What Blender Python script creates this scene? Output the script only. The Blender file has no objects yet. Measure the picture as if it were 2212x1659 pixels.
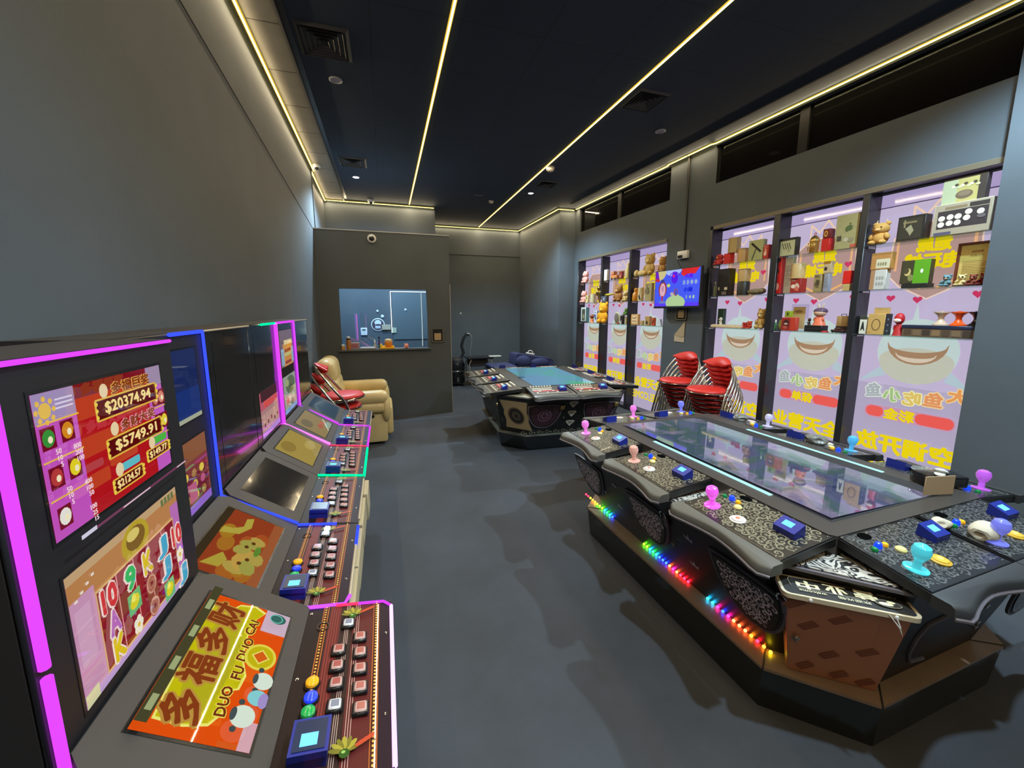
import bpy, bmesh, math, random
from math import pi, sin, cos, atan, sqrt, radians
from mathutils import Matrix, Vector
random.seed(7)
SC = bpy.context.scene
COL = SC.collection

# ------------------------------------------------------------------ camera, world, exposure, lights
cam_d = bpy.data.cameras.new('camera')
cam = bpy.data.objects.new('camera', cam_d)
COL.objects.link(cam)
SC.camera = cam
cam_d.sensor_fit = 'HORIZONTAL'
cam_d.sensor_width = 36.0
cam_d.lens = 863.2 / 2212 * 36.0
cam_d.shift_x = -2.93 / 2212
cam_d.shift_y = -25.75 / 2212
cam_d.clip_start = 0.02
yaw, pitch = 0.310075, 0.1517376
cam.location = (0, 0, 1.6)
cam.rotation_euler = (pi / 2 - pitch, 0, -yaw)

vs = SC.view_settings
SC.display_settings.display_device = 'sRGB'
vs.view_transform = 'Standard'
vs.look = 'None'
vs.gamma = 1.0
vs.use_curve_mapping = False
vs.exposure = 0.0

world = bpy.data.worlds.new('world')
SC.world = world
world.use_nodes = True
world.node_tree.nodes['Background'].inputs[0].default_value = (0.5, 0.55, 0.62, 1)
world.node_tree.nodes['Background'].inputs[1].default_value = 0.03
SC.cycles.max_bounces = 7
SC.cycles.diffuse_bounces = 4
SC.cycles.glossy_bounces = 3
SC.cycles.transparent_max_bounces = 12
SC.cycles.caustics_reflective = False
SC.cycles.caustics_refractive = False
SC.cycles.sample_clamp_indirect = 10.0
SC.cycles.use_denoising = True

STRIP = 6.3            # ceiling LED strips, watts per metre
SPOT = 360.0           # recessed downlight power

def spot_lamp(name, loc, power, color=(0.55, 0.80, 1.0), size=140, blend=0.6, radius=0.04, rot=(0, 0, 0)):
    l = bpy.data.lights.new(name, 'SPOT')
    l.energy = power; l.color = color; l.spot_size = radians(size); l.spot_blend = blend; l.shadow_soft_size = radius
    o = bpy.data.objects.new(name, l)
    COL.objects.link(o); o.location = loc; o.rotation_euler = rot
    return o

# ------------------------------------------------------------------ helpers
def lin(v):
    v /= 255.0
    return v / 12.92 if v <= 0.04045 else ((v + 0.055) / 1.055) ** 2.4
def rgb(r, g, b): return (lin(r), lin(g), lin(b), 1.0)

MATS = {}
def mat(name, color=(0.5, 0.5, 0.5, 1), rough=0.5, metal=0.0, noise=0.0, nscale=8.0, bump=0.0, bscale=60.0, emit=None, estr=0.0, coat=0.0, spec=0.5, sheen=0.0):
    if name in MATS: return MATS[name]
    m = bpy.data.materials.new(name); m.use_nodes = True
    nt = m.node_tree; b = nt.nodes['Principled BSDF']
    b.inputs['Base Color'].default_value = color
    b.inputs['Roughness'].default_value = rough
    b.inputs['Metallic'].default_value = metal
    b.inputs['Specular IOR Level'].default_value = spec
    if coat:
        b.inputs['Coat Weight'].default_value = coat
        b.inputs['Coat Roughness'].default_value = 0.04
    if sheen: b.inputs['Sheen Weight'].default_value = sheen
    if emit is not None:
        b.inputs['Emission Color'].default_value = emit
        b.inputs['Emission Strength'].default_value = estr
    tc = None
    if noise or bump:
        tc = nt.nodes.new('ShaderNodeTexCoord')
    if noise:
        n = nt.nodes.new('ShaderNodeTexNoise'); n.inputs['Scale'].default_value = nscale; n.inputs['Detail'].default_value = 4
        r = nt.nodes.new('ShaderNodeValToRGB')
        c = color
        r.color_ramp.elements[0].position = 0.3; r.color_ramp.elements[1].position = 0.7
        r.color_ramp.elements[0].color = (c[0] * (1 - noise), c[1] * (1 - noise), c[2] * (1 - noise), 1)
        r.color_ramp.elements[1].color = (min(1, c[0] * (1 + noise)), min(1, c[1] * (1 + noise)), min(1, c[2] * (1 + noise)), 1)
        nt.links.new(tc.outputs['Object'], n.inputs['Vector']); nt.links.new(n.outputs[0], r.inputs[0]); nt.links.new(r.outputs[0], b.inputs['Base Color'])
    if bump:
        n2 = nt.nodes.new('ShaderNodeTexNoise'); n2.inputs['Scale'].default_value = bscale; n2.inputs['Detail'].default_value = 3
        bp = nt.nodes.new('ShaderNodeBump'); bp.inputs['Strength'].default_value = bump; bp.inputs['Distance'].default_value = 0.01
        nt.links.new(tc.outputs['Object'], n2.inputs['Vector']); nt.links.new(n2.outputs[0], bp.inputs['Height']); nt.links.new(bp.outputs[0], b.inputs['Normal'])
    MATS[name] = m
    return m

def emis(name, color, strength, sampling=None):
    if name in MATS: return MATS[name]
    m = bpy.data.materials.new(name); m.use_nodes = True
    nt = m.node_tree; nt.nodes.clear()
    e = nt.nodes.new('ShaderNodeEmission'); o = nt.nodes.new('ShaderNodeOutputMaterial')
    e.inputs[0].default_value = color; e.inputs[1].default_value = strength
    nt.links.new(e.outputs[0], o.inputs[0])
    if sampling: m.cycles.emission_sampling = sampling
    MATS[name] = m
    return m

def glass(name, tint=(0.9, 0.95, 0.93, 1), refl=0.08, rough=0.0):
    """thin clear pane: tinted see-through plus Fresnel reflection"""
    if name in MATS: return MATS[name]
    m = bpy.data.materials.new(name); m.use_nodes = True
    nt = m.node_tree; nt.nodes.clear()
    t = nt.nodes.new('ShaderNodeBsdfTransparent'); g = nt.nodes.new('ShaderNodeBsdfGlossy'); lw = nt.nodes.new('ShaderNodeLayerWeight'); lw.inputs[0].default_value = 0.5
    pw = nt.nodes.new('ShaderNodeMath'); pw.operation = 'POWER'; pw.inputs[1].default_value = 4.0
    f = nt.nodes.new('ShaderNodeMath'); f.operation = 'MULTIPLY_ADD'; f.inputs[1].default_value = 0.7; f.inputs[2].default_value = refl; f.use_clamp = True
    nt.links.new(lw.outputs['Facing'], pw.inputs[0]); nt.links.new(pw.outputs[0], f.inputs[0])
    mx = nt.nodes.new('ShaderNodeMixShader'); o = nt.nodes.new('ShaderNodeOutputMaterial')
    t.inputs[0].default_value = tint; g.inputs['Roughness'].default_value = rough
    nt.links.new(f.outputs[0], mx.inputs[0]); nt.links.new(t.outputs[0], mx.inputs[1]); nt.links.new(g.outputs[0], mx.inputs[2]); nt.links.new(mx.outputs[0], o.inputs[0])
    MATS[name] = m
    return m

def print_mat(name, emission=0.0, rough=0.4, coat=0.0, base=1.0, sampling='NONE', noise=0.0, spec=0.5):
    """printed or displayed artwork: colours come from the artwork's own colour attribute"""
    if name in MATS: return MATS[name]
    m = bpy.data.materials.new(name); m.use_nodes = True
    nt = m.node_tree; b = nt.nodes['Principled BSDF']
    a = nt.nodes.new('ShaderNodeAttribute'); a.attribute_name = 'Col'
    mul = nt.nodes.new('ShaderNodeMix'); mul.data_type = 'RGBA'; mul.blend_type = 'MULTIPLY'; mul.inputs[0].default_value = 1.0
    nt.links.new(a.outputs['Color'], mul.inputs[6]); mul.inputs[7].default_value = (base, base, base, 1)
    nt.links.new(mul.outputs[2], b.inputs['Base Color'])
    b.inputs['Roughness'].default_value = rough
    b.inputs['Specular IOR Level'].default_value = spec
    if coat:
        b.inputs['Coat Weight'].default_value = coat; b.inputs['Coat Roughness'].default_value = 0.015
    if emission:
        nt.links.new(a.outputs['Color'], b.inputs['Emission Color']); b.inputs['Emission Strength'].default_value = emission
        m.cycles.emission_sampling = sampling
    MATS[name] = m
    return m

def damask(name, dark, light, scale=9.0, rough=0.25, coat=0.5, thr=0.5):
    """scrolling floral print: contour bands of a warped noise field"""
    if name in MATS: return MATS[name]
    m = bpy.data.materials.new(name); m.use_nodes = True
    nt = m.node_tree; b = nt.nodes['Principled BSDF']
    tc = nt.nodes.new('ShaderNodeTexCoord')
    n = nt.nodes.new('ShaderNodeTexNoise'); n.inputs['Scale'].default_value = scale; n.inputs['Detail'].default_value = 1.0; n.inputs['Distortion'].default_value = 1.3
    mu = nt.nodes.new('ShaderNodeMath'); mu.operation = 'MULTIPLY'; mu.inputs[1].default_value = 6.5
    fr = nt.nodes.new('ShaderNodeMath'); fr.operation = 'FRACT'
    r = nt.nodes.new('ShaderNodeValToRGB'); r.color_ramp.interpolation = 'LINEAR'
    e = r.color_ramp.elements
    e[0].position = thr - 0.06; e[0].color = dark; e[1].position = thr + 0.06; e[1].color = light
    e2 = e.new(0.94); e2.color = light; e3 = e.new(1.0); e3.color = dark
    nt.links.new(tc.outputs['Object'], n.inputs['Vector']); nt.links.new(n.outputs[0], mu.inputs[0]); nt.links.new(mu.outputs[0], fr.inputs[0])
    nt.links.new(fr.outputs[0], r.inputs[0]); nt.links.new(r.outputs[0], b.inputs['Base Color'])
    b.inputs['Roughness'].default_value = rough
    b.inputs['Coat Weight'].default_value = coat; b.inputs['Coat Roughness'].default_value = 0.05
    MATS[name] = m
    return m

class MB:
    """collects shapes into ONE mesh object"""
    def __init__(s, M=None): s.v = []; s.f = []; s.mi = []; s.M = M
    def add(s, vs, fs, m=0, M=None):
        o = len(s.v)
        for p in vs:
            p = Vector(p)
            if M is not None: p = M @ p
            if s.M is not None: p = s.M @ p
            s.v.append(tuple(p))
        for f in fs: s.f.append([i + o for i in f]); s.mi.append(m)
        return s
    def box(s, x0, y0, z0, x1, y1, z1, m=0, M=None):
        v = [(x0, y0, z0), (x1, y0, z0), (x1, y1, z0), (x0, y1, z0), (x0, y0, z1), (x1, y0, z1), (x1, y1, z1), (x0, y1, z1)]
        return s.add(v, [(0, 3, 2, 1), (4, 5, 6, 7), (0, 1, 5, 4), (1, 2, 6, 5), (2, 3, 7, 6), (3, 0, 4, 7)], m, M)
    def bbox(s, x0, y0, z0, x1, y1, z1, b=0.005, seg=2, m=0, M=None):
        bm = bmesh.new()
        bmesh.ops.create_cube(bm, size=1.0)
        for v in bm.verts: v.co = Vector(((x0 + x1) / 2 + v.co.x * (x1 - x0), (y0 + y1) / 2 + v.co.y * (y1 - y0), (z0 + z1) / 2 + v.co.z * (z1 - z0)))
        b = min(b, 0.49 * min(abs(x1 - x0), abs(y1 - y0), abs(z1 - z0)))
        bmesh.ops.bevel(bm, geom=list(bm.edges), offset=b, segments=seg, profile=0.5, affect='EDGES')
        s.addbm(bm, m, M); bm.free(); return s
    def addbm(s, bm, m=0, M=None):
        bm.verts.index_update()
        return s.add([v.co.copy() for v in bm.verts], [[v.index for v in f.verts] for f in bm.faces], m, M)
    def prism(s, poly, a, b, axis='z', m=0, M=None, cap=None):
        """poly of 2D points extruded from a to b along axis (x: poly=(y,z); y: poly=(x,z); z: poly=(x,y))"""
        n = len(poly)
        def P(p, h):
            if axis == 'z': return (p[0], p[1], h)
            if axis == 'y': return (p[0], h, p[1])
            return (h, p[0], p[1])
        v = [P(p, a) for p in poly] + [P(p, b) for p in poly]
        f = [[i, (i + 1) % n, n + (i + 1) % n, n + i] for i in range(n)]
        s.add(v, f, m, M)
        s.add(v, [list(range(n))[::-1], list(range(n, 2 * n))], m if cap is None else cap, M)
        return s
    def frustum(s, p0, z0, p1, z1, m=0, M=None, cap=True):
        n = len(p0)
        v = [(p[0], p[1], z0) for p in p0] + [(p[0], p[1], z1) for p in p1]
        f = [[i, (i + 1) % n, n + (i + 1) % n, n + i] for i in range(n)]
        if cap: f += [list(range(n))[::-1], list(range(n, 2 * n))]
        return s.add(v, f, m, M)
    def tube(s, pts, r, seg=8, m=0, M=None, closed=False, cap=True):
        P = [Vector(p) for p in pts]; n = len(P); rings = []
        R = r if isinstance(r, (list, tuple)) else [r] * n
        up = None
        for i in range(n):
            if closed: t = (P[(i + 1) % n] - P[i - 1])
            else: t = P[min(i + 1, n - 1)] - P[max(i - 1, 0)]
            if t.length < 1e-9: t = Vector((0, 0, 1))
            t.normalize()
            if up is None: up = Vector((0, 0, 1)) if abs(t.z) < 0.9 else Vector((1, 0, 0))
            x = up - t * up.dot(t)
            if x.length < 1e-6: x = t.orthogonal()
            x.normalize(); y = t.cross(x); up = x
            rings.append([P[i] + (x * cos(2 * pi * k / seg) + y * sin(2 * pi * k / seg)) * R[i] for k in range(seg)])
        v = [p for q in rings for p in q]; f = []
        for i in range(n - (0 if closed else 1)):
            j = (i + 1) % n
            for k in range(seg): f.append([i * seg + k, i * seg + (k + 1) % seg, j * seg + (k + 1) % seg, j * seg + k])
        if cap and not closed: f += [list(range(seg))[::-1], [(n - 1) * seg + k for k in range(seg)]]
        return s.add(v, f, m, M)
    def lathe(s, prof, seg=20, c=(0, 0, 0), m=0, M=None, sx=1.0, sy=1.0):
        v = []; f = []; n = len(prof)
        for r, z in prof:
            for k in range(seg): v.append((c[0] + r * sx * cos(2 * pi * k / seg), c[1] + r * sy * sin(2 * pi * k / seg), c[2] + z))
        for i in range(n - 1):
            for k in range(seg): f.append([i * seg + k, i * seg + (k + 1) % seg, (i + 1) * seg + (k + 1) % seg, (i + 1) * seg + k])
        if prof[0][0] > 1e-6: f.append(list(range(seg))[::-1])
        if prof[-1][0] > 1e-6: f.append([(n - 1) * seg + k for k in range(seg)])
        return s.add(v, f, m, M)
    def ell(s, c, r, m=0, M=None, u=14, w=9, rot=None):
        v = []; f = []
        for i in range(w + 1):
            a = -pi / 2 + pi * i / w
            for k in range(u):
                p = Vector((r[0] * cos(a) * cos(2 * pi * k / u), r[1] * cos(a) * sin(2 * pi * k / u), r[2] * sin(a)))
                if rot is not None: p = rot @ p
                v.append(Vector(c) + p)
        for i in range(w):
            for k in range(u): f.append([i * u + k, i * u + (k + 1) % u, (i + 1) * u + (k + 1) % u, (i + 1) * u + k])
        return s.add(v, f, m, M)
    def build(s, name, mats, parent=None, smooth=38, loc=None, rotz=0.0, merge=True):
        me = bpy.data.meshes.new(name)
        me.from_pydata([tuple(v) for v in s.v], [], s.f)
        if not isinstance(mats, (list, tuple)): mats = [mats]
        for m in mats: me.materials.append(m)
        for p, i in zip(me.polygons, s.mi): p.material_index = min(i, len(mats) - 1)
        bm = bmesh.new(); bm.from_mesh(me)
        if merge: bmesh.ops.remove_doubles(bm, verts=bm.verts, dist=1e-6)
        bmesh.ops.recalc_face_normals(bm, faces=bm.faces)
        bm.to_mesh(me); bm.free()
        if smooth:
            me.shade_smooth(); me.set_sharp_from_angle(angle=radians(smooth))
        o = bpy.data.objects.new(name, me); COL.objects.link(o)
        if parent is not None: o.parent = parent
        if loc is not None: o.location = loc
        o.rotation_euler = (0, 0, rotz)
        return o

_glyph = {}
def glyphs(t, bold=0.0):
    k = (t, bold)
    if k not in _glyph:
        cu = bpy.data.curves.new('txt', 'FONT'); cu.body = t; cu.resolution_u = 2; cu.offset = bold
        ob = bpy.data.objects.new('txt', cu); me = ob.to_mesh()
        v = [(p.co.x, p.co.y) for p in me.vertices]; f = [list(p.vertices) for p in me.polygons]
        ob.to_mesh_clear(); bpy.data.objects.remove(ob); bpy.data.curves.remove(cu)
        x0 = min(p[0] for p in v); x1 = max(p[0] for p in v); y0 = min(p[1] for p in v); y1 = max(p[1] for p in v)
        _glyph[k] = ([((p[0] - (x0 + x1) / 2), (p[1] - (y0 + y1) / 2)) for p in v], f, x1 - x0, y1 - y0)
    return _glyph[k]

class Canvas:
    """flat artwork (screen picture, print, decal): coloured polygons stacked a hair apart, ONE mesh"""
    def __init__(s, clip=None): s.items = []; s.layer = 0; s.clip = clip
    def cut(s, pts):
        if s.clip is None: return list(pts)
        x0, y0, x1, y1 = s.clip
        for ax, lim, sg in ((0, x0, 1), (0, x1, -1), (1, y0, 1), (1, y1, -1)):
            out = []; n = len(pts)
            for i in range(n):
                a, b = pts[i], pts[(i + 1) % n]; da, db = (a[ax] - lim) * sg, (b[ax] - lim) * sg
                if da >= 0: out.append(a)
                if (da >= 0) != (db >= 0): t = da / (da - db); out.append((a[0] + (b[0] - a[0]) * t, a[1] + (b[1] - a[1]) * t))
            pts = out
            if len(pts) < 3: return []
        return list(pts)
    def poly(s, pts, col, same=False):
        pts = s.cut(list(pts))
        if len(pts) < 3: return s
        if not same: s.layer += 1
        s.items.append((list(pts), [list(range(len(pts)))], col, s.layer)); return s
    def rect(s, x0, y0, x1, y1, col, same=False): return s.poly([(x0, y0), (x1, y0), (x1, y1), (x0, y1)], col, same)
    def rrect(s, x0, y0, x1, y1, r, col):
        p = []
        for cx, cy, a in ((x1 - r, y0 + r, -90), (x1 - r, y1 - r, 0), (x0 + r, y1 - r, 90), (x0 + r, y0 + r, 180)):
            for k in range(5): t = radians(a + k * 22.5); p.append((cx + r * cos(t), cy + r * sin(t)))
        return s.poly(p, col)
    def ell(s, cx, cy, rx, ry, col, n=24, rot=0.0, a0=0.0, a1=2 * pi):
        full = abs(a1 - a0 - 2 * pi) < 1e-6
        p = []
        for k in range(n if full else n + 1):
            t = a0 + (a1 - a0) * k / n; x, y = rx * cos(t), ry * sin(t)
            p.append((cx + x * cos(rot) - y * sin(rot), cy + x * sin(rot) + y * cos(rot)))
        return s.poly(p, col)
    def line(s, pts, w, col):
        s.layer += 1
        for a, b in zip(pts[:-1], pts[1:]):
            d = Vector((b[0] - a[0], b[1] - a[1])); 
            if d.length < 1e-9: continue
            d.normalize(); n = Vector((-d.y, d.x)) * w / 2; e = d * w * 0.3
            s.items.append(([(a[0] + n.x - e.x, a[1] + n.y - e.y), (a[0] - n.x - e.x, a[1] - n.y - e.y), (b[0] - n.x + e.x, b[1] - n.y + e.y), (b[0] + n.x + e.x, b[1] + n.y + e.y)], [[0, 1, 2, 3]], col, s.layer))
        return s
    def ring(s, cx, cy, rx, ry, w, col, n=24):
        s.layer += 1; v = []; f = []
        for k in range(n):
            t = 2 * pi * k / n; v += [(cx + rx * cos(t), cy + ry * sin(t)), (cx + (rx - w) * cos(t), cy + (ry - w) * sin(t))]
        for k in range(n): j = (k + 1) % n; f.append([2 * k, 2 * j, 2 * j + 1, 2 * k + 1])
        s.items.append((v, f, col, s.layer)); return s
    def text(s, t, cx, cy, h, col, rot=0.0, mirror=False, bold=0.0, w=None, outline=None):
        v, f, gw, gh = glyphs(t, 0.0)
        sy = h / gh; sx = sy if w is None else w / gw
        if mirror: sx = -sx
        c, n = cos(rot), sin(rot)
        for q, (cl, rad) in enumerate(((outline, bold + .06), (col, bold))):
            if cl is None: continue
            k = (8 if q == 0 else 6) if rad > 0 else 0
            for i in range(k + (1 if q else 0)):
                dx, dy = (0, 0) if i == k else (rad * abs(sx) * cos(2 * pi * i / k), rad * sy * sin(2 * pi * i / k))
                s.layer += 1
                s.items.append(([(cx + dx + p[0] * sx * c - p[1] * sy * n, cy + dy + p[0] * sx * n + p[1] * sy * c) for p in v], f, cl, s.layer))
        return s
    def build(s, name, m, o, ux, uy, parent=None, eps=0.0003, rotz=None, loc=None):
        o, ux, uy = Vector(o), Vector(ux), Vector(uy); n = ux.cross(uy).normalized()
        V = []; F = []; C = []
        for pts, fs, col, ly in s.items:
            b = len(V)
            V += [tuple(o + ux * p[0] + uy * p[1] + n * eps * ly) for p in pts]
            for f in fs:
                q = [i + b for i in f]
                a2 = sum(pts[f[i]][0] * pts[f[(i + 1) % len(f)]][1] - pts[f[(i + 1) % len(f)]][0] * pts[f[i]][1] for i in range(len(f)))
                if a2 < 0: q = q[::-1]
                F.append(q); C += [col] * len(q)
        me = bpy.data.meshes.new(name); me.from_pydata(V, [], F); me.materials.append(m)
        a = me.color_attributes.new('Col', 'FLOAT_COLOR', 'CORNER')
        flat = [c for q in C for c in (q[0], q[1], q[2], 1.0)]
        a.data.foreach_set('color', flat)
        ob = bpy.data.objects.new(name, me); COL.objects.link(ob)
        if parent is not None: ob.parent = parent
        if loc is not None: ob.location = loc
        if rotz: ob.rotation_euler = (0, 0, rotz)
        return ob

def tag(o, label, cat, group=None):
    o['label'] = label; o['category'] = cat
    if group: o['group'] = group
    return o
def thing(name, label, cat, loc=(0, 0, 0), rotz=0.0, group=None):
    o = bpy.data.objects.new(name, None); COL.objects.link(o)
    o.location = loc; o.rotation_euler = (0, 0, rotz); o.empty_display_size = 0.1
    return tag(o, label, cat, group)
def struct(o): o['kind'] = 'structure'; return o
def plabel(o, t): o['label'] = t; return o
def dup(root, loc=None, rotz=None, label=None, group=None):
    r = root.copy(); COL.objects.link(r)
    if loc is not None: r.location = loc
    if rotz is not None: r.rotation_euler = (0, 0, rotz)
    if label: r['label'] = label
    if group: r['group'] = group
    for ch in list(root.children):
        c = ch.copy(); COL.objects.link(c); c.parent = r
        for g in list(ch.children):
            d = g.copy(); COL.objects.link(d); d.parent = c
    return r

# right wall frame: local x into the wall, y along it (away from the camera), z up
WA = atan(0.05)
WD = Vector((-sin(WA), cos(WA), 0)); WN = Vector((cos(WA), sin(WA), 0)); WO = Vector((4.0, 0, 0))
def W(x, y, z=0.0): return WO + WN * x + WD * y + Vector((0, 0, z))
WM = Matrix.Translation(WO) @ Matrix.Rotation(WA, 4, 'Z')

# ------------------------------------------------------------------ the room
H = 3.55
m_wall = mat('wall_paint', (0.082, 0.095, 0.105, 1), 0.75, noise=0.06, nscale=3.0, bump=0.08, bscale=180)
m_ceil = mat('ceiling_paint', (0.020, 0.022, 0.027, 1), 0.75, noise=0.15, nscale=2.0)
m_border = mat('ceiling_border_panel', (0.15, 0.14, 0.12, 1), 0.7, noise=0.08, nscale=6)
m_black = mat('black_metal', (0.012, 0.012, 0.013, 1), 0.35)
m_blackm = mat('black_matte', (0.014, 0.013, 0.014, 1), 0.6)
m_dark = mat('dark_seam', (0.02, 0.02, 0.02, 1), 0.8)
m_white = mat('white_plastic', (0.75, 0.74, 0.70, 1), 0.35)
m_chrome = mat('chrome', (0.60, 0.57, 0.52, 1), 0.14, 1.0)
m_dglass = mat('dark_window_glass', (0.004, 0.0035, 0.003, 1), 0.06, spec=0.5)
m_wframe = mat('window_frame_black', (0.005, 0.005, 0.005, 1), 0.6, spec=0.2)
m_gold = mat('gold', (0.75, 0.48, 0.12, 1), 0.25, 1.0)

# carpet: short pile with faint random darker patches
m_floor = bpy.data.materials.new('carpet'); m_floor.use_nodes = True
nt = m_floor.node_tree; b = nt.nodes['Principled BSDF']; b.inputs['Roughness'].default_value = 0.95; b.inputs['Specular IOR Level'].default_value = 0.15
tc = nt.nodes.new('ShaderNodeTexCoord')
n1 = nt.nodes.new('ShaderNodeTexNoise'); n1.inputs['Scale'].default_value = 1.1; n1.inputs['Detail'].default_value = 6; n1.inputs['Roughness'].default_value = 0.6
r1 = nt.nodes.new('ShaderNodeValToRGB'); r1.color_ramp.elements[0].position = 0.36; r1.color_ramp.elements[1].position = 0.62
r1.color_ramp.elements[0].color = (0.058, 0.059, 0.063, 1); r1.color_ramp.elements[1].color = (0.074, 0.078, 0.088, 1)
n2 = nt.nodes.new('ShaderNodeTexNoise'); n2.inputs['Scale'].default_value = 420; n2.inputs['Detail'].default_value = 2
mx = nt.nodes.new('ShaderNodeMix'); mx.data_type = 'RGBA'; mx.blend_type = 'OVERLAY'; mx.inputs[0].default_value = 0.35
bp = nt.nodes.new('ShaderNodeBump'); bp.inputs['Strength'].default_value = 0.5; bp.inputs['Distance'].default_value = 0.004
nt.links.new(tc.outputs['Object'], n1.inputs['Vector']); nt.links.new(tc.outputs['Object'], n2.inputs['Vector'])
nt.links.new(n1.outputs[0], r1.inputs[0]); nt.links.new(r1.outputs[0], mx.inputs[6]); nt.links.new(n2.outputs[0], mx.inputs[7])
nt.links.new(mx.outputs[2], b.inputs['Base Color']); nt.links.new(n2.outputs[0], bp.inputs['Height']); nt.links.new(bp.outputs[0], b.inputs['Normal'])

struct(MB().box(-1.2, -3.2, -0.05, 4.6, 10.0, 0.0).build('floor', m_floor, smooth=0))
# ceiling with faint tile joints
m = bpy.data.materials.new('ceiling_tiles'); m.use_nodes = True
nt = m.node_tree; b = nt.nodes['Principled BSDF']; b.inputs['Roughness'].default_value = 0.8
tc = nt.nodes.new('ShaderNodeTexCoord'); br = nt.nodes.new('ShaderNodeTexBrick')
br.offset = 0.0; br.inputs['Scale'].default_value = 1.0; br.inputs['Brick Width'].default_value = 0.6; br.inputs['Row Height'].default_value = 0.6
br.inputs['Mortar Size'].default_value = 0.006; br.inputs['Color1'].default_value = (0.024, 0.038, 0.062, 1); br.inputs['Color2'].default_value = (0.026, 0.040, 0.065, 1); br.inputs['Mortar'].default_value = (0.019, 0.027, 0.042, 1)
nt.links.new(tc.outputs['Object'], br.inputs['Vector']); nt.links.new(br.outputs[0], b.inputs['Base Color'])
struct(MB().box(-1.2, -3.2, H, 4.6, 10.0, H + 0.08).build('ceiling', m, smooth=0))

# left wall (very slightly out of square), recess beyond its end, back walls
struct(MB().prism([(-0.77, -3.2), (-1.05, -3.2), (-1.05, 6.42), (-0.868, 6.42)], 0, H).build('wall_left', m_wall, smooth=0))
struct(MB().box(-1.05, 6.42, 0, -0.915, 8.1, H).build('wall_left_recess', m_wall, smooth=0))
struct(MB().box(-1.05, 8.02, 0, 1.005, 9.75, H).build('wall_back', m_wall, smooth=0))
struct(MB().box(1.005, 9.6, 0, 3.30, 9.75, H).build('wall_back_alcove', m_wall, smooth=0))
struct(MB().prism([(3.24, 9.75), (3.305, 7.37), (3.9, 7.37), (3.9, 9.75)], 0, H).build('wall_alcove_side', m_wall, smooth=0))
struct(MB().box(-1.05, -3.3, 0, 4.6, -3.2, H).build('wall_front', m_wall, smooth=0))
# booth partition with its service window
mb = MB()
mb.box(-0.872, 6.244, 0, -0.598, 6.33, 2.712).box(0.626, 6.244, 0, 0.978, 6.33, 2.712).box(-0.598, 6.244, 0, 0.626, 6.33, 1.04).box(-0.598, 6.244, 1.917, 0.626, 6.33, 2.712)
mb.box(0.898, 6.33, 0, 0.978, 8.02, 2.712)
struct(mb.build('wall_booth', m_wall, smooth=0))
struct(MB().box(-0.872, 6.236, 2.712, 0.982, 6.336, 2.724).build('trim_1', mat('pale_cap', (0.5, 0.5, 0.5, 1), 0.4), smooth=0))
struct(MB().box(-0.64, 6.20, 1.022, 0.665, 6.35, 1.042).build('trim_2', mat('grey_sill', (0.10, 0.115, 0.12, 1), 0.4), smooth=0))
struct(MB().box(0.974, 6.238, 0, 0.984, 6.250, 2.0).build('trim_3', mat('edge_bead', (0.35, 0.35, 0.34, 1), 0.4), smooth=0))
w1 = struct(MB().box(-0.598, 6.285, 1.042, 0.626, 6.291, 1.917).build('window_1', glass('booth_glass', (0.93, 0.97, 1.0, 1), 0.09), smooth=0))
# door inside the booth: pale light line frame on its back wall
struct(MB().box(0.16, 8.000, 1.06, 0.80, 8.02, 1.98).build('door_1', mat('booth_door', (0.10, 0.125, 0.135, 1), 0.6), smooth=0))
# wall joint and dark gap at the end of the left wall
struct(MB().tube([(-0.8245, 2.2, 3.03), (-0.8665, 6.40, 2.69)], 0.0035, 6).build('trim_4', m_dark))
struct(MB().box(-0.878, 6.405, 0, -0.858, 6.435, H).build('trim_5', m_dark, smooth=0))
# pale ceiling border along the left wall with its lip
struct(MB().box(-0.875, -3.2, H - 0.012, -0.585, 8.02, H).build('trim_6', m_border, smooth=0))
mb = MB()
for k in range(17): mb.box(-0.872, -0.2 + 0.6 * k, H - 0.0135, -0.585, -0.194 + 0.6 * k, H - 0.012)
struct(mb.build('trim_7', mat('border_joint', (0.05, 0.047, 0.04, 1), 0.8), smooth=0))
struct(MB().box(-0.588, -3.2, H - 0.03, -0.570, 8.02, H).build('trim_8', mat('lip', (0.11, 0.105, 0.095, 1), 0.6), smooth=0))
struct(MB().box(-0.570, -3.2, H - 0.006, -0.525, 8.02, H).build('trim_9', m_black, smooth=0))
struct(MB(WM).box(-0.265, -1.0, H - 0.012, -0.250, 7.1, H).build('trim_10', mat('ceiling_edge_line', (0.09, 0.085, 0.08, 1), 0.6), smooth=0))
mb = MB()
mb.box(1.006, 9.588, 2.90, 3.26, 9.6, 2.906)
struct(mb.build('trim_11', m_dark, smooth=0))

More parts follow.
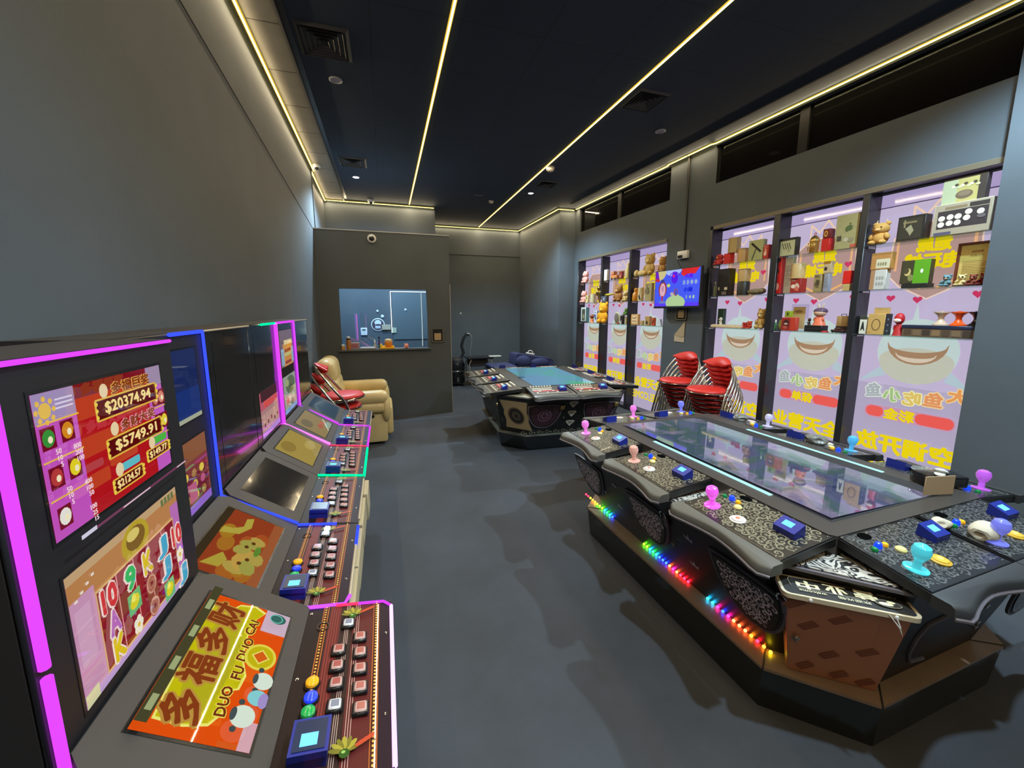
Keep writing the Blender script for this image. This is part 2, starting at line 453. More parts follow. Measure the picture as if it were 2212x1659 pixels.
# right wall with two display niches and two dark clerestory windows
mb = MB(WM)
mb.box(0, 7.226, 0, 0.3, 7.6, H)
mb.box(0, 4.067, 0, 0.3, 4.795, H)
mb.box(0, 1.5, 2.60, 0.3, 4.067, 3.085).box(0, 4.795, 2.583, 0.3, 7.226, 3.085)
mb.box(0, 1.5, 3.515, 0.3, 4.067, H).box(0, 4.795, 3.515, 0.3, 7.226, H)
struct(mb.build('wall_right', m_wall, smooth=0))
struct(MB(WM).box(-0.15, -3.3, 0, 0.3, 1.63, H).build('wall_right_pillar', m_wall, smooth=0))
for k, (a, c, mm) in enumerate(((4.795, 7.226, 6.0), (1.5, 4.067, 3.07))):
    w = struct(MB(WM).box(0.06, a, 3.085, 0.075, c, 3.515).build('window_%d' % (k + 2), m_dglass, smooth=0))
    f = MB(WM)
    f.box(0.035, mm - 0.045, 3.085, 0.06, mm + 0.045, 3.515).box(0.035, a, 3.085, 0.06, c, 3.10)
    f.box(0.035, a, 3.085, 0.06, a + 0.03, 3.515).box(0.035, c - 0.03, 3.085, 0.06, c, 3.515)
    f.build('window_frame', m_wframe, w, smooth=0)
    MB(WM).box(0.075, a, 3.085, 0.29, c, 3.515).build('window_backing', m_black, w, smooth=0)

# ------------------------------------------------------------------ warm LED strips under the ceiling
m_core = emis('warm_led_core', (1.0, 0.84, 0.30, 1), 3.6, 'NONE')
m_fringe = emis('warm_led_glow_fringe', (1.0, 0.62, 0.05, 1), 0.9, 'NONE')  # side bands imitate the yellow glow fringe around the bright core
def strip_lamp(a, b, z, direction, watts):
    d = (b - a); L = d.length; d = d.normalized(); z_ = -Vector(direction).normalized(); y_ = z_.cross(d).normalized(); z_ = d.cross(y_)
    l = bpy.data.lights.new('strip_lamp', 'AREA'); l.shape = 'RECTANGLE'; l.size = L; l.size_y = 0.010; l.energy = watts * L; l.color = (1.0, 0.80, 0.50)
    o = bpy.data.objects.new('strip_lamp', l); COL.objects.link(o)
    p = (a + b) / 2; M = Matrix.Identity(4)
    for r in range(3): M[r][0] = d[r]; M[r][1] = y_[r]; M[r][2] = z_[r]; M[r][3] = (p.x, p.y, z)[r]
    o.matrix_world = M
def led_run(name, label, pts, w=0.013, zt=H - 0.001, th=0.012, room=None):
    mb = MB()
    for a, b in zip(pts[:-1], pts[1:]):
        a, b = Vector((a[0], a[1], 0)), Vector((b[0], b[1], 0)); d = (b - a); L = d.length; d.normalize()
        M = Matrix.Translation((a.x, a.y, 0)) @ Matrix.Rotation(math.atan2(d.y, d.x), 4, 'Z')
        mb.box(0, -w / 2, zt - th, L, w / 2, zt, 0, M)
        mb.box(0, -w / 2 - 0.007, zt - th * 0.5, L, -w / 2, zt, 1, M).box(0, w / 2, zt - th * 0.5, L, w / 2 + 0.007, zt, 1, M)
        if L > .2:
            if room is None: strip_lamp(a, b, zt - th - .003, (0, 0, -1), STRIP)
            else:
                r = Vector((room[0], room[1], 0)).normalized(); off = r * (w / 2 + .006)
                strip_lamp(a + off, b + off, zt - th - .003, r * .45 + Vector((0, 0, -1)), STRIP * .72)
                strip_lamp(a + off, b + off, zt - th * .5, r * .8 + Vector((0, 0, .75)), STRIP * .28)
    o = mb.build(name, [m_core, m_fringe], smooth=0, merge=False)
    return tag(o, label, 'light strip', 'warm LED strips on the ceiling')
led_run('led_strip', 'warm light strip along the top of the left wall', [(-0.762, -3.0), (-0.789, 2.6), (-0.826, 6.40)], zt=H - 0.045, room=(1, 0))
led_run('led_strip', 'short warm light strip above the left recess just before the back corner', [(-0.862, 6.44), (-0.886, 7.98)], zt=H - 0.045, room=(1, 0))
led_run('led_strip', 'warm light strip running down the ceiling to the booth, second from the left', [(0.50, -3.0), (0.538, 7.97)])
led_run('led_strip', 'warm light strip running down the middle of the dark ceiling to the alcove', [(2.17, -3.0), (2.21, 9.55)])
led_run('led_strip', 'warm light strip across the back wall above the booth', [(-0.885, 7.985), (0.985, 7.985)], zt=H - 0.03, room=(0, -1))
led_run('led_strip', 'warm light strip across the far wall of the alcove', [(1.02, 9.57), (3.20, 9.57)], zt=H - 0.03, room=(0, -1))
led_run('led_strip', 'warm light strip along the right side of the alcove', [(3.195, 9.54), (3.250, 7.36)], zt=H - 0.03, room=(-1, 0))
led_run('led_strip', 'very short warm light strip on the pier facing the room', [(3.255, 7.335), (3.58, 7.335)], zt=H - 0.03, room=(0, -1))
def wp(x, y): v = W(x, y); return (v.x, v.y)
led_run('led_strip', 'warm light strip above the far dark clerestory window', [wp(-0.022, 7.33), wp(-0.022, 4.85), wp(-0.045, 4.80), wp(-0.045, 4.48)], room=(-1, 0), zt=H - .012)
led_run('led_strip', 'warm light strip above the near dark clerestory window', [wp(-0.045, 4.46), wp(-0.045, 4.10), wp(-0.022, 4.05), wp(-0.022, 1.66), wp(-0.022, 1.635)], room=(-1, 0), zt=H - .012)

# ------------------------------------------------------------------ ceiling fittings
def downlight(x, y, lit, label):
    t = thing('downlight', label, 'ceiling light', (x, y, H), 0, 'round recessed downlights')
    MB().lathe([(0.038, 0.0), (0.055, 0.0), (0.055, -0.006), (0.045, -0.010), (0.038, -0.004)], 24).build('trim_ring', mat('downlight_ring', (0.45, 0.45, 0.47, 1), 0.35), t)
    MB().lathe([(0.0, -0.0045), (0.038, -0.004)], 24).build('lens', emis('downlight_lit', (0.85, 0.95, 1.0, 1), 30.0) if lit else mat('downlight_off', (0.45, 0.42, 0.5, 1), 0.2), t)
    if lit: spot_lamp('downlight_lamp', (x, y, H - 0.03), SPOT)
downlight(-0.30, 4.03, False, 'unlit round downlight near the big square vent at left')
downlight(2.98, 4.01, False, 'unlit round downlight in the right half of the ceiling')
downlight(-0.30, 6.655, True, 'lit cool white downlight over the booth window')
downlight(2.43, 6.63, True, 'lit cool white downlight over the far game table')
downlight(1.30, 0.2, True, 'lit downlight overhead between the machines and the tables')
downlight(3.0, 1.2, True, 'lit downlight overhead beside the right pillar')

def vent(x, y, w, d, label, rings=4):
    t = thing('ceiling_vent', label, 'vent', (x, y, H), 0, 'square ceiling vents')
    f = MB()
    def ring(mb, w0, d0, w1, d1, z0, z1):
        P = [(-w0 / 2, -d0 / 2), (w0 / 2, -d0 / 2), (w0 / 2, d0 / 2), (-w0 / 2, d0 / 2)]; Q = [(-w1 / 2, -d1 / 2), (w1 / 2, -d1 / 2), (w1 / 2, d1 / 2), (-w1 / 2, d1 / 2)]
        v = [(p[0], p[1], z0) for p in P] + [(q[0], q[1], z1) for q in Q]
        mb.add(v, [[i, (i + 1) % 4, 4 + (i + 1) % 4, 4 + i] for i in range(4)])
    ring(f, w, d, w * 0.88, d * 0.88, -0.001, -0.016); ring(f, w * 0.88, d * 0.88, w * 0.84, d * 0.84, -0.016, -0.001)
    f.build('frame', mat('vent_frame', (0.05, 0.05, 0.05, 1), 0.5), t, smooth=0)
    MB().box(-w * 0.42, -d * 0.42, -0.003, w * 0.42, d * 0.42, -0.001).build('opening', m_blackm, t, smooth=0)
    for k in range(rings):
        s = 0.76 - 0.19 * k; g = MB()
        ring(g, w * s, d * s, w * (s - 0.07), d * (s - 0.07), -0.016, -0.004)
        g.build('louvre', mat('vent_louvre', (0.035, 0.035, 0.036, 1), 0.4), t, smooth=0)
vent(-0.325, 3.53, 0.36, 0.40, 'large square louvred vent beside the pale ceiling border')
vent(-0.30, 6.03, 0.34, 0.36, 'dark square vent in front of the lit downlight over the booth')
vent(2.42, 3.52, 0.34, 0.36, 'faint dark square vent just right of the middle light strip')
vent(2.50, 6.10, 0.30, 0.30, 'small dark vent in front of the lit downlight over the far table')

def dome_cam(loc, label, rx=0.0, s=1.0):
    t = thing('dome_camera', label, 'security camera', loc, 0, 'white dome security cameras'); t.rotation_euler = (rx, 0, 0)
    MB().lathe([(0.0, 0.0), (0.055 * s, 0.0), (0.055 * s, -0.022 * s), (0.045 * s, -0.034 * s), (0.034 * s, -0.036 * s)], 24).build('housing', m_white, t)
    MB().ell((0, 0, -0.034 * s), (0.034 * s, 0.034 * s, 0.034 * s)).build('lens_dome', mat('smoked_dome', (0.03, 0.025, 0.022, 1), 0.08), t)
dome_cam((-0.775, 6.25, H - 0.013), 'white dome camera at the top of the left wall')
dome_cam((-0.13, 7.90, H), 'white dome camera on the ceiling strip above the booth')
dome_cam((-0.117, 6.244, 2.615), 'white dome camera mounted on the front of the booth wall', radians(-90), 1.1)
def detector(x, y, label, s=1.0):
    t = thing('smoke_detector', label, 'smoke detector', (x, y, H), 0, 'smoke detectors on the ceiling')
    MB().lathe([(0.0, 0.0), (0.052 * s, 0.0), (0.055 * s, -0.015 * s)], 24).build('base', m_white, t)
    MB().lathe([(0.048 * s, -0.015 * s), (0.046 * s, -0.035 * s), (0.03 * s, -0.05 * s), (0.0, -0.052 * s)], 24).build('sensor_cap', mat('cream_plastic', (0.65, 0.58, 0.45, 1), 0.4), t)
detector(2.265, 5.41, 'cream smoke detector hard against the middle light strip', 1.1)
detector(1.92, 7.30, 'small white smoke detector in the middle of the alcove ceiling', 0.8)
MB().tube([(1.55, 7.0, H - 0.006), (1.70, 7.0, H - 0.006)], 0.005, 6).build('ceiling_slot', mat('pale_bar', (0.3, 0.3, 0.33, 1), 0.5))
tag(bpy.data.objects['ceiling_slot'], 'tiny pale bar on the ceiling left of the alcove smoke detector', 'ceiling fitting')

# ------------------------------------------------------------------ slot machines along the left wall
m_cab = mat('cabinet_brown', (0.030, 0.023, 0.021, 1), 0.45)
m_face = mat('black_gloss_face', (0.010, 0.009, 0.010, 1), 0.12, coat=0.3)
m_facem = mat('black_satin_face', (0.012, 0.011, 0.012, 1), 0.42)
m_slope = mat('taupe_bezel', (0.048, 0.037, 0.031, 1), 0.5, bump=0.03, bscale=500)
m_deckedge = mat('clear_deck_edge', (0.035, 0.025, 0.03, 1), 0.25, coat=0.2)
m_tan = mat('tan_edge_foam', (0.42, 0.33, 0.19, 1), 0.7)
m_btnb = mat('button_bezel', (0.008, 0.008, 0.008, 1), 0.25)
m_btnp = mat('button_cap_pink', (0.55, 0.36, 0.31, 1), 0.15, coat=0.6, emit=(0.55, 0.34, 0.30, 1), estr=0.12)
m_btnw = mat('button_cap_white', (0.62, 0.60, 0.58, 1), 0.15, coat=0.6, emit=(0.6, 0.6, 0.65, 1), estr=0.25)
m_btnr = mat('button_picture_red', (0.40, 0.10, 0.08, 1), 0.15, coat=0.6)
m_btng = mat('button_picture_grey', (0.25, 0.25, 0.30, 1), 0.15, coat=0.6)
m_reader = mat('blue_reader_case', (0.012, 0.022, 0.22, 1), 0.35)
m_readertop = mat('reader_top', (0.02, 0.03, 0.07, 1), 0.25)
m_rscreen = emis('reader_screen', (0.18, 0.62, 1.0, 1), 1.6, 'NONE')
m_scr = print_mat('lit_screen', emission=0.80, rough=0.02, base=0.04, coat=0.0, spec=0.5)
m_print = print_mat('glossy_print', rough=0.4, coat=0.35, spec=0.2)
m_printm = print_mat('matte_print', rough=0.6)
LEDC = dict(magenta=emis('led_magenta', (0.72, 0.06, 1.0, 1), 1.15), pink=emis('led_pink', (1.0, 0.10, 0.85, 1), 3.2), blue=emis('led_blue', (0.03, 0.06, 1.0, 1), 1.8),
            green=emis('led_green', (0.0, 0.85, 0.30, 1), 1.6), purple=emis('led_purple', (0.42, 0.06, 1.0, 1), 2.0), red=emis('led_red', (1.0, 0.05, 0.16, 1), 1.2),
            violet=emis('led_white_violet', (0.75, 0.40, 1.0, 1), 2.2), tan=mat('led_unlit_tube', (0.45, 0.36, 0.24, 1), 0.3))
MW = 0.490
SL = sqrt(0.25 ** 2 + 0.172 ** 2)
SU = Vector((-0.25, 0, 0.172)) / SL        # up the sloped panel
CT = Matrix.Translation((0.25, 0, 0.766)) @ Matrix.Rotation(math.atan(0.03 / 0.22), 4, 'Y')

GOLD = rgb(235, 190, 70); RED = rgb(190, 20, 25); DRED = rgb(95, 10, 12); CREAM = rgb(250, 225, 170); PURP = rgb(200, 90, 200); LIL = rgb(205, 150, 215)
def art_jackpot(w, h):
    c = Canvas((0, 0, w, h)); c.rect(0, 0, w, h, rgb(178, 28, 34))
    c.rect(0, 0, w * .24, h, rgb(200, 85, 195)); c.rect(w * .84, 0, w, h, rgb(200, 95, 200)); c.rect(w * .24, 0, w * .84, h, rgb(185, 22, 30)); c.rect(w * .24, h * .9, w * .84, h, rgb(130, 12, 20))
    c.rect(0, h * .80, w * .24, h, rgb(165, 140, 185)); c.rect(w * .84, h * .82, w, h, rgb(165, 145, 175))
    c.ell(w * .06, h * .88, w * .035, h * .055, GOLD, 10)
    for k in range(8): c.ell(w * .06 + w * .05 * cos(k * pi / 4), h * .88 + h * .078 * sin(k * pi / 4), w * .012, h * .02, GOLD, 6)
    for k in range(3): c.rect(w * .115, h * (.87 + .03 * k), w * .22, h * (.882 + .03 * k), rgb(225, 215, 235))
    for y in (.54, .275): c.rect(0, h * y, w * .24, h * (y + .012), GOLD); c.rect(w * .84, h * (y + .06), w, h * (y + .07), GOLD)
    c.rect(0, h * .795, w * .24, h * .807, GOLD)
    for x, y, col in ((.045, .70, rgb(60, 150, 60)), (.155, .71, rgb(220, 140, 30)), (.05, .43, rgb(190, 60, 60)), (.16, .44, rgb(235, 215, 40)), (.055, .15, rgb(240, 235, 225)), (.885, .70, rgb(215, 120, 100)), (.95, .70, rgb(215, 130, 110)), (.885, .47, rgb(235, 235, 240)), (.95, .47, rgb(235, 215, 60))):
        c.rect(w * (x - .04), h * (y - .075), w * (x + .04), h * (y + .075), rgb(120, 14, 40)); c.ell(w * x, h * y, w * .034, h * .06, col, 12); c.ell(w * (x + .008), h * (y - .012), w * .014, h * .025, rgb(250, 240, 200), 8)
    for x, ys, t in ((.07, .60, '50\n10\n5'), (.17, .59, '800\n200\n100'), (.07, .33, '50\n10\n5'), (.175, .32, '400\n100\n50'), (.17, .13, '100\n25\n15')):
        for k, q in enumerate(t.split('\n')): c.text(q, w * x, h * (ys - k * .045 + .0), h * .035, rgb(250, 215, 225), bold=.02)
    def jack(x0, x1, y, hh, t, title, tcol, ty, tw):
        c.rrect(w * x0, h * (y - hh), w * x1, h * (y + hh), h * .02, GOLD); c.rrect(w * x0 + w * .012, h * (y - hh) + h * .014, w * x1 - w * .012, h * (y + hh) - h * .014, h * .012, DRED)
        c.text(t, w * (x0 + x1) / 2, h * y, h * hh * 1.15, rgb(255, 228, 150), bold=.03, w=w * (x1 - x0) * .74)
        for sx in (x0 + .006, x1 - .006):
            for k in range(3): c.ell(w * sx, h * (y - hh * .6 + k * hh * .6), w * .011, h * .016, rgb(245, 215, 80), 8)
        if title: c.text(title, w * (x0 + x1) / 2 + w * .02, h * ty, h * .085, rgb(135, 60, 20), bold=.03, w=w * tw, outline=tcol)
        else: c.rrect(w * (x0 + .03), h * (ty - .03), w * (x1 - .03), h * (ty + .035), h * .02, tcol)
        c.ell(w * (x0 + .06), h * ty, w * .032, h * .055, rgb(240, 215, 170), 12)
    jack(.27, .82, .79, .085, '$20374.94', '多福巨奖', rgb(225, 165, 80), .93, .34)
    jack(.29, .81, .48, .08, '$5749.91', '多财大奖', rgb(235, 150, 170), .625, .32)
    jack(.27, .54, .19, .06, '$2124.57', None, rgb(100, 195, 205), .305, 0)
    jack(.57, .82, .27, .055, '$149.77', None, rgb(80, 190, 70), .375, 0)
    c.rect(0, 0, w, h * .022, rgb(120, 60, 90)); c.rect(0, 0, w * .10, h * .03, rgb(220, 215, 235)); c.rect(w * .3, h * .005, w * .55, h * .015, rgb(240, 220, 225)); c.rect(w * .86, h * .005, w * .98, h * .015, rgb(240, 220, 225))
    return c
def sym(c, s, x, y, h):
    if s == 'coin': c.ell(x, y, h * .42, h * .48, rgb(175, 105, 85), 16); c.ring(x, y, h * .36, h * .42, h * .05, rgb(225, 175, 150), 16); c.rect(x - h * .1, y - h * .1, x + h * .1, y + h * .1, rgb(120, 40, 40))
    elif s == 'leaf': c.rect(x - h * .45, y - h * .48, x + h * .45, y + h * .48, rgb(110, 190, 120)); c.ell(x, y, h * .36, h * .3, rgb(225, 215, 45), 10, .5); c.ell(x - h * .05, y + h * .2, h * .16, h * .2, rgb(240, 235, 90), 8)
    elif s == 'flower':
        for k in range(5): c.ell(x + h * .2 * cos(k * 1.257), y + h * .24 * sin(k * 1.257), h * .17, h * .2, rgb(245, 238, 215), 8)
        c.ell(x, y, h * .1, h * .12, rgb(235, 190, 60), 8)
    else:
        col = dict(zip(('10', '9', 'A', 'K', 'J'), (rgb(215, 55, 60), rgb(60, 190, 100), rgb(190, 110, 190), rgb(225, 195, 30), rgb(70, 170, 205))))[s]
        c.text(s, x, y, h * .95, col, bold=.05, w=h * (.85 if s == '10' else .62), outline=rgb(245, 225, 215))
def art_reels(w, h):
    c = Canvas((0, 0, w, h)); c.rect(0, 0, w, h, rgb(190, 130, 170)); c.rect(0, h * .72, w, h, rgb(190, 130, 75)); c.rect(0, h * .93, w, h, rgb(200, 165, 120))
    c.rect(0, 0, w * .16, h * .8, rgb(205, 150, 185)); c.rect(w * .90, 0, w, h * .85, rgb(190, 110, 185)); c.rect(w * .02, h * .3, w * .12, h * .72, rgb(212, 165, 195))
    c.rect(0, 0, w, h * .07, rgb(195, 165, 215)); c.rect(w * .0, 0, w * .09, h * .1, rgb(215, 215, 170))
    c.ell(w * .52, h * .84, w * .13, h * .16, rgb(190, 165, 40), 20); c.ell(w * .52, h * .86, w * .09, h * .1, rgb(130, 95, 30), 16); c.ell(w * .5, h * .90, w * .06, h * .05, rgb(225, 205, 110), 12)
    for k in range(4): c.rect(w * (.03 + .04 * k), h * (.78 + .03 * k), w * (.05 + .04 * k), h * (.80 + .03 * k), rgb(240, 225, 215))
    for k in range(4): c.rect(w * (.80 + .04 * k), h * .92, w * (.83 + .04 * k), h * .985, rgb(110, 120, 70))
    x0, x1, y0, y1 = .16, .90, .09, .72
    c.rect(w * (x0 - .008), h * (y0 - .02), w * (x1 + .008), h * (y1 + .02), rgb(225, 180, 120)); c.rect(w * x0, h * y0, w * x1, h * y1, rgb(140, 14, 36))
    for k in range(1, 5): c.rect(w * (x0 + (x1 - x0) * k / 5 - .004), h * y0, w * (x0 + (x1 - x0) * k / 5 + .004), h * y1, rgb(230, 150, 150))
    S = (('10', 'A', 'K'), ('9', 'leaf', 'flower'), ('K', 'coin', 'coin'), ('J', 'J', 'leaf'), ('10', 'flower', 'J'))
    for i in range(5):
        for j in range(3): sym(c, S[i][j], w * (x0 + (x1 - x0) * (i + .5) / 5), h * (y1 - (y1 - y0) * (j + .5) / 3), h * .185)
    return c
def art_duofu(w, h):
    c = Canvas((0, 0, w, h)); c.rect(0, 0, w, h, rgb(236, 84, 14))
    c.rect(w * .80, 0, w, h * .30, rgb(215, 185, 205)); c.rect(0, 0, w * .16, h * .12, rgb(225, 175, 185)); c.rect(0, h * .12, w * .03, h * .3, rgb(225, 95, 30))
    ing = [(.07, .88), (.06, .62), (.09, .42), (.17, .34), (.30, .40), (.33, .28), (.43, .26), (.55, .36), (.72, .40), (.88, .38), (.965, .30), (1.0, .44), (.97, .62), (.88, .72), (.92, .9), (.6, .93)]
    c.poly([(w * x, h * y) for x, y in ing], rgb(246, 240, 120)); c.poly([(w * (.5 + (x - .5) * .965), h * (.62 + (y - .62) * .93)) for x, y in ing], rgb(205, 196, 14))
    c.ell(w * .5, h * .62, w * .4, h * .2, rgb(188, 180, 30), 24)
    for k, (t, x, y, r) in enumerate((('多', .16, .70, .10), ('福', .39, .715, .03), ('多', .61, .72, -.02), ('财', .82, .72, -.08))):
        c.text(t, w * x, h * y, h * .34, rgb(140, 62, 24), rot=r, bold=.030, w=w * .19, outline=rgb(196, 150, 66))
    for t, x, y, r in (('DUO', .22, .385, .06), ('FU', .405, .365, 0), ('DUO', .575, .385, -.04), ('CAI', .75, .41, -.08)):
        c.text(t, w * x, h * y, h * .098, rgb(120, 50, 20), rot=r, bold=.03, outline=rgb(240, 228, 90))
    c.ell(w * .54, h * .205, w * .10, h * .17, rgb(238, 222, 80), 24); c.ell(w * .54, h * .205, w * .082, h * .14, rgb(205, 190, 20), 24)
    c.poly([(w * .54 + w * .058 * cos(k * pi / 2), h * .205 + h * .10 * sin(k * pi / 2)) for k in range(4)], rgb(240, 230, 110)); c.poly([(w * .54 + w * .045 * cos(k * pi / 2), h * .205 + h * .078 * sin(k * pi / 2)) for k in range(4)], rgb(225, 100, 25))
    for x, y, s in ((.14, .18, 1.0), (.375, .10, .9)):       # plain pale round shapes
        c.ell(w * x, h * y, w * .065 * s, h * .115 * s, rgb(225, 240, 222), 20); c.ell(w * (x + .005), h * (y + .09 * s), w * .04 * s, h * .03 * s, rgb(75, 85, 85), 14)
        for sx in (-1, 1): c.ell(w * (x + sx * .078 * s), h * (y + .05), w * .018, h * .03, rgb(70, 80, 80), 10)
    c.ell(w * .26, h * .10, w * .05, h * .10, rgb(140, 215, 220), 16); c.ell(w * .25, h * .04, w * .05, h * .05, rgb(170, 150, 210), 14); c.ell(w * .88, h * .16, w * .045, h * .10, rgb(60, 110, 100), 14); c.ring(w * .88, h * .18, w * .04, h * .08, h * .012, rgb(120, 210, 190), 14)
    c.rect(0, h * .90, w, h, rgb(74, 72, 44))
    for k in range(4): c.rect(w * (.06 + .24 * k), h * .92, w * (.15 + .24 * k), h * .975, rgb(165, 175, 125))
    return c
def art_gold(w, h):
    c = Canvas((0, 0, w, h)); c.rect(0, 0, w, h, rgb(150, 62, 30)); c.rect(0, 0, w, h * .16, rgb(160, 90, 50)); c.rect(0, h * .88, w, h, rgb(60, 48, 28))
    for k in range(9): c.ell(w * random.uniform(.05, .95), h * random.uniform(.2, .8), w * .12, h * .12, rgb(170, 75 + 6 * k, 35), 12)
    c.poly([(w * .08, h * .85), (w * .30, h * .66), (w * .22, h * .55), (w * .10, h * .6)], rgb(178, 160, 60))
    c.poly([(w * .55, h * .88), (w * .62, h * .6), (w * .78, h * .48), (w * .95, h * .52), (w * .9, h * .62), (w * .76, h * .6), (w * .68, h * .72), (w * .66, h * .86)], rgb(182, 166, 66))
    for x, y, r in ((.15, .42, .1), (.25, .35, .13), (.36, .30, .11), (.2, .25, .1), (.42, .44, .09), (.52, .36, .1), (.6, .28, .08), (.34, .18, .09)):
        c.ell(w * x, h * y, w * r, h * r * 1.2, rgb(158 + int(40 * random.random()), 158, 74), 9, random.random() * 3)
    for x, y in ((.3, .3), (.47, .4), (.22, .38), (.55, .33)): c.ell(w * x, h * y, w * .025, h * .035, rgb(95, 62, 26), 7)
    c.ell(w * .45, h * .22, w * .08, h * .05, rgb(95, 140, 50), 9)
    return c
def art_dim(w, h, base, spots):
    c = Canvas((0, 0, w, h)); c.rect(0, 0, w, h, base)
    for x, y, rx, ry, col in spots: c.ell(w * x, h * y, w * rx, h * ry, col, 14)
    return c
def art_blue(w, h):
    c = Canvas((0, 0, w, h)); c.rect(0, 0, w, h, rgb(28, 42, 92)); c.rect(0, 0, w, h * .06, rgb(170, 175, 150)); c.rect(0, h * .06, w, h * .45, rgb(30, 52, 118)); return c
def art_minireels(w, h):
    c = Canvas((0, 0, w, h)); c.rect(0, 0, w, h, rgb(135, 60, 62)); c.rect(0, h * .72, w, h, rgb(142, 88, 58)); c.rect(0, 0, w, h * .12, rgb(150, 105, 205)); c.rect(w * .12, h * .14, w * .96, h * .62, rgb(112, 34, 48))
    for i in range(5):
        for j in range(3): c.ell(w * (.2 + .16 * i), h * (.54 - .16 * j), w * .05, h * .06, (rgb(225, 200, 70), rgb(190, 90, 130), rgb(165, 120, 70), rgb(215, 205, 60))[(i * 2 + j) % 4], 10)
    c.rect(w * .55, h * .16, w * .7, h * .42, rgb(190, 95, 130)); c.rect(w * .1, h * .30, w * .3, h * .325, rgb(60, 220, 130)); c.rect(w * .14, h * .42, w * .28, h * .45, rgb(235, 230, 235)); c.text('0', w * .2, h * .22, h * .14, rgb(225, 215, 30), bold=.05)
    return c
def art_pinkreels(w, h):
    c = Canvas((0, 0, w, h)); c.rect(0, 0, w, h, rgb(190, 90, 110)); c.rect(0, 0, w * .95, h * .6, rgb(175, 130, 130)); c.rect(0, 0, w, h * .12, rgb(175, 130, 220)); c.rect(w * .05, h * .78, w, h, rgb(70, 30, 42))
    c.text('奖金大厅', w * .55, h * .70, h * .14, rgb(215, 75, 60), bold=.05, w=w * .7)
    for i in range(5): c.rect(w * (.08 + .18 * i), h * .15, w * (.2 + .18 * i), h * .5, rgb(190, 150, 140)); c.ell(w * (.14 + .18 * i), h * (.25 + .04 * (i % 3)), w * .04, h * .05, rgb(120, 50, 60), 8)
    return c
def art_tower(w, h, top):
    c = Canvas((0, 0, w, h))
    if top:
        c.rect(0, 0, w, h, rgb(118, 95, 105)); c.rect(w * .2, 0, w * .95, h * .62, rgb(205, 140, 80)); c.rect(w * .3, h * .6, w * .95, h * .72, rgb(225, 205, 150))
        for k, col in enumerate((rgb(210, 150, 60), rgb(130, 60, 50), rgb(190, 195, 130), rgb(200, 140, 70), rgb(150, 65, 60))): c.rect(w * .3, h * (.5 - .11 * k), w * .8, h * (.585 - .11 * k), col)
        c.rect(w * .05, h * .05, w * .25, h * .5, rgb(140, 175, 205)); c.rect(w * .85, h * .05, w, h * .5, rgb(130, 180, 200))
    else:
        c.rect(0, 0, w, h, rgb(150, 160, 150)); c.rect(0, 0, w, h * .12, rgb(120, 165, 215)); c.ell(w * .55, h * .72, w * .38, h * .25, rgb(95, 110, 85), 14)
        for x, y, col in ((.3, .8, rgb(160, 170, 120)), (.6, .62, rgb(70, 85, 60)), (.4, .35, rgb(205, 205, 180)), (.7, .35, rgb(180, 195, 165)), (.25, .3, rgb(195, 120, 110)), (.6, .22, rgb(110, 130, 110))): c.ell(w * x, h * y, w * .14, h * .1, col, 9)
    return c

def deck_art():
    c = Canvas(); w, h = 0.222, MW - 0.012
    BR = rgb(58, 34, 28)
    c.rect(0, 0, w, h, rgb(34, 20, 18)); c.rect(.058, 0, .088, h, rgb(95, 32, 28)); c.rect(.088, 0, .118, h, rgb(48, 28, 24)); c.rect(.120, 0, .172, h, rgb(88, 30, 28)); c.rect(.190, 0, w, h, rgb(34, 16, 30))  # outer margin tinted magenta with the edge LED's glow
    for x in (.062, .068, .074, .080): c.rect(x, 0, x + .0014, h, rgb(150, 60, 48), same=True)
    for x in (.101, .105, .109, .125, .130, .135): c.rect(x, 0, x + .0012, h, rgb(200, 165, 150), same=True)
    c.rect(.040, .10, .054, h, rgb(178, 98, 40)); c.rect(.173, 0, .189, h, rgb(172, 88, 40)); c.rect(.0425, .10, .0515, h, rgb(60, 26, 16)); c.rect(.1755, 0, .1865, h, rgb(64, 26, 16))
    for k in range(52):
        c.ell(.181, .006 + k * .0092, .0030, .0030, rgb(235, 170, 85), 6)
    for k in range(40): c.ell(.047, .105 + k * .0092, .0028, .0028, rgb(225, 160, 70), 6)
    for cx, cy in ((.128, .055), (.118, .425)):
        for k in range(7):
            a = radians(20 + k * 25); c.ell(cx + .017 * cos(a), cy + .017 * sin(a), .0135, .005, rgb(165, 150, 50) if k % 2 else rgb(120, 110, 35), 9, a)
        for k in range(3): c.ell(cx + .03 + .008 * k, cy + .012 + .004 * k, .014, .0045, rgb(190, 70, 40), 8, .5)
        c.ell(cx, cy - .004, .010, .009, rgb(45, 80, 20), 12); c.ell(cx - .002, cy - .001, .004, .003, rgb(150, 185, 90), 8)
    return c
deck_me = [None]
BTN = [(.109, .403, 0), (.141, .350, 0), (.144, .299, 0), (.146, .250, 0), (.149, .199, 0), (.153, .148, 0), (.093, .316, 0), (.094, .267, 0), (.097, .219, 0), (.100, .164, 1)]

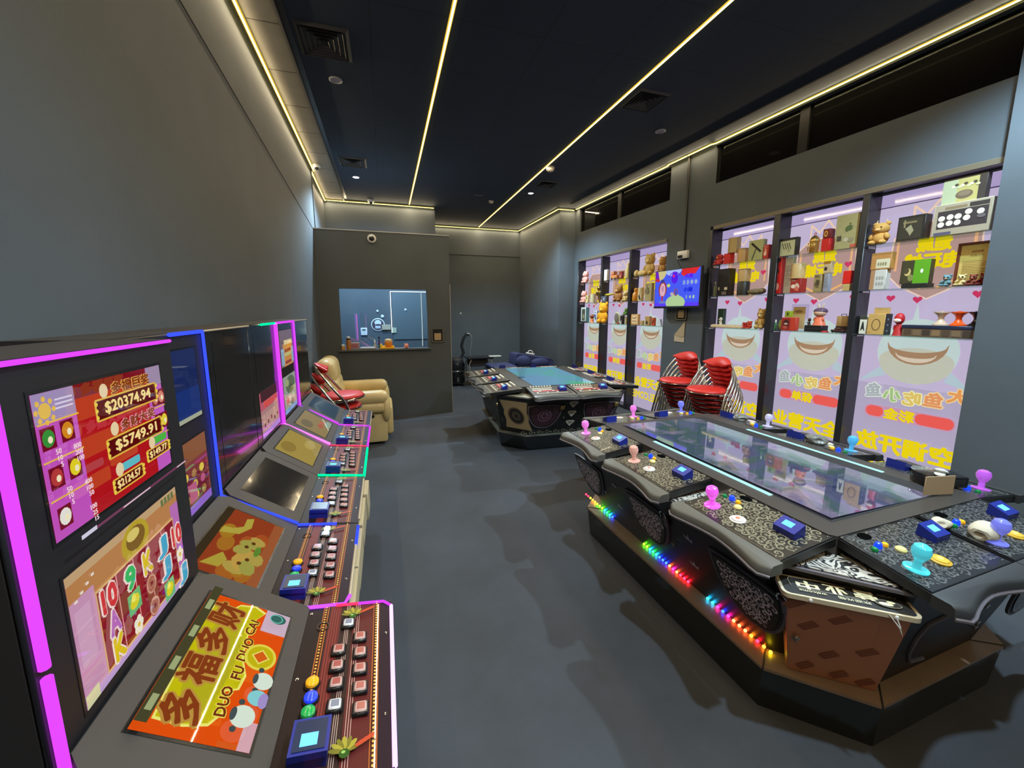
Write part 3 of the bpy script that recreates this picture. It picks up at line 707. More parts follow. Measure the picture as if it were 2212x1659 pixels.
def slot_machine(label, x, y, upper, lower, slope, leds, gloss=False, reader_lit=True, round_led=0, back=-0.19):
    t = thing('slot_machine', label, 'slot machine', (x, y, 0), 0, 'slot machines along the left wall')
    g = 0.0015
    prof = [(back, 0), (.34, 0), (.34, .69), (.452, .70), (.468, .712), (.47, .738), (.25, .762), (-.004, .934), (-.004, 1.535), (back, 1.535)]
    MB().prism(prof, g, MW - g, 'y').build('cabinet', m_cab, t, smooth=0)
    MB().bbox(-.004, g + .001, .932, .004, MW - g - .001, 1.533, .003, 1).build('face_panel', m_face if gloss else m_facem, t)
    # taupe sloped bezel with clipped upper corners
    sl = [(.010, .002), (MW - .010, .002), (MW - .003, .012), (MW - .003, SL - .035), (MW - .03, SL - .006), (.03, SL - .006), (.003, SL - .035), (.003, .012)]
    o = Vector((.25, 0, .764)); n = Vector((0, 1, 0)).cross(SU)
    mb = MB(); N_ = len(sl)
    v = [o + Vector((0, p[0], 0)) + SU * p[1] + n * hgt for hgt in (0.0, .007) for p in sl]
    mb.add(v, [[i, (i + 1) % N_, N_ + (i + 1) % N_, N_ + i] for i in range(N_)] + [list(range(N_, 2 * N_))]); mb.build('sloped_bezel', m_slope, t, smooth=0)
    def screen(art, y0, z0, w, h, name, sloped=False, off=False):
        if sloped: O, ux, uy = o + Vector((0, y0, 0)) + SU * z0 + n * .0074, Vector((0, 1, 0)), SU
        else: O, ux, uy = Vector((.0044, y0, z0)), Vector((0, 1, 0)), Vector((0, 0, 1))
        nn = ux.cross(uy); b = .006; q = MB()
        P = [O + ux * (-b) + uy * (-b), O + ux * (w + b) + uy * (-b), O + ux * (w + b) + uy * (h + b), O + ux * (-b) + uy * (h + b)]
        q.add([p - nn * .001 for p in P] + [p + nn * .0004 for p in P], [[0, 1, 5, 4], [1, 2, 6, 5], [2, 3, 7, 6], [3, 0, 4, 7], [4, 5, 6, 7]])
        if off: fr = q.build(name, m_face, t, smooth=0); return
        fr = q.build(name, m_btnb, t, smooth=0)
        art(w, h).build('display', m_scr, O + nn * .0006, ux, uy, fr, eps=.00012)
    SY, SW = .078, .345
    screen(upper, SY, 1.254, SW, .227, 'upper_screen', off=upper is None)
    screen(lower, SY, .962, SW, .232, 'lower_screen', off=lower is None)
    screen(slope, SY, .046, SW, .202, 'sloped_screen', True, off=slope is None)
    # control deck
    dk = MB(CT); R = .02
    P = [(0, .006), (.222 - R, .006)] + [(.222 - R + R * sin(a), .006 + R - R * cos(a)) for a in (radians(30), radians(60))] + [(.222, .006 + R), (.222, MW - .006 - R)] + [(.222 - R + R * cos(a), MW - .006 - R + R * sin(a)) for a in (radians(30), radians(60))] + [(.222 - R, MW - .006), (0, MW - .006)]
    dk.prism(P, -.022, .0015, 'z'); deck = dk.build('control_deck', m_deckedge, t, smooth=0)
    cv = deck_art().build('deck_artwork', m_print, CT @ Vector((0, .006, .0018)), CT.to_3x3() @ Vector((1, 0, 0)), Vector((0, 1, 0)), deck, eps=.00008)
    for k, (bx, by, wh) in enumerate(BTN):
        q = MB(CT); q.bbox(bx - .0175, by - .0165, .001, bx + .0175, by + .0165, .011, .003, 1, 0)
        q.bbox(bx - .0125, by - .0125, .009, bx + .0125, by + .0125, .015, .003, 1, 1)
        q.bbox(bx - .0082, by - .0082, .0145, bx + .0082, by + .0082, .0155, .001, 1, 2)
        q.build('button', [m_btnb, m_btnw if wh or k == 0 else m_btnp, m_btng if wh or k == 0 else m_btnr], t)
    for bx, by, col, e, nm in ((.046, .229, rgb(230, 160, 20), 0.25, 'round_button_amber'), (.049, .191, rgb(30, 60, 235), 0.7 if round_led else 0.08, 'round_button_blue' + str(round_led)), (.049, .157, rgb(20, 150, 70), 0.25, 'round_button_green')):
        q = MB(CT); q.lathe([(.0175, .001), (.0175, .006), (.015, .009)], 18, (bx, by, 0), 0); q.lathe([(.0145, .008), (.0135, .014), (.009, .0165), (0, .017)], 18, (bx, by, 0), 1)
        q.build('round_button', [m_btnb, mat(nm, col, .2, emit=col, estr=e, coat=.5)], t)
    MB(CT).lathe([(.016, .001), (.016, .004), (.0125, .0045), (.0115, .001), (0, .0005)], 20, (.046, .407, 0)).build('lock_plug', mat('plug_bronze', (.05, .03, .025, 1), .3, .6), t)
    for k, (sx, sy) in enumerate(((.010, .46), (.012, .25), (.205, .13), (.208, .36))): MB(CT).lathe([(.004, .001), (.004, .003), (0, .0038)], 8, (sx, sy, 0)).build('screw', m_chrome, t)
    q = MB(CT); q.prism([(.030, .048), (.098, .048), (.098, .112), (.030, .112)], .0, .026, 'z', 0); q.prism([(.030, .044), (.098, .044), (.098, .115), (.030, .115)], .026, .040, 'z', 0)
    q.box(.036, .050, .040, .092, .109, .0415, 1)
    rd = q.build('card_reader', [m_reader, m_readertop], t, smooth=0)
    if reader_lit: MB(CT).box(.048, .058, .0414, .078, .082, .0425).build('reader_screen', m_rscreen, rd, smooth=0)
    for pts, r, c in leds: MB().tube(pts, r, 8).build('led_tube', LEDC[c], t)
    return t

F = .010
Y0s = [.660, 1.160, 1.655, 2.143, 2.632, 3.120]
def side(y, z1=1.53, z0=.93): return [(F, y, z1), (F, y, z0), (.252, y, .778)]
def deck_side(y, a=0., b=.215): return [tuple(CT @ Vector((a, y, .006))), tuple(CT @ Vector((b, y, .006)))]
def deck_front(a, b): return [tuple(CT @ Vector((.222, a, 0))), tuple(CT @ Vector((.222, b, 0)))]
slot_machine('nearest slot machine, magenta lit, showing gold jackpot sums and the orange coin game', -.490, Y0s[0], art_jackpot, art_reels, art_duofu,
    [([(F, .014, 1.53), (F, .014, 1.10)], .0068, 'magenta'), ([(F, .014, 1.085), (F, .014, .90)], .0068, 'magenta'), ([(F, .0, 1.531), (F, .474, 1.531)], .004, 'magenta'),
     ([tuple(CT @ Vector((.0, MW - .006, .004))), tuple(CT @ Vector((.05, MW - .006, .004)))], .004, 'purple'), ([tuple(CT @ Vector((.07, MW - .006, .004))), tuple(CT @ Vector((.13, MW - .006, .004)))], .004, 'red'), ([tuple(CT @ Vector((.13, MW - .006, .004))), tuple(CT @ Vector((.20, MW - .006, .004))), tuple(CT @ Vector((.221, MW - .026, .004)))], .004, 'magenta'),
     ([tuple(CT @ Vector((.222, MW - .026, .003))), tuple(CT @ Vector((.222, .02, .003)))], .005, 'violet')], round_led=1)
slot_machine('second slot machine from the front, with dark blue upper screen and golden sloped screen', -.610, Y0s[1], art_blue, art_minireels, art_gold,
    [([(F, .26, 1.531), (F, .48, 1.531)], .006, 'blue'), (side(MW - .004), .005, 'blue'), (deck_side(MW - .004, 0, .14), .005, 'blue'), (deck_front(.33, .47), .006, 'blue'), (deck_front(.05, .33), .005, 'tan'), ([tuple(CT @ Vector((.222, .05, 0))), tuple(CT @ Vector((.21, .008, .004))), tuple(CT @ Vector((.06, .004, .004)))], .006, 'purple')])
slot_machine('third slot machine from the front, every screen switched off and black', -.610, Y0s[2], None, None, None,
    [([(F, .0, 1.531), (F, .486, 1.531)], .004, 'tan'), (deck_front(.03, .46), .005, 'tan')], gloss=True, reader_lit=False)
slot_machine('fourth slot machine from the front, green lit deck edge and pale yellow sloped screen', -.610, Y0s[3], None, art_pinkreels, lambda w, h: art_dim(w, h, rgb(168, 146, 72), [(.3, .75, .2, .2, rgb(148, 124, 58)), (.75, .3, .2, .15, rgb(186, 165, 92))]),
    [([(F, .20, 1.531), (F, .47, 1.531)], .006, 'green'), (deck_side(.006), .006, 'green'), (deck_front(.01, .47), .007, 'green'), ([(F + .002, MW - .018, 1.525), (F + .002, MW - .018, .94)], .010, 'magenta')], gloss=True)  # wide magenta tube stands in for the pink glow spilling onto the face
slot_machine('fifth slot machine from the front, framed in bright pink light', -.610, Y0s[4], lambda w, h: art_tower(w, h, True), lambda w, h: art_tower(w, h, False),
    lambda w, h: art_dim(w, h, rgb(150, 125, 66), [(.3, .7, .2, .2, rgb(120, 100, 55)), (.5, .3, .12, .1, rgb(180, 90, 50)), (.72, .3, .1, .1, rgb(190, 100, 60)), (.8, .1, .2, .12, rgb(150, 165, 140))]),
    [(side(.004), .008, 'pink'), ([(F, .0, 1.531), (F, .48, 1.531)], .007, 'magenta'), (deck_side(.004), .004, 'red'), (deck_front(.01, .48), .007, 'magenta'), (side(MW - .010), .005, 'magenta'), (deck_side(MW - .006), .005, 'magenta')], gloss=True, round_led=1)
slot_machine('farthest slot machine, dark screens mirroring the red chairs, purple edge light', -.610, Y0s[5], None, None, None,
    [(side(.006), .005, 'purple'), ([(F, .0, 1.531), (F, .486, 1.531)], .004, 'tan'), (deck_front(.02, .46), .004, 'tan')], gloss=True, reader_lit=True)
# pale boards hung from the deck fronts
def board(y0, y1, x, z0, z1, label):
    o = MB().bbox(x, y0, z0, x + .022, y1, z1, .003, 1).build('edge_board', m_tan)
    tag(o, label, 'board', 'tan boards under the deck fronts')
board(1.93, 2.10, -.136, .60, .735, 'short tan board under the third slot machine, nearest the green lit deck')
board(1.66, 1.92, -.145, .62, .725, 'long tan board under the front of the black-screened third slot machine')
board(1.38, 1.64, -.146, .62, .722, 'tan board under the far half of the second slot machine deck')
board(1.165, 1.37, -.146, .64, .722, 'thin tan board under the near half of the second slot machine deck')

# ------------------------------------------------------------------ big fish-hunting game tables
SCROLL = print_mat('scroll_print', rough=.32, coat=.45)
def inside(poly, x, y):
    r = False; n = len(poly)
    for i in range(n):
        (x1, y1), (x2, y2) = poly[i], poly[(i + 1) % n]
        if (y1 > y) != (y2 > y) and x < (x2 - x1) * (y - y1) / (y2 - y1) + x1: r = not r
    return r
def scrollwork(poly, base, ink, step, seed):
    """leafy scroll print: curls with small leaves over a plain ground"""
    rnd = random.Random(seed); c = Canvas(); c.poly(poly, base); c.layer += 1
    xs = [p[0] for p in poly]; ys = [p[1] for p in poly]
    ny = int((max(ys) - min(ys)) / step) + 1; nx = int((max(xs) - min(xs)) / step) + 1
    for j in range(ny + 1):
        for i in range(nx + 1):
            x = min(xs) + (i + .5 * (j % 2)) * step + rnd.uniform(-.18, .18) * step; y = min(ys) + j * step * .92 + rnd.uniform(-.18, .18) * step
            s = step * rnd.uniform(.50, .64); a0 = rnd.uniform(0, 6.28); hd = rnd.choice((-1, 1))
            if not all(inside(poly, x + s * .95 * cos(q), y + s * .95 * sin(q)) for q in (0, 1.57, 3.14, 4.71)): continue
            P = []
            for k in range(13):
                f = k / 12; r = s * (1 - .80 * f); a = a0 + hd * f * 7.2; w = s * (.27 * sin(pi * min(1, .12 + f * .95)) + .05)
                P.append((x + (r - w / 2) * cos(a), y + (r - w / 2) * sin(a))); P.append((x + (r + w / 2) * cos(a), y + (r + w / 2) * sin(a)))
            c.items.append((P, [[2 * k, 2 * k + 1, 2 * k + 3, 2 * k + 2] for k in range(12)], ink, c.layer))
            lf = lambda cx, cy, rx, ry, ro: c.items.append(([(cx + rx * cos(t) * cos(ro) - ry * sin(t) * sin(ro), cy + rx * cos(t) * sin(ro) + ry * sin(t) * cos(ro)) for t in (k * pi / 4 for k in range(8))], [list(range(8))], ink, c.layer))
            lf(x, y, s * .17, s * .17, 0)
            for q in (-.5, .45): lf(x + s * 1.02 * cos(a0 + q), y + s * 1.02 * sin(a0 + q), s * .34, s * .13, a0 + q * 2.2 + .6)
    return c
d_light = damask('damask_silver', (0.012, 0.011, 0.009, 1), (0.19, 0.175, 0.14, 1), 11, thr=.45)
d_dark = damask('damask_charcoal', (0.007, 0.007, 0.007, 1), (0.10, 0.098, 0.095, 1), 13, thr=.45)
d_bw = damask('damask_black_white', (0.012, 0.011, 0.010, 1), (0.52, 0.47, 0.40, 1), 14, rough=.45, coat=.1, thr=.4)
d_pink = damask('damask_mauve', (0.010, 0.008, 0.010, 1), (0.80, 0.70, 0.74, 1), 13, rough=.4, coat=.2, thr=.42)
d_maroon = damask('damask_maroon', (0.035, 0.012, 0.018, 1), (0.075, 0.03, 0.04, 1), 18, rough=.3, coat=.3)
m_body = mat('table_black', (0.011, 0.010, 0.010, 1), 0.38)
m_bodyg = mat('table_worn_green_black', (0.013, 0.014, 0.013, 1), 0.4, noise=.5, nscale=14)
m_arm = mat('vinyl_olive_grey', (0.10, 0.092, 0.075, 1), 0.45, bump=.04, bscale=300)
m_armd = mat('vinyl_charcoal', (0.035, 0.035, 0.035, 1), 0.45, bump=.04, bscale=300)
m_trimg = mat('mauve_grey_trim', (0.13, 0.11, 0.12, 1), 0.4)
m_doorf = mat('slate_door_frame', (0.085, 0.085, 0.10, 1), 0.4)
m_ledge = mat('tan_ledge', (0.26, 0.175, 0.11, 1), 0.35, noise=.1, nscale=10)
m_plinth = mat('mirror_black_plinth', (0.020, 0.022, 0.020, 1), 0.12, coat=.5)
m_hole = mat('cup_hole', (0.003, 0.003, 0.003, 1), 0.8, spec=0.0)
m_bar = emis('screen_light_bar', (0.50, 0.95, 0.95, 1), 1.1, 'NONE')
STK = dict(pink=((1.0, .25, .85, 1), 1.3), magenta=((.95, .12, .9, 1), 1.7), salmon=((1.0, .50, .40, 1), .8), cyan=((.10, .80, .95, 1), 1.1), blue=((.22, .25, 1.0, 1), 1.2), lilac=((.72, .68, 1.0, 1), 1.0), sky=((.10, .55, 1.0, 1), 1.1), violet=((.62, .14, .95, 1), 1.2))
def stick_mat(k):
    n = 'stick_' + k
    if n in MATS: return MATS[n]
    c, s = STK[k]
    m = mat(n, (c[0] * .5, c[1] * .5, c[2] * .5, 1), .12, emit=c, estr=s * .42, coat=.8); m.cycles.emission_sampling = 'NONE'; return m

def game_screen(name, cols, strength, scale, coat):
    m = bpy.data.materials.new(name); m.use_nodes = True; nt = m.node_tree; b = nt.nodes['Principled BSDF']
    tc = nt.nodes.new('ShaderNodeTexCoord'); n = nt.nodes.new('ShaderNodeTexNoise'); n.inputs['Scale'].default_value = scale; n.inputs['Detail'].default_value = 5; n.inputs['Distortion'].default_value = .8
    r = nt.nodes.new('ShaderNodeValToRGB'); el = r.color_ramp.elements
    el[0].position = cols[0][0]; el[0].color = cols[0][1]; el[1].position = cols[-1][0]; el[1].color = cols[-1][1]
    for p, c in cols[1:-1]: e = el.new(p); e.color = c
    nt.links.new(tc.outputs['Object'], n.inputs['Vector']); nt.links.new(n.outputs[0], r.inputs[0]); nt.links.new(r.outputs[0], b.inputs['Emission Color'])
    b.inputs['Emission Strength'].default_value = strength; b.inputs['Base Color'].default_value = (.01, .011, .014, 1); b.inputs['Roughness'].default_value = .05
    b.inputs['Coat Weight'].default_value = coat; b.inputs['Coat Roughness'].default_value = .015; b.inputs['Coat IOR'].default_value = 1.5 + 1.1 * (coat > .5)
    m.cycles.emission_sampling = 'NONE'; return m
s_near = game_screen('sea_picture_with_glare', [(.3, rgb(50, 60, 110)), (.42, rgb(95, 105, 150)), (.5, rgb(70, 110, 105)), (.58, rgb(150, 145, 180)), (.7, rgb(95, 85, 150))], .80, 3.2, 1.0)  # dim sea picture lightened in lilac-grey to carry the posters' reflections
s_far = game_screen('bright_sea_picture', [(.30, rgb(118, 165, 205)), (.45, rgb(110, 172, 205)), (.54, rgb(100, 180, 188)), (.61, rgb(95, 200, 140)), (.74, rgb(130, 225, 90))], .80, 1.3, .3)

def octa(hx, hy, c): return [(-hx, -hy + c), (-hx + c, -hy), (hx - c, -hy), (hx, -hy + c), (hx, hy - c), (hx - c, hy), (-hx + c, hy), (-hx, hy - c)]

def fish_table(label, x, y, rz, hw, hl, pd, seats, style):
    t = thing('fish_game_table', label, 'game table', (x, y, 0), rz, 'fish hunting game tables')
    near = style == 'near'
    bx, by, bc = (hw - .03, hl - .05, .30) if near else (.79, .95, .28)
    zb = .20 if near else .24
    tx, ty, tcf = (bx - .170, by - .12, .26) if near else (.70, .76, .26)
    body = MB(); body.frustum(octa(tx, ty, tcf), zb, octa(bx, by, bc), .698, 0)
    body.build('table_body', [m_body if near else m_bodyg], t, smooth=0)
    top = MB(); top.prism(octa(bx - .002, by - .002, bc), .698, .702, 'z'); top.build('body_top', d_bw if near else mat('worn_gold_top', (.30, .27, .18, 1), .4), t, smooth=0)
    q = MB(); q.prism(octa(bx + .008, by + .008, bc), .686, .697, 'z'); q.build('rim_trim', m_trimg if near else mat('dark_rim', (.05, .045, .045, 1), .4), t, smooth=0)
    # plinth
    lx, ly = (tx + .095, ty + .065) if near else (tx + .045, ty + .035)
    ex, ey = (.02, .02) if near else (.08, .20)
    MB().prism(octa(lx, ly, tcf), zb - .012, zb, 'z').build('plinth_ledge', m_ledge if near else mat('worn_ledge', (.12, .12, .09, 1), .4, noise=.4), t, smooth=0)
    MB().frustum(octa(lx - ex, ly - ey, tcf), .0, octa(lx - .004, ly - .004, tcf), zb - .012).build('plinth', m_plinth, t, smooth=0)
    if near:
        for sx in (-1, 1):
            for sy in (-1, 1):
                for a, b in (((tx, ty - tcf), (lx, ly - tcf)), ((tx - tcf, ty), (lx - tcf, ly))):
                    MB().tube([(sx * a[0], sy * a[1], zb + .0005), (sx * b[0], sy * b[1], zb + .0005), (sx * b[0], sy * b[1], zb - .012)], .003, 5).build('ledge_seam', m_dark, t)
    # bezel and picture
    ix = hw - pd + .015; iy = hl - pd + .015
    sxw, syl = .372, .70
    MB().prism(octa(ix, iy, .02), .70, .776, 'z').build('screen_bezel', mat('bezel_brown_black', (.045, .038, .032, 1), .35), t, smooth=0)
    q = MB(); q.box(-sxw - .008, -syl - .008, .776, sxw + .008, syl + .008, .7775, 0); fr = q.build('screen_surround', m_blackm, t, smooth=0)
    MB(Matrix.Translation((0, 0, .779 + .003 * near)) @ Matrix.Rotation(radians(.9) * near, 4, 'Y')).box(-sxw, -syl, -.0012, sxw, syl, 0).build('game_screen', s_near if near else s_far, t, smooth=0)
    if near:
        for sx in (-1, 1): MB().box(sx * (sxw + .022) - .010, -.46, .776, sx * (sxw + .022) + .010, .34, .7795).build('light_bar', m_bar, t, smooth=0)
    # seats: u to the player's right, v inwards, seat frame placed on each side
    S = []
    pitch = (2 * hl - .46) / 3 if near else .52
    for k in range(3): S.append(('L', k)); S.append(('R', k))
    for k in range(2): S.append(('N', k)); S.append(('F', k))
    pw = .465; scr = {}
    for side_, k in S:
        if side_ == 'L': yc = (-.557, .005, .56)[k]; M = Matrix.Translation((-hw, yc + pw / 2, 0)) @ Matrix.Rotation(-pi / 2, 4, 'Z')
        elif side_ == 'R': yc = (-.557, .005, .56)[k]; M = Matrix.Translation((hw, yc - pw / 2, 0)) @ Matrix.Rotation(pi / 2, 4, 'Z')
        elif side_ == 'N': xc = (-.24, .24)[k]; M = Matrix.Translation((xc - pw / 2, -hl, 0))
        else: xc = (-.24, .24)[k]; M = Matrix.Translation((xc + pw / 2, hl, 0)) @ Matrix.Rotation(pi, 4, 'Z')
        z0, z1 = .742, .772
        tilt = math.atan((z1 - z0) / pd)
        PM = M @ Matrix.Translation((0, 0, z0)) @ Matrix.Rotation(tilt, 4, 'X')      # panel plane: z=0 is the glass
        L_ = pd / cos(tilt)
        q = MB(PM)
        P = [(.0, .0), (pw, .0), (pw - .006, L_), (.006, L_)]
        q.prism(P, -.036, -.004, 'z', 0); pan = q.build('control_panel', m_body, t, smooth=0)
        q = MB(PM); q.prism([(p[0] + (.004 if p[0] < .2 else -.004), p[1] + (.004 if p[1] < .1 else -.004)) for p in P], -.004, 0, 'z')
        q.build('panel_glass', m_face if near else mat('far_panel', (.22, .205, .16, 1), .25, coat=.4, noise=.2), pan, smooth=0)
        if near:
            gl = [(.006, .006), (pw - .006, .006), (pw - .011, L_ - .006), (.011, L_ - .006)]
            pk = 'D' if side_ in 'NR' else 'L'
            if pk not in scr: scr[pk] = scrollwork(gl, rgb(24, 23, 22), rgb(92, 92, 90) if pk == 'D' else rgb(134, 126, 102), .034, 11 if pk == 'D' else 4)
            scr[pk].build('panel_print', SCROLL, PM @ Vector((0, 0, .0003)), PM.to_3x3() @ Vector((1, 0, 0)), PM.to_3x3() @ Vector((0, 1, 0)), pan, eps=.00012)
        # armrest with a waist between two palm rests
        n_ = 17; outer = []
        for i in range(n_):
            u = -.012 + (pw + .024) * i / (n_ - 1); f = abs(i - 8) / 8.0
            a = .038 + .040 * min(1, f * 1.25) ** 1.6
            if i in (0, n_ - 1): a -= .022
            outer.append((u, -a))
        poly = outer + [(pw + .012, -.001), (-.012, -.001)]
        if near or side_ == 'L' or side_ == 'N':
            q = MB(M); n = len(poly); h_ = .018 if not near else .0
            v = [(p[0], p[1], .704) for p in poly] + [(p[0], p[1] * 1.0, .741 - .012 * (-p[1]) / .08) for p in poly] + [(p[0], p[1] * .82, .7445 - .004 * (-p[1]) / .08) for p in poly]
            f = [[i, (i + 1) % n, n + (i + 1) % n, n + i] for i in range(n)] + [[n + i, n + (i + 1) % n, 2 * n + (i + 1) % n, 2 * n + i] for i in range(n)] + [list(range(n))[::-1], list(range(2 * n, 3 * n))]
            q.add(v, f); q.build('armrest', (m_armd if side_ in 'NR' else m_arm) if near else mat('far_armrest', (.060, .056, .046, 1), .4), t, smooth=50)
            q = MB(M); q.tube([(p[0], p[1] - .003, .704) for p in outer], .006, 6); q.build('armrest_trim', m_trimg, t)
        # card reader
        rm = PM @ Matrix.Translation((.365, .175, 0)) @ Matrix.Rotation(0.0, 4, 'Z')
        q = MB(rm)
        q.add([(-.042, -.030, 0), (.042, -.030, 0), (.042, .030, 0), (-.042, .030, 0), (-.042, -.030, .026), (.042, -.030, .026), (.042, .030, .046), (-.042, .030, .046)], [(0, 3, 2, 1), (4, 5, 6, 7), (0, 1, 5, 4), (1, 2, 6, 5), (2, 3, 7, 6), (3, 0, 4, 7)])
        rd = q.build('card_reader', m_reader, t, smooth=0)
        tm = rm @ Matrix.Translation((0, 0, .0365)) @ Matrix.Rotation(math.atan(.02 / .06), 4, 'X')
        if side_ in 'LN':
            MB(tm).box(-.022, -.012, -.001, .016, .014, .0012).build('reader_screen', m_rscreen, rd, smooth=0)
        if near:
            key, bigc, lit = seats[side_ + str(k)]
            q = MB(PM @ Matrix.Translation((.085, .085, 0)))
            q.lathe([(.034, .001), (.034, .004), (.028, .006), (.012, .008), (.011, .035), (.015, .038), (.024, .055), (.0265, .070), (.022, .086), (.010, .094), (0, .095)], 20)
            q.build('joystick', stick_mat(key), t)
            for u, v_, r, c, e, nm in ((.055, .188, .011, rgb(15, 120, 60), .15, 'tbtn_green'), (.088, .196, .0125, rgb(20, 60, 240), 1.0, 'tbtn_blue'), (.122, .194, .011, rgb(235, 170, 20), .2, 'tbtn_amber'), (.150, .160, .017, rgb(215, 200, 130), .1, 'tbtn_cream')):
                q = MB(PM @ Matrix.Translation((u, v_, 0))); q.lathe([(r, .001), (r, .006), (r * .75, .011 if nm != 'tbtn_blue' else .018), (0, .013 if nm != 'tbtn_blue' else .022)], 16); q.build('button', mat(nm, c, .25, emit=c, estr=e), t)
            q = MB(PM @ Matrix.Translation((.217, .085, 0))); q.lathe([(.031, .001), (.031, .005), (.024, .0065)], 24, m=0); q.lathe([(.024, .006), (.022, .010), (0, .012)], 24, m=1); q.lathe([(.009, .0115), (.008, .0125), (0, .0128)], 12, m=2)
            bw = bigc == 'white'
            q.build('fire_button', [mat('tbtn_ring_' + bigc, rgb(205, 195, 185) if bw else rgb(190, 150, 40), .3), mat('tbtn_cap_' + bigc, rgb(225, 215, 205) if bw else rgb(215, 175, 60), .25, coat=.4), mat('tbtn_dot_' + bigc, rgb(230, 120, 90) if bw else rgb(255, 225, 120), .3)], t)
            MB(PM @ Matrix.Translation((.11, .252, .0002))).lathe([(.024, 0.0), (.024, .0006), (0, .0007)], 22, sx=1.2, sy=.8).build('coin_hole', m_hole, t)
            for u, v_ in ((.02, .02), (pw - .02, .02), (pw - .02, L_ - .02), (.02, L_ - .02)): MB(PM @ Matrix.Translation((u, v_, 0))).lathe([(.004, 0), (.004, .002), (0, .003)], 8).build('screw', m_chrome, t)
        else:
            c = Canvas()
            c.rect(.02, .03, pw - .02, L_ - .03, rgb(70, 58, 50)); c.rect(.04, L_ * .55, .26, L_ * .63, rgb(215, 205, 185)); c.rect(.04, L_ * .40, .34, L_ * .52, rgb(170, 60, 62)); c.rect(.05, L_ * .20, .40, L_ * .27, rgb(170, 165, 140)); c.rect(.05, L_ * .72, .28, L_ * .78, rgb(225, 220, 190))
            for i in range(7): c.ell(.06 + .05 * i, L_ * .46, .016, .013, (rgb(215, 50, 50), rgb(235, 220, 200), rgb(225, 80, 70))[i % 3], 10)
            for i in range(6): c.ell(.07 + .055 * i, L_ * .32, .013, .011, (rgb(235, 230, 215), rgb(120, 70, 60))[i % 2], 10)
            c.build('panel_print', m_print, PM @ Vector((0, 0, .0004)), PM.to_3x3() @ Vector((1, 0, 0)), PM.to_3x3() @ Vector((0, 1, 0)), pan, eps=.0001)
            for i in range(8): MB(PM @ Matrix.Translation((.05 + .032 * i, L_ * .88, 0))).lathe([(.011, 0), (.011, .010), (.007, .014), (0, .015)], 10).build('button', mat('far_btn', rgb(225, 215, 195), .3), t)
    # doors on the sloped sides
    def face_matrix(side_, a, z, off=0.0):
        if side_ == 'L': T, O_, lo, hi = Vector((0, -1, 0)), Vector((-1, 0, 0)), tx, bx
        elif side_ == 'N': T, O_, lo, hi = Vector((1, 0, 0)), Vector((0, -1, 0)), ty, by
        elif side_ == 'R': T, O_, lo, hi = Vector((0, 1, 0)), Vector((1, 0, 0)), tx, bx
        else:  # chamfer between left and near sides
            T = Vector((1, -1, 0)).normalized(); O_ = Vector((-1, -1, 0)).normalized()
            lo = (tx + ty - tcf) / sqrt(2); hi = (bx + by - bc) / sqrt(2)
        dz = .698 - zb; up = (O_ * (hi - lo) + Vector((0, 0, dz))).normalized(); n = T.cross(up).normalized()
        p = O_ * (lo + (hi - lo) * (z - zb) / dz) + Vector((0, 0, z)) + T * a
        if side_ == 'C': p = p + T * ((lambda m_: m_.dot(T))((Vector((-bx, -by + bc, 0)) + Vector((-bx + bc, -by, 0))) / 2))
        M = Matrix.Identity(4)
        for i in range(3): M[i][0] = T[i]; M[i][1] = up[i]; M[i][2] = n[i]; M[i][3] = p[i]
        return M @ Matrix.Translation((0, 0, off))
    def plec(w, h, k=1.0, n=10):
        pts = [(-w, 0), (-w * .55, h * .035), (w * .5, h * .02), (w, -h * .02)]
        for i in range(1, n): a = pi / 2 * i / n; pts.append((w - w * .95 * (1 - cos(a)) * .95, -h * .02 - h * .98 * sin(a)))
        for i in range(n): a = pi / 2 * (1 - i / n); pts.append((-w + w * .93 * (1 - cos(a)) + .0, -h * sin(a)))
        return [(p[0] * k, (p[1] + h * .42) * k - h * .42) for p in pts]
    def door(side_, a, z, w, h, m_in, m_fr):
        M = face_matrix(side_, a, z, .0)
        d = MB(M).prism(plec(w, h), .0, .010, 'z').build('access_door', m_fr, t, smooth=30)
        MB(M).prism(plec(w, h, .93), .010, .0105, 'z').build('door_groove', m_blackm, d, smooth=0)
        pp = plec(w, h, .85)
        MB(M).prism(pp, .0105, .013, 'z').build('door_panel', m_in, d, smooth=30)
        if near: scrollwork(pp, rgb(20, 17, 20), rgb(232, 215, 222) if side_ == 'L' else rgb(160, 175, 185), .036, 7).build('door_print', SCROLL, M @ Vector((0, 0, .0133)), M.to_3x3() @ Vector((1, 0, 0)), M.to_3x3() @ Vector((0, 1, 0)), d, eps=.0002)
        q = MB(M); q.lathe([(.011, .008), (.011, .020), (0, .021)], 12, (w * 1.12, -h * .55, 0)); q.build('door_lock', m_chrome, d)
        return d, M
    if near:
        for a in (.60, -.03, -.66): door('L', a, .565, .178, .27, m_body, m_doorf)
        for a in (.54,): door('N', a, .53, .150, .25, m_body, m_doorf)
        # hanging hasp on the nearest doors
        for a in (.60, -.03):
            M = face_matrix('L', a + .178, .56, .01); MB(M).bbox(-.012, -.05, 0, .014, .012, .012, .004, 1).build('hasp', m_trimg, t); MB(M).tube([(.0 + .02 * cos(k * .5), .02 + .028 * sin(k * .5), .012) for k in range(8)], .004, 6).build('hasp_ring', m_chrome, t)
        c = Canvas(); 
        c.poly([(-.028, -.010), (-.034, .012), (-.014, -.001), (-.003, .024), (.006, -.002), (.024, .008), (.022, -.014)], rgb(165, 165, 175))
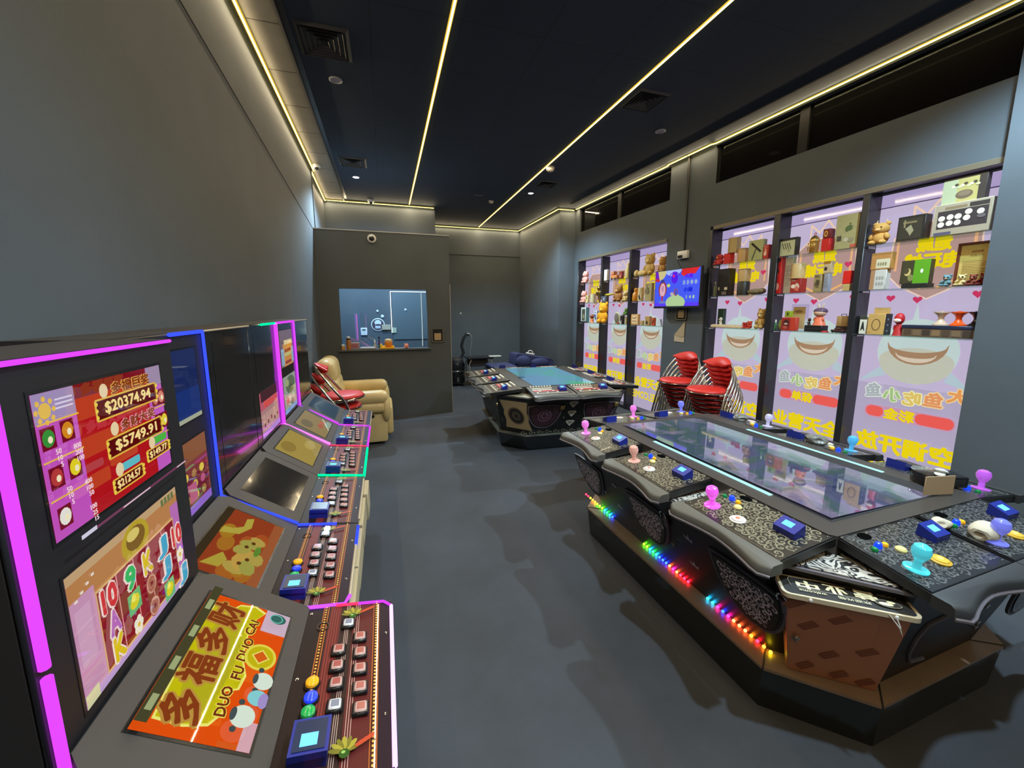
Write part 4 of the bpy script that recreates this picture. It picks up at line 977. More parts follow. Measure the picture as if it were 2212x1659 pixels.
        for a in (.285, -.345):
            for z in (.52, .37):
                M = face_matrix('L', a, z, .002)
                c.build('crown_decal', m_printm, M @ Vector((0, 0, 0)), M.to_3x3() @ Vector((1, 0, 0)), M.to_3x3() @ Vector((0, 1, 0)), t)
        # frame line around the near side front, a catch
        M = face_matrix('N', -.17, .38, .004)
        MB(M).tube([(.06, .115, 0), (-.05, .105, 0), (-.075, .05, 0), (-.06, -.04, 0), (-.01, -.11, 0), (.09, -.13, 0)], .007, 6).build('front_trim_loop', m_trimg, t)
        for a, z in ((.20, .44), (.235, .31), (.225, .34)): MB(face_matrix('N', a, z, .0)).lathe([(.012, 0), (.012, .008), (0, .010)], 10).build('catch', m_chrome, t)
        # coloured LED bulbs along the foot of the left side
        cols = [(1, .01, .03), (1, .22, .01), (.8, .6, .01), (.12, .95, .01), (.01, .9, .08), (.01, .5, .95), (.01, .04, 1), (1, .01, .35), (1, .12, .03)]
        runs = [(.86, .50, 12, 0), (.16, -.20, 14, 3), (-.33, -.66, 12, 5)]
        k = 0
        for a0, a1, n, ph in runs:
            for i in range(n):
                yy = a0 + (a1 - a0) * i / (n - 1); cc = cols[(i // 2 + ph + (i % 3 == 2)) % 9]; nm = 'bulb_%d' % cols.index(cc)
                mm_ = emis(nm, (cc[0], cc[1], cc[2], 1), 16.0)
                MB().ell((-tx - .010, yy, zb + .010), (.007, .007, .007), u=8, w=6).build('led_bulb', mm_, t)
    else:
        ring = Canvas()
        for r_, w_, col in ((.075, .006, rgb(165, 120, 130)), (.048, .004, rgb(150, 110, 120)), (.028, .004, rgb(140, 100, 112))): ring.ring(0, 0, r_, r_, w_, col)
        for i in range(6): ring.ell(.036 * cos(i * pi / 3), .036 * sin(i * pi / 3), .010, .010, rgb(120, 85, 95), 8)
        for sx in (-1, 1): ring.ring(sx * .115, .075, .02, .02, .004, rgb(130, 95, 105))
        mf = mat('maroon_frame', (.16, .12, .13, 1), .35)
        for a in (-.30, .34):
            d, M = door('N', a, .60, .20, .30, d_maroon, mf)
            ring.build('door_rings', m_printm, M @ Vector((0, -.13, .0135)), M.to_3x3() @ Vector((1, 0, 0)), M.to_3x3() @ Vector((0, 1, 0)), d)
            MB(M).bbox(.165, -.05, .012, .215, .0, .028, .004, 1).build('padlock', mat('brass', (.60, .42, .15, 1), .3, .8), d)
        c = Canvas(); c.poly([(-.055, .022), (-.035, .04), (.035, .04), (.055, .022), (0, -.045)], rgb(205, 200, 180))
        for i in range(3): c.rect(-.03 + .005 * i, .018 - .012 * i, .03 - .005 * i, .024 - .012 * i, rgb(60, 50, 45))
        for z in (.595, .48, .36):
            M = face_matrix('N', .02, z, .003); c.build('diamond_badge', m_printm, M @ Vector((0, 0, 0)), M.to_3x3() @ Vector((1, 0, 0)), M.to_3x3() @ Vector((0, 1, 0)), t)
        M = face_matrix('C', 0, .47, .001)
        q = Canvas(); w, h = .175, .185
        q.poly([(-w, h), (-w * .82, h * .3), (-w * .9, 0), (-w * .82, -h * .4), (-w * .95, -h), (w * .95, -h), (w * .82, -h * .4), (w * .9, 0), (w * .82, h * .3), (w, h)], rgb(185, 160, 115))
        q.ell(0, -.01, .105, .115, rgb(120, 100, 70), 28); q.ell(0, -.01, .088, .098, rgb(45, 38, 32), 28); q.ring(0, -.01, .05, .055, .006, rgb(150, 130, 100)); q.ring(0, -.01, .03, .033, .005, rgb(150, 130, 100))
        q.build('corner_emblem', m_printm, M @ Vector((0, 0, .001)), M.to_3x3() @ Vector((1, 0, 0)), M.to_3x3() @ Vector((0, 1, 0)), t)
        s_ = Canvas()
        for i in range(12):
            x0 = -.52 + .095 * i; s_.ring(x0, 0, .022, .020, .006, rgb(150, 140, 115), 12); s_.ell(x0 + .042, -.006, .012, .008, rgb(140, 130, 105), 8)
        M = face_matrix('N', .0, zb + .03, .002); s_.build('scroll_border', m_printm, M @ Vector((0, 0, 0)), M.to_3x3() @ Vector((1, 0, 0)), M.to_3x3() @ Vector((0, 1, 0)), t)
        g = Canvas()
        for i in range(7): g.line([(-.75 + .24 * i, .12), (-.70 + .24 * i, -.12)], .004, rgb(105, 112, 100)); g.ell(-.66 + .24 * i, .03 * (i % 3 - 1), .012, .03, rgb(120, 128, 118), 8); g.line([(-.72 + .24 * i, -.02), (-.56 + .24 * i, -.03)], .004, rgb(90, 98, 88))
        M = face_matrix('L', .0, .48, .002); g.build('worn_side_print', m_printm, M @ Vector((0, 0, 0)), M.to_3x3() @ Vector((1, 0, 0)), M.to_3x3() @ Vector((0, 1, 0)), t)
        for a in (.3, -.22, .62): MB(face_matrix('L', a, .58, .0)).lathe([(.022, 0), (.022, .012), (0, .016)], 12).build('door_lock', mat('brass', (.60, .42, .15, 1), .3, .8), t)
    return t

W_, Y_ = 'white', 'amber'
fish_table('near ten-seat fish game table with black damask panels and glowing joysticks', 2.01, 1.735, radians(1.5), .765, 1.06, .29,
           dict(L0=('magenta', W_, 1), L1=('salmon', W_, 1), L2=('pink', W_, 1), N0=('cyan', Y_, 1), N1=('blue', Y_, 1), R0=('violet', W_, 1), R1=('sky', W_, 1), R2=('lilac', W_, 1), F0=('pink', W_, 1), F1=('blue', W_, 1)), 'near')
fish_table('far fish game table with bright blue-green screen and maroon doors', 1.96, 4.76, radians(-3.5), .88, 1.06, .36, {}, 'far')

# ------------------------------------------------------------------ display cabinets, posters, prizes along the right wall
m_frame = mat('anodised_black', (0.020, 0.020, 0.022, 1), 0.3)
m_rail = mat('rail_metal_warm_lit', (0.14, 0.115, 0.075, 1), 0.35)  # dark frame metal coloured brown to carry the warm strip light
m_shelf = glass('shelf_glass', (0.80, 0.90, 0.86, 1), 0.08)
m_poster = print_mat('backlit_poster', emission=0.80, rough=0.05, base=0.05, sampling='AUTO')
m_satin = mat('toy_eye', (0.015, 0.012, 0.012, 1), 0.15)

def cabinet(label, spans, ups, ztop, zs, group):
    y0, y1 = spans[0][0], spans[-1][1]; yc = (y0 + y1) / 2
    t = thing('display_cabinet', label, 'display cabinet', W(0, yc, 0), WA, 'built-in display cabinets')
    MB().bbox(-.012, y0 - yc - .0, ztop - .042, .03, y1 - yc, ztop, .003, 1).build('top_rail', m_rail, t)
    MB().box(.03, y0 - yc, ztop - .03, .15, y1 - yc, ztop - .004).build('top_panel', m_frame, t, smooth=0)
    MB().box(.0, y0 - yc, .001, .15, y1 - yc, .05).build('bottom_rail', m_frame, t, smooth=0)
    for a, b in ups: MB().bbox(-.012, a - yc, .002, .15, b - yc, ztop - .042, .003, 1).build('upright', m_frame, t)
    for a, b in spans:
        for z in zs:
            s = MB().box(-.030, a - yc + .001, z - .009, .148, b - yc - .001, z).build('glass_shelf', m_shelf, t, smooth=0)
            for yy in (a - yc + .006, b - yc - .006): MB().box(.02, yy - .006, z - .02, .11, yy + .006, z - .0095).build('shelf_bracket', m_chrome, s, smooth=0)
    return t
SPR = [(1.632, 2.413), (2.471, 3.173), (3.249, 4.013)]
SPL = [(4.796, 5.557), (5.612, 6.372), (6.420, 7.200)]
cabinet('near built-in black display cabinet with three bays beside the right pillar', SPR, [(2.415, 2.469), (3.175, 3.247), (4.015, 4.065)], 2.60, (2.138, 1.774, 1.404), '')
cabinet('far built-in black display cabinet with three bays left of the television', SPL, [(5.559, 5.610), (6.374, 6.418), (7.202, 7.224)], 2.582, (2.118, 1.750, 1.382), '')

def heart(c, x, y, s, col):
    p = []
    for k in range(20):
        a = 2 * pi * k / 20; p.append((x + s * .0625 * (16 * sin(a) ** 3) * .5, y + s * .0625 * (13 * cos(a) - 5 * cos(2 * a) - 2 * cos(3 * a) - cos(4 * a)) * .5))
    c.poly(p, col)
def poster(label, yc, half, big, pill, welcome=True):
    y0, y1 = yc - half, yc + half
    t = thing('window_poster', label, 'poster', W(.158, yc, 0), WA, 'backlit shop window posters seen from behind')
    MB().box(0, -half, .05, .012, half, 2.552).build('glass_pane', mat('pane_back', (.25, .22, .3, 1), .3), t, smooth=0)
    c = Canvas(); LILAC = rgb(206, 193, 225)
    c.rect(-half, .05, half, 2.552, LILAC); c.rect(-half, .05, half, .98, rgb(190, 179, 208)); c.rect(-half, 2.45, half, 2.552, rgb(186, 170, 216)); c.rect(-half, 2.444, half, 2.452, rgb(60, 50, 90))
    # emblem: crown, hexagon badge, two lines of gold lettering
    c.line([(-.17, 2.26), (-.17, 2.42), (-.09, 2.34), (-.02, 2.44), (.05, 2.34), (.13, 2.42), (.13, 2.26)], .016, rgb(250, 215, 190))
    hexo = [(-.27, 2.18), (-.29, 1.90), (-.20, 1.80), (-.02, 1.70), (.16, 1.80), (.25, 1.90), (.23, 2.18), (.12, 2.28), (-.16, 2.28)]
    c.poly([(x * 1.04, 1.99 + (y - 1.99) * 1.04) for x, y in hexo], rgb(252, 220, 200)); c.poly(hexo, rgb(192, 158, 150))
    for sx in (-1, 1): c.line([(-.02 + sx * .225, 2.16), (-.02 + sx * .225, 1.93)], .018, rgb(250, 190, 140)); c.line([(-.02 + sx * .17, 1.84), (-.02 + sx * .05, 1.775)], .018, rgb(250, 190, 120))
    Y = rgb(252, 226, 20)
    c.text('迪威', -.022, 2.118, .115, Y, mirror=True, bold=.06, w=.20); c.text('电玩城', -.025, 1.985, .115, Y, mirror=True, bold=.06, w=.32)
    for x, y in ((-.07, 1.690), (-.245, 1.705), (.265, 1.722), (.19, 2.02)): heart(c, x, y, .062, rgb(215, 60, 105))
    # plain pale fish-like shape with fins
    PB = rgb(205, 226, 224); CRM = rgb(205, 208, 190)
    c.poly([(-.085, 1.50), (-.06, 1.66), (-.035, 1.50)], PB); c.poly([(-.24, 1.14), (-.37, 1.02), (-.38, .99), (-.30, 1.03), (-.21, 1.06)], rgb(190, 212, 222)); c.poly([(.19, 1.14), (.29, 1.04), (.33, .99), (.24, 1.03), (.16, 1.06)], rgb(190, 212, 222))
    c.ell(-.03, 1.275, .255, .262, PB, 36); c.ell(-.03, 1.20, .235, .185, CRM, 36, a0=pi, a1=2 * pi); c.ell(-.03, 1.205, .235, .10, CRM, 30)
    c.poly([(-.22, 1.345)] + [(-.03 - .19 * cos(pi * k / 12), 1.335 - .165 * sin(pi * k / 12)) for k in range(13)] + [(.16, 1.345)] + [(-.03 + .18 * cos(pi * k / 12), 1.325 - .055 * sin(pi * k / 12)) for k in range(13)], rgb(176, 140, 108))
    c.poly([(-.03 - .13 * cos(pi * k / 10), 1.262 - .076 * sin(pi * k / 10)) for k in range(11)] + [(-.03 + .12 * cos(pi * k / 10), 1.25 - .028 * sin(pi * k / 10)) for k in range(11)], rgb(228, 212, 190))
    for t_, x, y, col, oc, r in (('大', .255, .962, rgb(245, 165, 95), rgb(255, 225, 160), -.08), ('鱼', .120, .914, rgb(240, 160, 105), rgb(255, 230, 170), 0), ('吃', -.008, .897, rgb(235, 205, 110), rgb(255, 250, 190), 0), ('小', -.138, .906, rgb(170, 205, 140), rgb(235, 245, 200), .1), ('鱼', -.272, .928, rgb(180, 190, 195), rgb(240, 248, 235), .2)):
        c.text(t_, x, y, .108, col, rot=r, mirror=True, bold=.04, outline=oc)
    P = rgb(250, 100, 92); c.rrect(-.315, .690, .275, .800, .05, rgb(210, 160, 190)); c.rrect(-.30, .700, -.175, .790, .04, P); c.rrect(.035, .700, .265, .790, .04, P)
    c.text(pill, -.07, .745, .092, Y, mirror=True, bold=.05, w=.20)
    c.text(big, -.02, .485, .150, Y, mirror=True, bold=.05, w=.64)
    if welcome: c.text('WELCOME', -.03, .275, .115, Y, mirror=True, bold=.03, w=.66)
    c.build('poster_print', m_poster, (-.0005, 0, 0), (0, -1, 0), (0, 0, 1), t, eps=.00025)
A_, B_ = '空调开放', '全天营业'
poster('window poster nearest the right pillar, big yellow air-conditioning characters seen reversed', 2.02, .400, A_, '彩金')
poster('window poster in the middle bay of the near cabinet, reversed round-the-clock opening characters', 2.805, .385, B_, '保单')
poster('window poster behind the stacked red chairs, left bay of the near cabinet', 3.630, .440, A_, '彩金')
poster('window poster just left of the television pier, with reversed WELCOME at its foot', 5.185, .405, B_, '彩金')
poster('window poster in the middle bay of the far cabinet', 5.985, .395, A_, '保单')
poster('window poster in the farthest bay beside the alcove pier', 6.795, .415, A_, '彩金')

# ---- prizes on the glass shelves
def K(y): return y / 4.0
CM = {}
def colm(c, rough=.5, coat=0.0, sheen=0.0):
    k = (tuple(c), rough, coat)
    if k not in CM: CM[k] = mat('prize_colour_%d' % len(CM), c, rough, coat=coat, noise=.06, nscale=30)
    return CM[k]
def prize_box(name, label, cat, y, w, z, h, col, art=None, D=.085, group=None, side=None, x=.02):
    k = K(y); D = min(D, .45 * w / k); Wd = w - D * k * .9; yc = y + D * k * .45
    if art is None and side is None:
        o = MB().bbox(0, -Wd / 2, 0, D, Wd / 2, h, .003, 1).build(name, colm(col), None, loc=W(x, yc, z + .0012), rotz=WA); tag(o, label, cat, group); return o
    t = thing(name, label, cat, W(x, yc, z + .0012), WA, group)
    MB().bbox(0, -Wd / 2, 0, D, Wd / 2, h, .003, 1).build('carton', colm(col), t)
    if art: c = Canvas((0, 0, Wd, h)); art(c, Wd, h); c.build('front_print', m_printm, (-.0006, Wd / 2, 0), (0, -1, 0), (0, 0, 1), t, eps=.00025)
    if side: c = Canvas(); side(c, D, h); c.build('side_print', m_printm, (0, -Wd / 2 - .0006, 0), (1, 0, 0), (0, 0, 1), t, eps=.00025)
    return t
def prize_can(name, label, cat, y, w, z, h, col, prof=None, seg=20, group=None, x=.06, cap=None):
    r = w / 2 / sqrt(1 + K(y) ** 2 * .0 + .0) * .82
    r = min(r, .075); yc = y + .02
    t = thing(name, label, cat, W(x, yc, z + .0012), WA, group)
    P = prof or [(1, 0), (1, .93), (.92, 1), (0, 1)]
    MB().lathe([(0, 0)] + [(a * r, b * h) for a, b in P], seg).build('body', colm(col, .4), t)
    if cap: MB().lathe([(cap[1] * r, cap[2] * h), (cap[1] * r, h), (0, h)], seg).build('cap', colm(cap[0], .4), t)
    return t
def plush(name, label, cat, y, w, z, h, col, muz=None, ears=True, sit=True, x=.055, group=None, yaw=0.0, horns=False, legs=True):
    w = min(w, h * .95) if h > .1 else w
    s = h; t = thing(name, label, cat, W(x, y, z + .001), WA + yaw, group)
    wd = w * .42
    b = MB()                                       # local: faces -x
    b.ell((0, 0, s * .30), (min(.05, wd * .8), wd * .78, s * .30)); b.ell((-.004, 0, s * .70), (min(.055, wd * .85), wd * .82, s * .26))
    for sy in (-1, 1):
        b.ell((-.02, sy * wd * .75, s * .36), (.022, wd * .26, s * .16), rot=Matrix.Rotation(sy * .4, 3, 'X'))
        if legs: b.ell((-.038, sy * wd * .50, s * .11), (.036, wd * .33, s * .105))
    b.build('body', colm(col, .85), t)
    if ears:
        for sy in (-1, 1): MB().ell((0, sy * wd * .62, s * .91), (.014, wd * .26, s * .09)).build('ear', colm(col, .85), t)
    if horns:
        for sy in (-1, 1): MB().tube([(0, sy * wd * .35, s * .90), (0, sy * wd * .5, s * 1.0), (0, sy * wd * .42, s * 1.1)], [wd * .1, wd * .08, wd * .02], 6).build('horn', colm(rgb(215, 180, 130), .6), t)
    mz = MB().ell((-min(.055, wd * .85) * .92, 0, s * .64), (.014, wd * .30, s * .075)).build('muzzle', colm(muz or col, .8), t)
    for sy in (-1, 1): MB().ell((-min(.055, wd * .85) * .93, sy * wd * .33, s * .74), (.006, .006, .007), u=8, w=6).build('eye', m_satin, t)
    return t
def figure(name, label, cat, y, w, z, h, head, body, x=.05, group=None, hat=None):
    t = thing(name, label, cat, W(x, y, z + .001), WA, group); wd = w * .42
    MB().lathe([(0, 0), (wd * .95, 0), (wd * .8, h * .08), (wd * .55, h * .42), (wd * .35, h * .52), (0, h * .54)], 14, sx=.8).ell((-.01, wd * .55, h * .34), (wd * .2, wd * .2, h * .13)).ell((-.01, -wd * .55, h * .34), (wd * .2, wd * .2, h * .13)).build('body', colm(body, .5), t)
    MB().ell((0, 0, h * .72), (wd * .78, wd * .85, h * .25)).build('head', colm(head, .5), t)
    if hat is not None: MB().ell((.004, 0, h * .80), (wd * .84, wd * .92, h * .20), w=8).build('hat', colm(hat, .5), t)
    return t
def blob_art(*cols):
    def f(c, w, h):
        rnd = random.Random(len(cols) * 7 + int(w * 1000))
        for col in cols:
            c.ell(w * rnd.uniform(.3, .7), h * rnd.uniform(.3, .65), w * rnd.uniform(.16, .30), h * rnd.uniform(.12, .22), col, 12, rnd.random())
        for k in range(3): c.rect(w * .12, h * (.82 + .045 * k), w * rnd.uniform(.4, .85), h * (.835 + .045 * k), cols[-1])
    return f
def lines_art(col, n=8):
    def f(c, w, h):
        for k in range(n): c.rect(w * .14, h * (.2 + .6 * k / n), w * (.86 if k % 3 else .6), h * (.2 + .6 * k / n + .012), col)
    return f
TAN, OLIVE, CRM_ = rgb(205, 180, 125), rgb(165, 155, 105), rgb(215, 205, 165)
G1, G2, G3 = 'prizes on the near cabinet shelves', 'prizes on the near cabinet shelves', 'prizes on the far cabinet shelves'
Z1, Z2, Z3 = 2.138, 1.774, 1.404
# near cabinet, left bay
plush('bird_plush', 'pink-red bird toy at the left end of the top shelf above the stacked chairs', 'toy', 3.94, .13, Z1, .135, rgb(205, 70, 70), rgb(240, 160, 40), ears=False, group=G1)
prize_box('gift_box', 'plain bright red box on the top shelf beside the pink-red bird', 'box', 3.785, .15, Z1, .121, rgb(215, 25, 15), group=G1)
t = prize_can('hexagonal_box', 'tall tan hexagonal box standing on the plain red box', 'box', 3.74, .16, Z1 + .1225, .165, rgb(195, 170, 110), [(1, 0), (1, 1), (0, 1)], 6, G1, x=.062)
prize_can('canister', 'orange-tan canister on the top shelf beside the pale green box', 'canister', 3.615, .13, Z1, .155, rgb(205, 160, 95), group=G1, cap=(rgb(190, 165, 110), 1.0, .9))
def hammer(c, w, h): c.line([(w * .22, h * .84), (w * .30, h * .80), (w * .85, h * .42)], h * .10, rgb(25, 20, 18)); c.line([(w * .55, h * .60), (w * .30, h * .06)], h * .05, rgb(25, 20, 18)); c.ell(w * .18, h * .2, w * .05, h * .03, rgb(150, 150, 110))
prize_box('hairdryer_box', 'pale green box picturing a black hairdryer, top shelf', 'box', 3.43, .215, Z1, .215, rgb(176, 180, 120), hammer, group=G1, D=.06)
prize_box('small_red_box', 'small red box with pale dots at the right end of the left bay top shelf', 'box', 3.312, .10, Z1, .148, rgb(190, 45, 35), blob_art(rgb(225, 150, 120), rgb(240, 190, 160)), group=G1, D=.05)
prize_can('small_bottle', 'slim white and green bottle squeezed beside the big black box', 'bottle', 3.965, .045, Z2, .175, rgb(120, 130, 90), [(1, 0), (1, .6), (.5, .72), (.5, .9), (0, .9)], 14, G1, cap=(rgb(215, 205, 180), .5, .75))
prize_box('black_box', 'big black upright box on the middle shelf, left bay', 'box', 3.80, .245, Z2, .315, rgb(22, 18, 16), lambda c, w, h: (c.rect(w * .66, h * .22, w * .92, h * .32, rgb(225, 215, 180)), c.ell(w * .18, h * .28, w * .07, h * .07, rgb(190, 170, 140), 8), c.rect(w * .45, h * .05, w * .85, h * .16, rgb(120, 110, 110))), group=G1, D=.10)
prize_can('dark_tin', 'dark green-black round tin under a tan canister', 'tin', 3.575, .155, Z2, .150, rgb(38, 40, 30), group=G1)
prize_can('canister', 'tan canister stacked on the dark tin, left bay', 'canister', 3.578, .155, Z2 + .152, .138, rgb(200, 165, 105), group=G1, cap=(rgb(185, 160, 110), 1.0, .9))
o = MB().ell((0, 0, .034), (.05, .11, .034)).ell((-.01, -.07, .040), (.035, .045, .030)).build('pencil_pouch', colm(rgb(130, 118, 88), .85), None, loc=W(.06, 3.43, Z2), rotz=WA); tag(o, 'lumpy grey-tan pouch lying at the right of the middle shelf, left bay', 'pouch', G1)
prize_box('green_box', 'dark green box standing behind the pale keyboard', 'box', 3.872, .125, Z3, .222, rgb(35, 58, 38), lambda c, w, h: c.ell(w * .35, h * .42, w * .08, h * .05, rgb(220, 210, 190), 8), group=G1, x=.075, D=.05)
def kb(c, w, h): pass
t = thing('keyboard', 'long cream keyboard lying on the low shelf of the left bay', 'keyboard', W(-.024, 3.735, Z3 + .001), WA, G1)
MB().bbox(0, -.20, 0, .10, .20, .030, .004, 2).build('case', colm(rgb(225, 200, 160), .5), t); q = MB()
for i in range(14):
    for j in range(4): q.box(.012 + j * .021, -.188 + i * .027, .030, .030 + j * .021, -.165 + i * .027, .037)
q.build('keycaps', colm(rgb(205, 190, 165), .5), t, smooth=0)
figure('white_figurine', 'tiny white round-headed figurine standing on the keyboard', 'figurine', 3.84, .05, Z3 + .038, .085, rgb(235, 225, 205), rgb(225, 215, 195), x=.03, group=G1)
for i, (yy, cc, hh) in enumerate(((3.53, rgb(190, 40, 25), .070), (3.47, rgb(205, 60, 35), .085))): plush('red_toy', ('little red crab-like toy lying nearest the keyboard', 'little red toy creature second from the keyboard')[i], 'toy', yy, .075, Z3, hh, cc, rgb(225, 120, 80), group=G1)
plush('bear_plush', 'tan bear plush at the right end of the low shelf, left bay', 'plush toy', 3.33, .13, Z3, .225, rgb(190, 150, 80), rgb(215, 180, 115), group=G1)
# near cabinet, middle bay
t = prize_box('tool_kit_box', 'white boxed tool kit with black frame, top shelf of the middle bay', 'box', 3.085, .22, Z1, .178, rgb(30, 28, 26), lambda c, w, h: (c.rect(w * .05, h * .05, w * .90, h * .86, rgb(190, 190, 145)), [c.line([(w * (.22 + .12 * k), h * .72), (w * (.34 + .12 * k), h * .40)], .007, rgb(50, 45, 35)) for k in range(4)], c.ell(w * .6, h * .33, w * .08, h * .1, rgb(165, 160, 120))), group=G2, D=.05)
t = thing('gold_lantern', 'golden lantern-shaped ornament, top shelf of the middle bay', 'ornament', W(.06, 2.87, Z1 + .001), WA, G2)
MB().lathe([(0, 0), (.042, 0), (.042, .012), (.037, .016), (.037, .105), (.043, .11), (.043, .120), (.030, .150), (.012, .165), (0, .166)], 10).build('lantern_body', mat('old_gold', (.52, .33, .09, 1), .3, .9), t, smooth=30)
q = MB()
for k in range(5): q.bbox(-.046, -.030 + .015 * k - .002, .02, -.037, -.030 + .015 * k + .002, .10, .001, 1)
q.build('lattice', m_gold, t); MB().tube([(.012 * cos(k * pi / 6), 0, .178 + .014 * sin(k * pi / 6)) for k in range(13)], .003, 6).build('ring', colm(rgb(190, 70, 60), .4), t)
prize_box('red_box', 'plain red box carrying a dark red box, top shelf of the middle bay', 'box', 2.725, .115, Z1, .116, rgb(200, 22, 18), group=G2)
prize_box('dark_red_box', 'dark red box with gold disc on top of the plain red box', 'box', 2.725, .105, Z1 + .118, .083, rgb(110, 18, 14), lambda c, w, h: (c.ell(w * .42, h * .5, w * .26, h * .33, rgb(205, 150, 60), 18), c.ell(w * .42, h * .5, w * .13, h * .16, rgb(110, 40, 20), 14)), group=G2)
def apple(c, w, h):
    c.ell(w * .62, h * .60, w * .13, h * .085, rgb(85, 100, 55), 16); c.ell(w * .52, h * .575, w * .09, h * .085, rgb(85, 100, 55), 14); c.ell(w * .78, h * .63, w * .05, h * .04, rgb(160, 150, 105), 10); c.ell(w * .63, h * .72, w * .05, h * .022, rgb(85, 100, 55), 10, .7)
    c.rect(w * .10, h * .25, w * .30, h * .40, rgb(70, 62, 48)); c.ell(w * .5, h * .27, w * .11, h * .06, rgb(190, 180, 150), 12); c.ell(w * .72, h * .25, w * .12, h * .07, rgb(145, 135, 105), 12); c.rect(w * .72, h * .03, w * .98, h * .12, rgb(195, 90, 70))
prize_box('appliance_box', 'large olive box with a dark apple logo at the right end of the top shelf', 'box', 2.565, .215, Z1, .295, OLIVE, apple, group=G2, D=.06)
def redtall(c, w, h):
    c.ell(w * .35, h * .70, w * .15, h * .06, rgb(225, 180, 140)); c.ell(w * .62, h * .62, w * .22, h * .07, rgb(30, 22, 20)); c.ell(w * .55, h * .52, w * .2, h * .06, rgb(240, 215, 190)); c.ell(w * .78, h * .92, w * .16, h * .05, rgb(50, 20, 18)); c.rect(w * .06, h * .06, w * .24, h * .38, rgb(225, 170, 30)); c.ell(w * .8, h * .2, w * .15, h * .1, rgb(220, 150, 130)); c.ell(w * .5, h * .25, w * .1, h * .05, rgb(245, 225, 205))
prize_box('tall_red_box', 'tall red cartoon-printed box at the left of the middle shelf, middle bay', 'box', 3.18, .155, Z2, .365, rgb(205, 28, 20), redtall, group=G2, D=.06)
prize_box('tall_grey_box', 'tall plain grey-tan box right of the tall red box', 'box', 3.05, .11, Z2, .352, rgb(170, 150, 125), lines_art(rgb(140, 122, 100), 14), group=G2, D=.05)
prize_box('red_tin_box', 'red box with pale figures carrying a tan canister', 'box', 2.955, .16, Z2, .139, rgb(165, 40, 34), blob_art(rgb(225, 190, 170), rgb(215, 110, 90), rgb(240, 220, 200)), group=G2)
prize_can('canister', 'tan round canister stacked on the red box with pale figures', 'canister', 2.975, .145, Z2 + .141, .145, rgb(205, 172, 115), group=G2, cap=(rgb(215, 195, 150), 1.0, .92))
prize_box('brown_box', 'brown patterned upright box in the middle of the middle bay', 'box', 2.765, .095, Z2, .166, rgb(160, 140, 88), blob_art(rgb(90, 76, 48), rgb(110, 95, 60), rgb(80, 66, 40)), group=G2, D=.05)
prize_box('grey_blue_box', 'grey-blue upright box under the tan box with a dark spot', 'box', 2.69, .072, Z2, .165, rgb(150, 152, 160), lines_art(rgb(120, 122, 135), 9), group=G2, D=.05)
prize_box('spot_box', 'tan box with a round dark spot balanced on the grey-blue box', 'box', 2.695, .09, Z2 + .167, .108, rgb(200, 172, 130), lambda c, w, h: (c.rect(0, h * .78, w, h, rgb(160, 110, 30)), c.ell(w * .35, h * .38, w * .22, h * .16, rgb(50, 35, 38), 16)), group=G2, D=.05)
prize_box('low_tan_box', 'low tan box under a red cube at the right end of the middle bay', 'box', 2.52, .085, Z2, .060, rgb(200, 170, 105), lines_art(rgb(150, 120, 75), 3), group=G2, D=.05)
prize_box('red_cube', 'red cube box on top of the low tan box', 'box', 2.522, .095, Z2 + .062, .112, rgb(220, 26, 16), group=G2, D=.05)
prize_can('green_bottle', 'small green bottle with white cap at the left end of the low shelf, middle bay', 'bottle', 3.160, .055, Z3, .105, rgb(70, 110, 70), [(1, 0), (1, .55), (.4, .7), (.4, 1), (0, 1)], 14, G2, cap=(rgb(235, 235, 220), .5, .72))
o = MB().ell((0, 0, .052), (.03, .034, .052)).ell((0, .01, .085), (.02, .022, .022)).build('green_soft_toy', colm(rgb(150, 165, 85), .9), None, loc=W(.05, 3.098, Z3), rotz=WA); tag(o, 'pale green soft toy beside the red picture box', 'toy', G2)
prize_box('red_picture_box', 'red box with a framed dark picture, low shelf of the middle bay', 'box', 2.975, .18, Z3, .131, rgb(200, 60, 38), lambda c, w, h: (c.rect(w * .04, h * .06, w * .62, h * .92, rgb(150, 34, 26)), c.ell(w * .34, h * .55, w * .2, h * .28, rgb(60, 22, 20)), c.ell(w * .34, h * .52, w * .13, h * .07, rgb(230, 170, 150)), c.ell(w * .3, h * .25, w * .16, h * .12, rgb(185, 80, 65))), group=G2, D=.05, x=-.012)
prize_box('lime_cube', 'small lime green box standing on the red picture box', 'box', 2.995, .086, Z3 + .133, .063, rgb(150, 170, 30), lambda c, w, h: (c.rect(w * .25, h * .2, w * .75, h * .8, rgb(120, 140, 20)), c.rect(w * .4, h * .3, w * .6, h * .7, rgb(40, 50, 10))), group=G2, D=.04, x=-.010)
t = thing('acrylic_stand', 'clear acrylic stand holding a tan printed card behind the lime box', 'display stand', W(.085, 2.955, Z3 + .001), WA, G2)
MB().box(0, -.085, 0, .004, .085, .262).build('acrylic_sheet', glass('acrylic', (.93, .93, .97, 1), .06), t, smooth=0); MB().bbox(0, -.085, 0, .045, .085, .004, .001, 1).build('foot', glass('acrylic', (.93, .93, .97, 1), .06), t)
c = Canvas(); c.rect(-.065, .02, .055, .235, rgb(205, 178, 120)); c.rect(-.065, .165, .055, .235, rgb(170, 130, 75)); c.ell(-.01, .19, .04, .015, rgb(120, 85, 45)); c.build('card', m_printm, (-.001, 0, 0), (0, -1, 0), (0, 0, 1), t)
prize_box('black_console', 'flat black console box lying under the doll, low shelf', 'box', 2.725, .215, Z3, .060, rgb(18, 17, 20), lambda c, w, h: c.rect(w * .05, h * .45, w * .95, h * .5, rgb(60, 58, 62)), group=G2, D=.09, x=-.015)
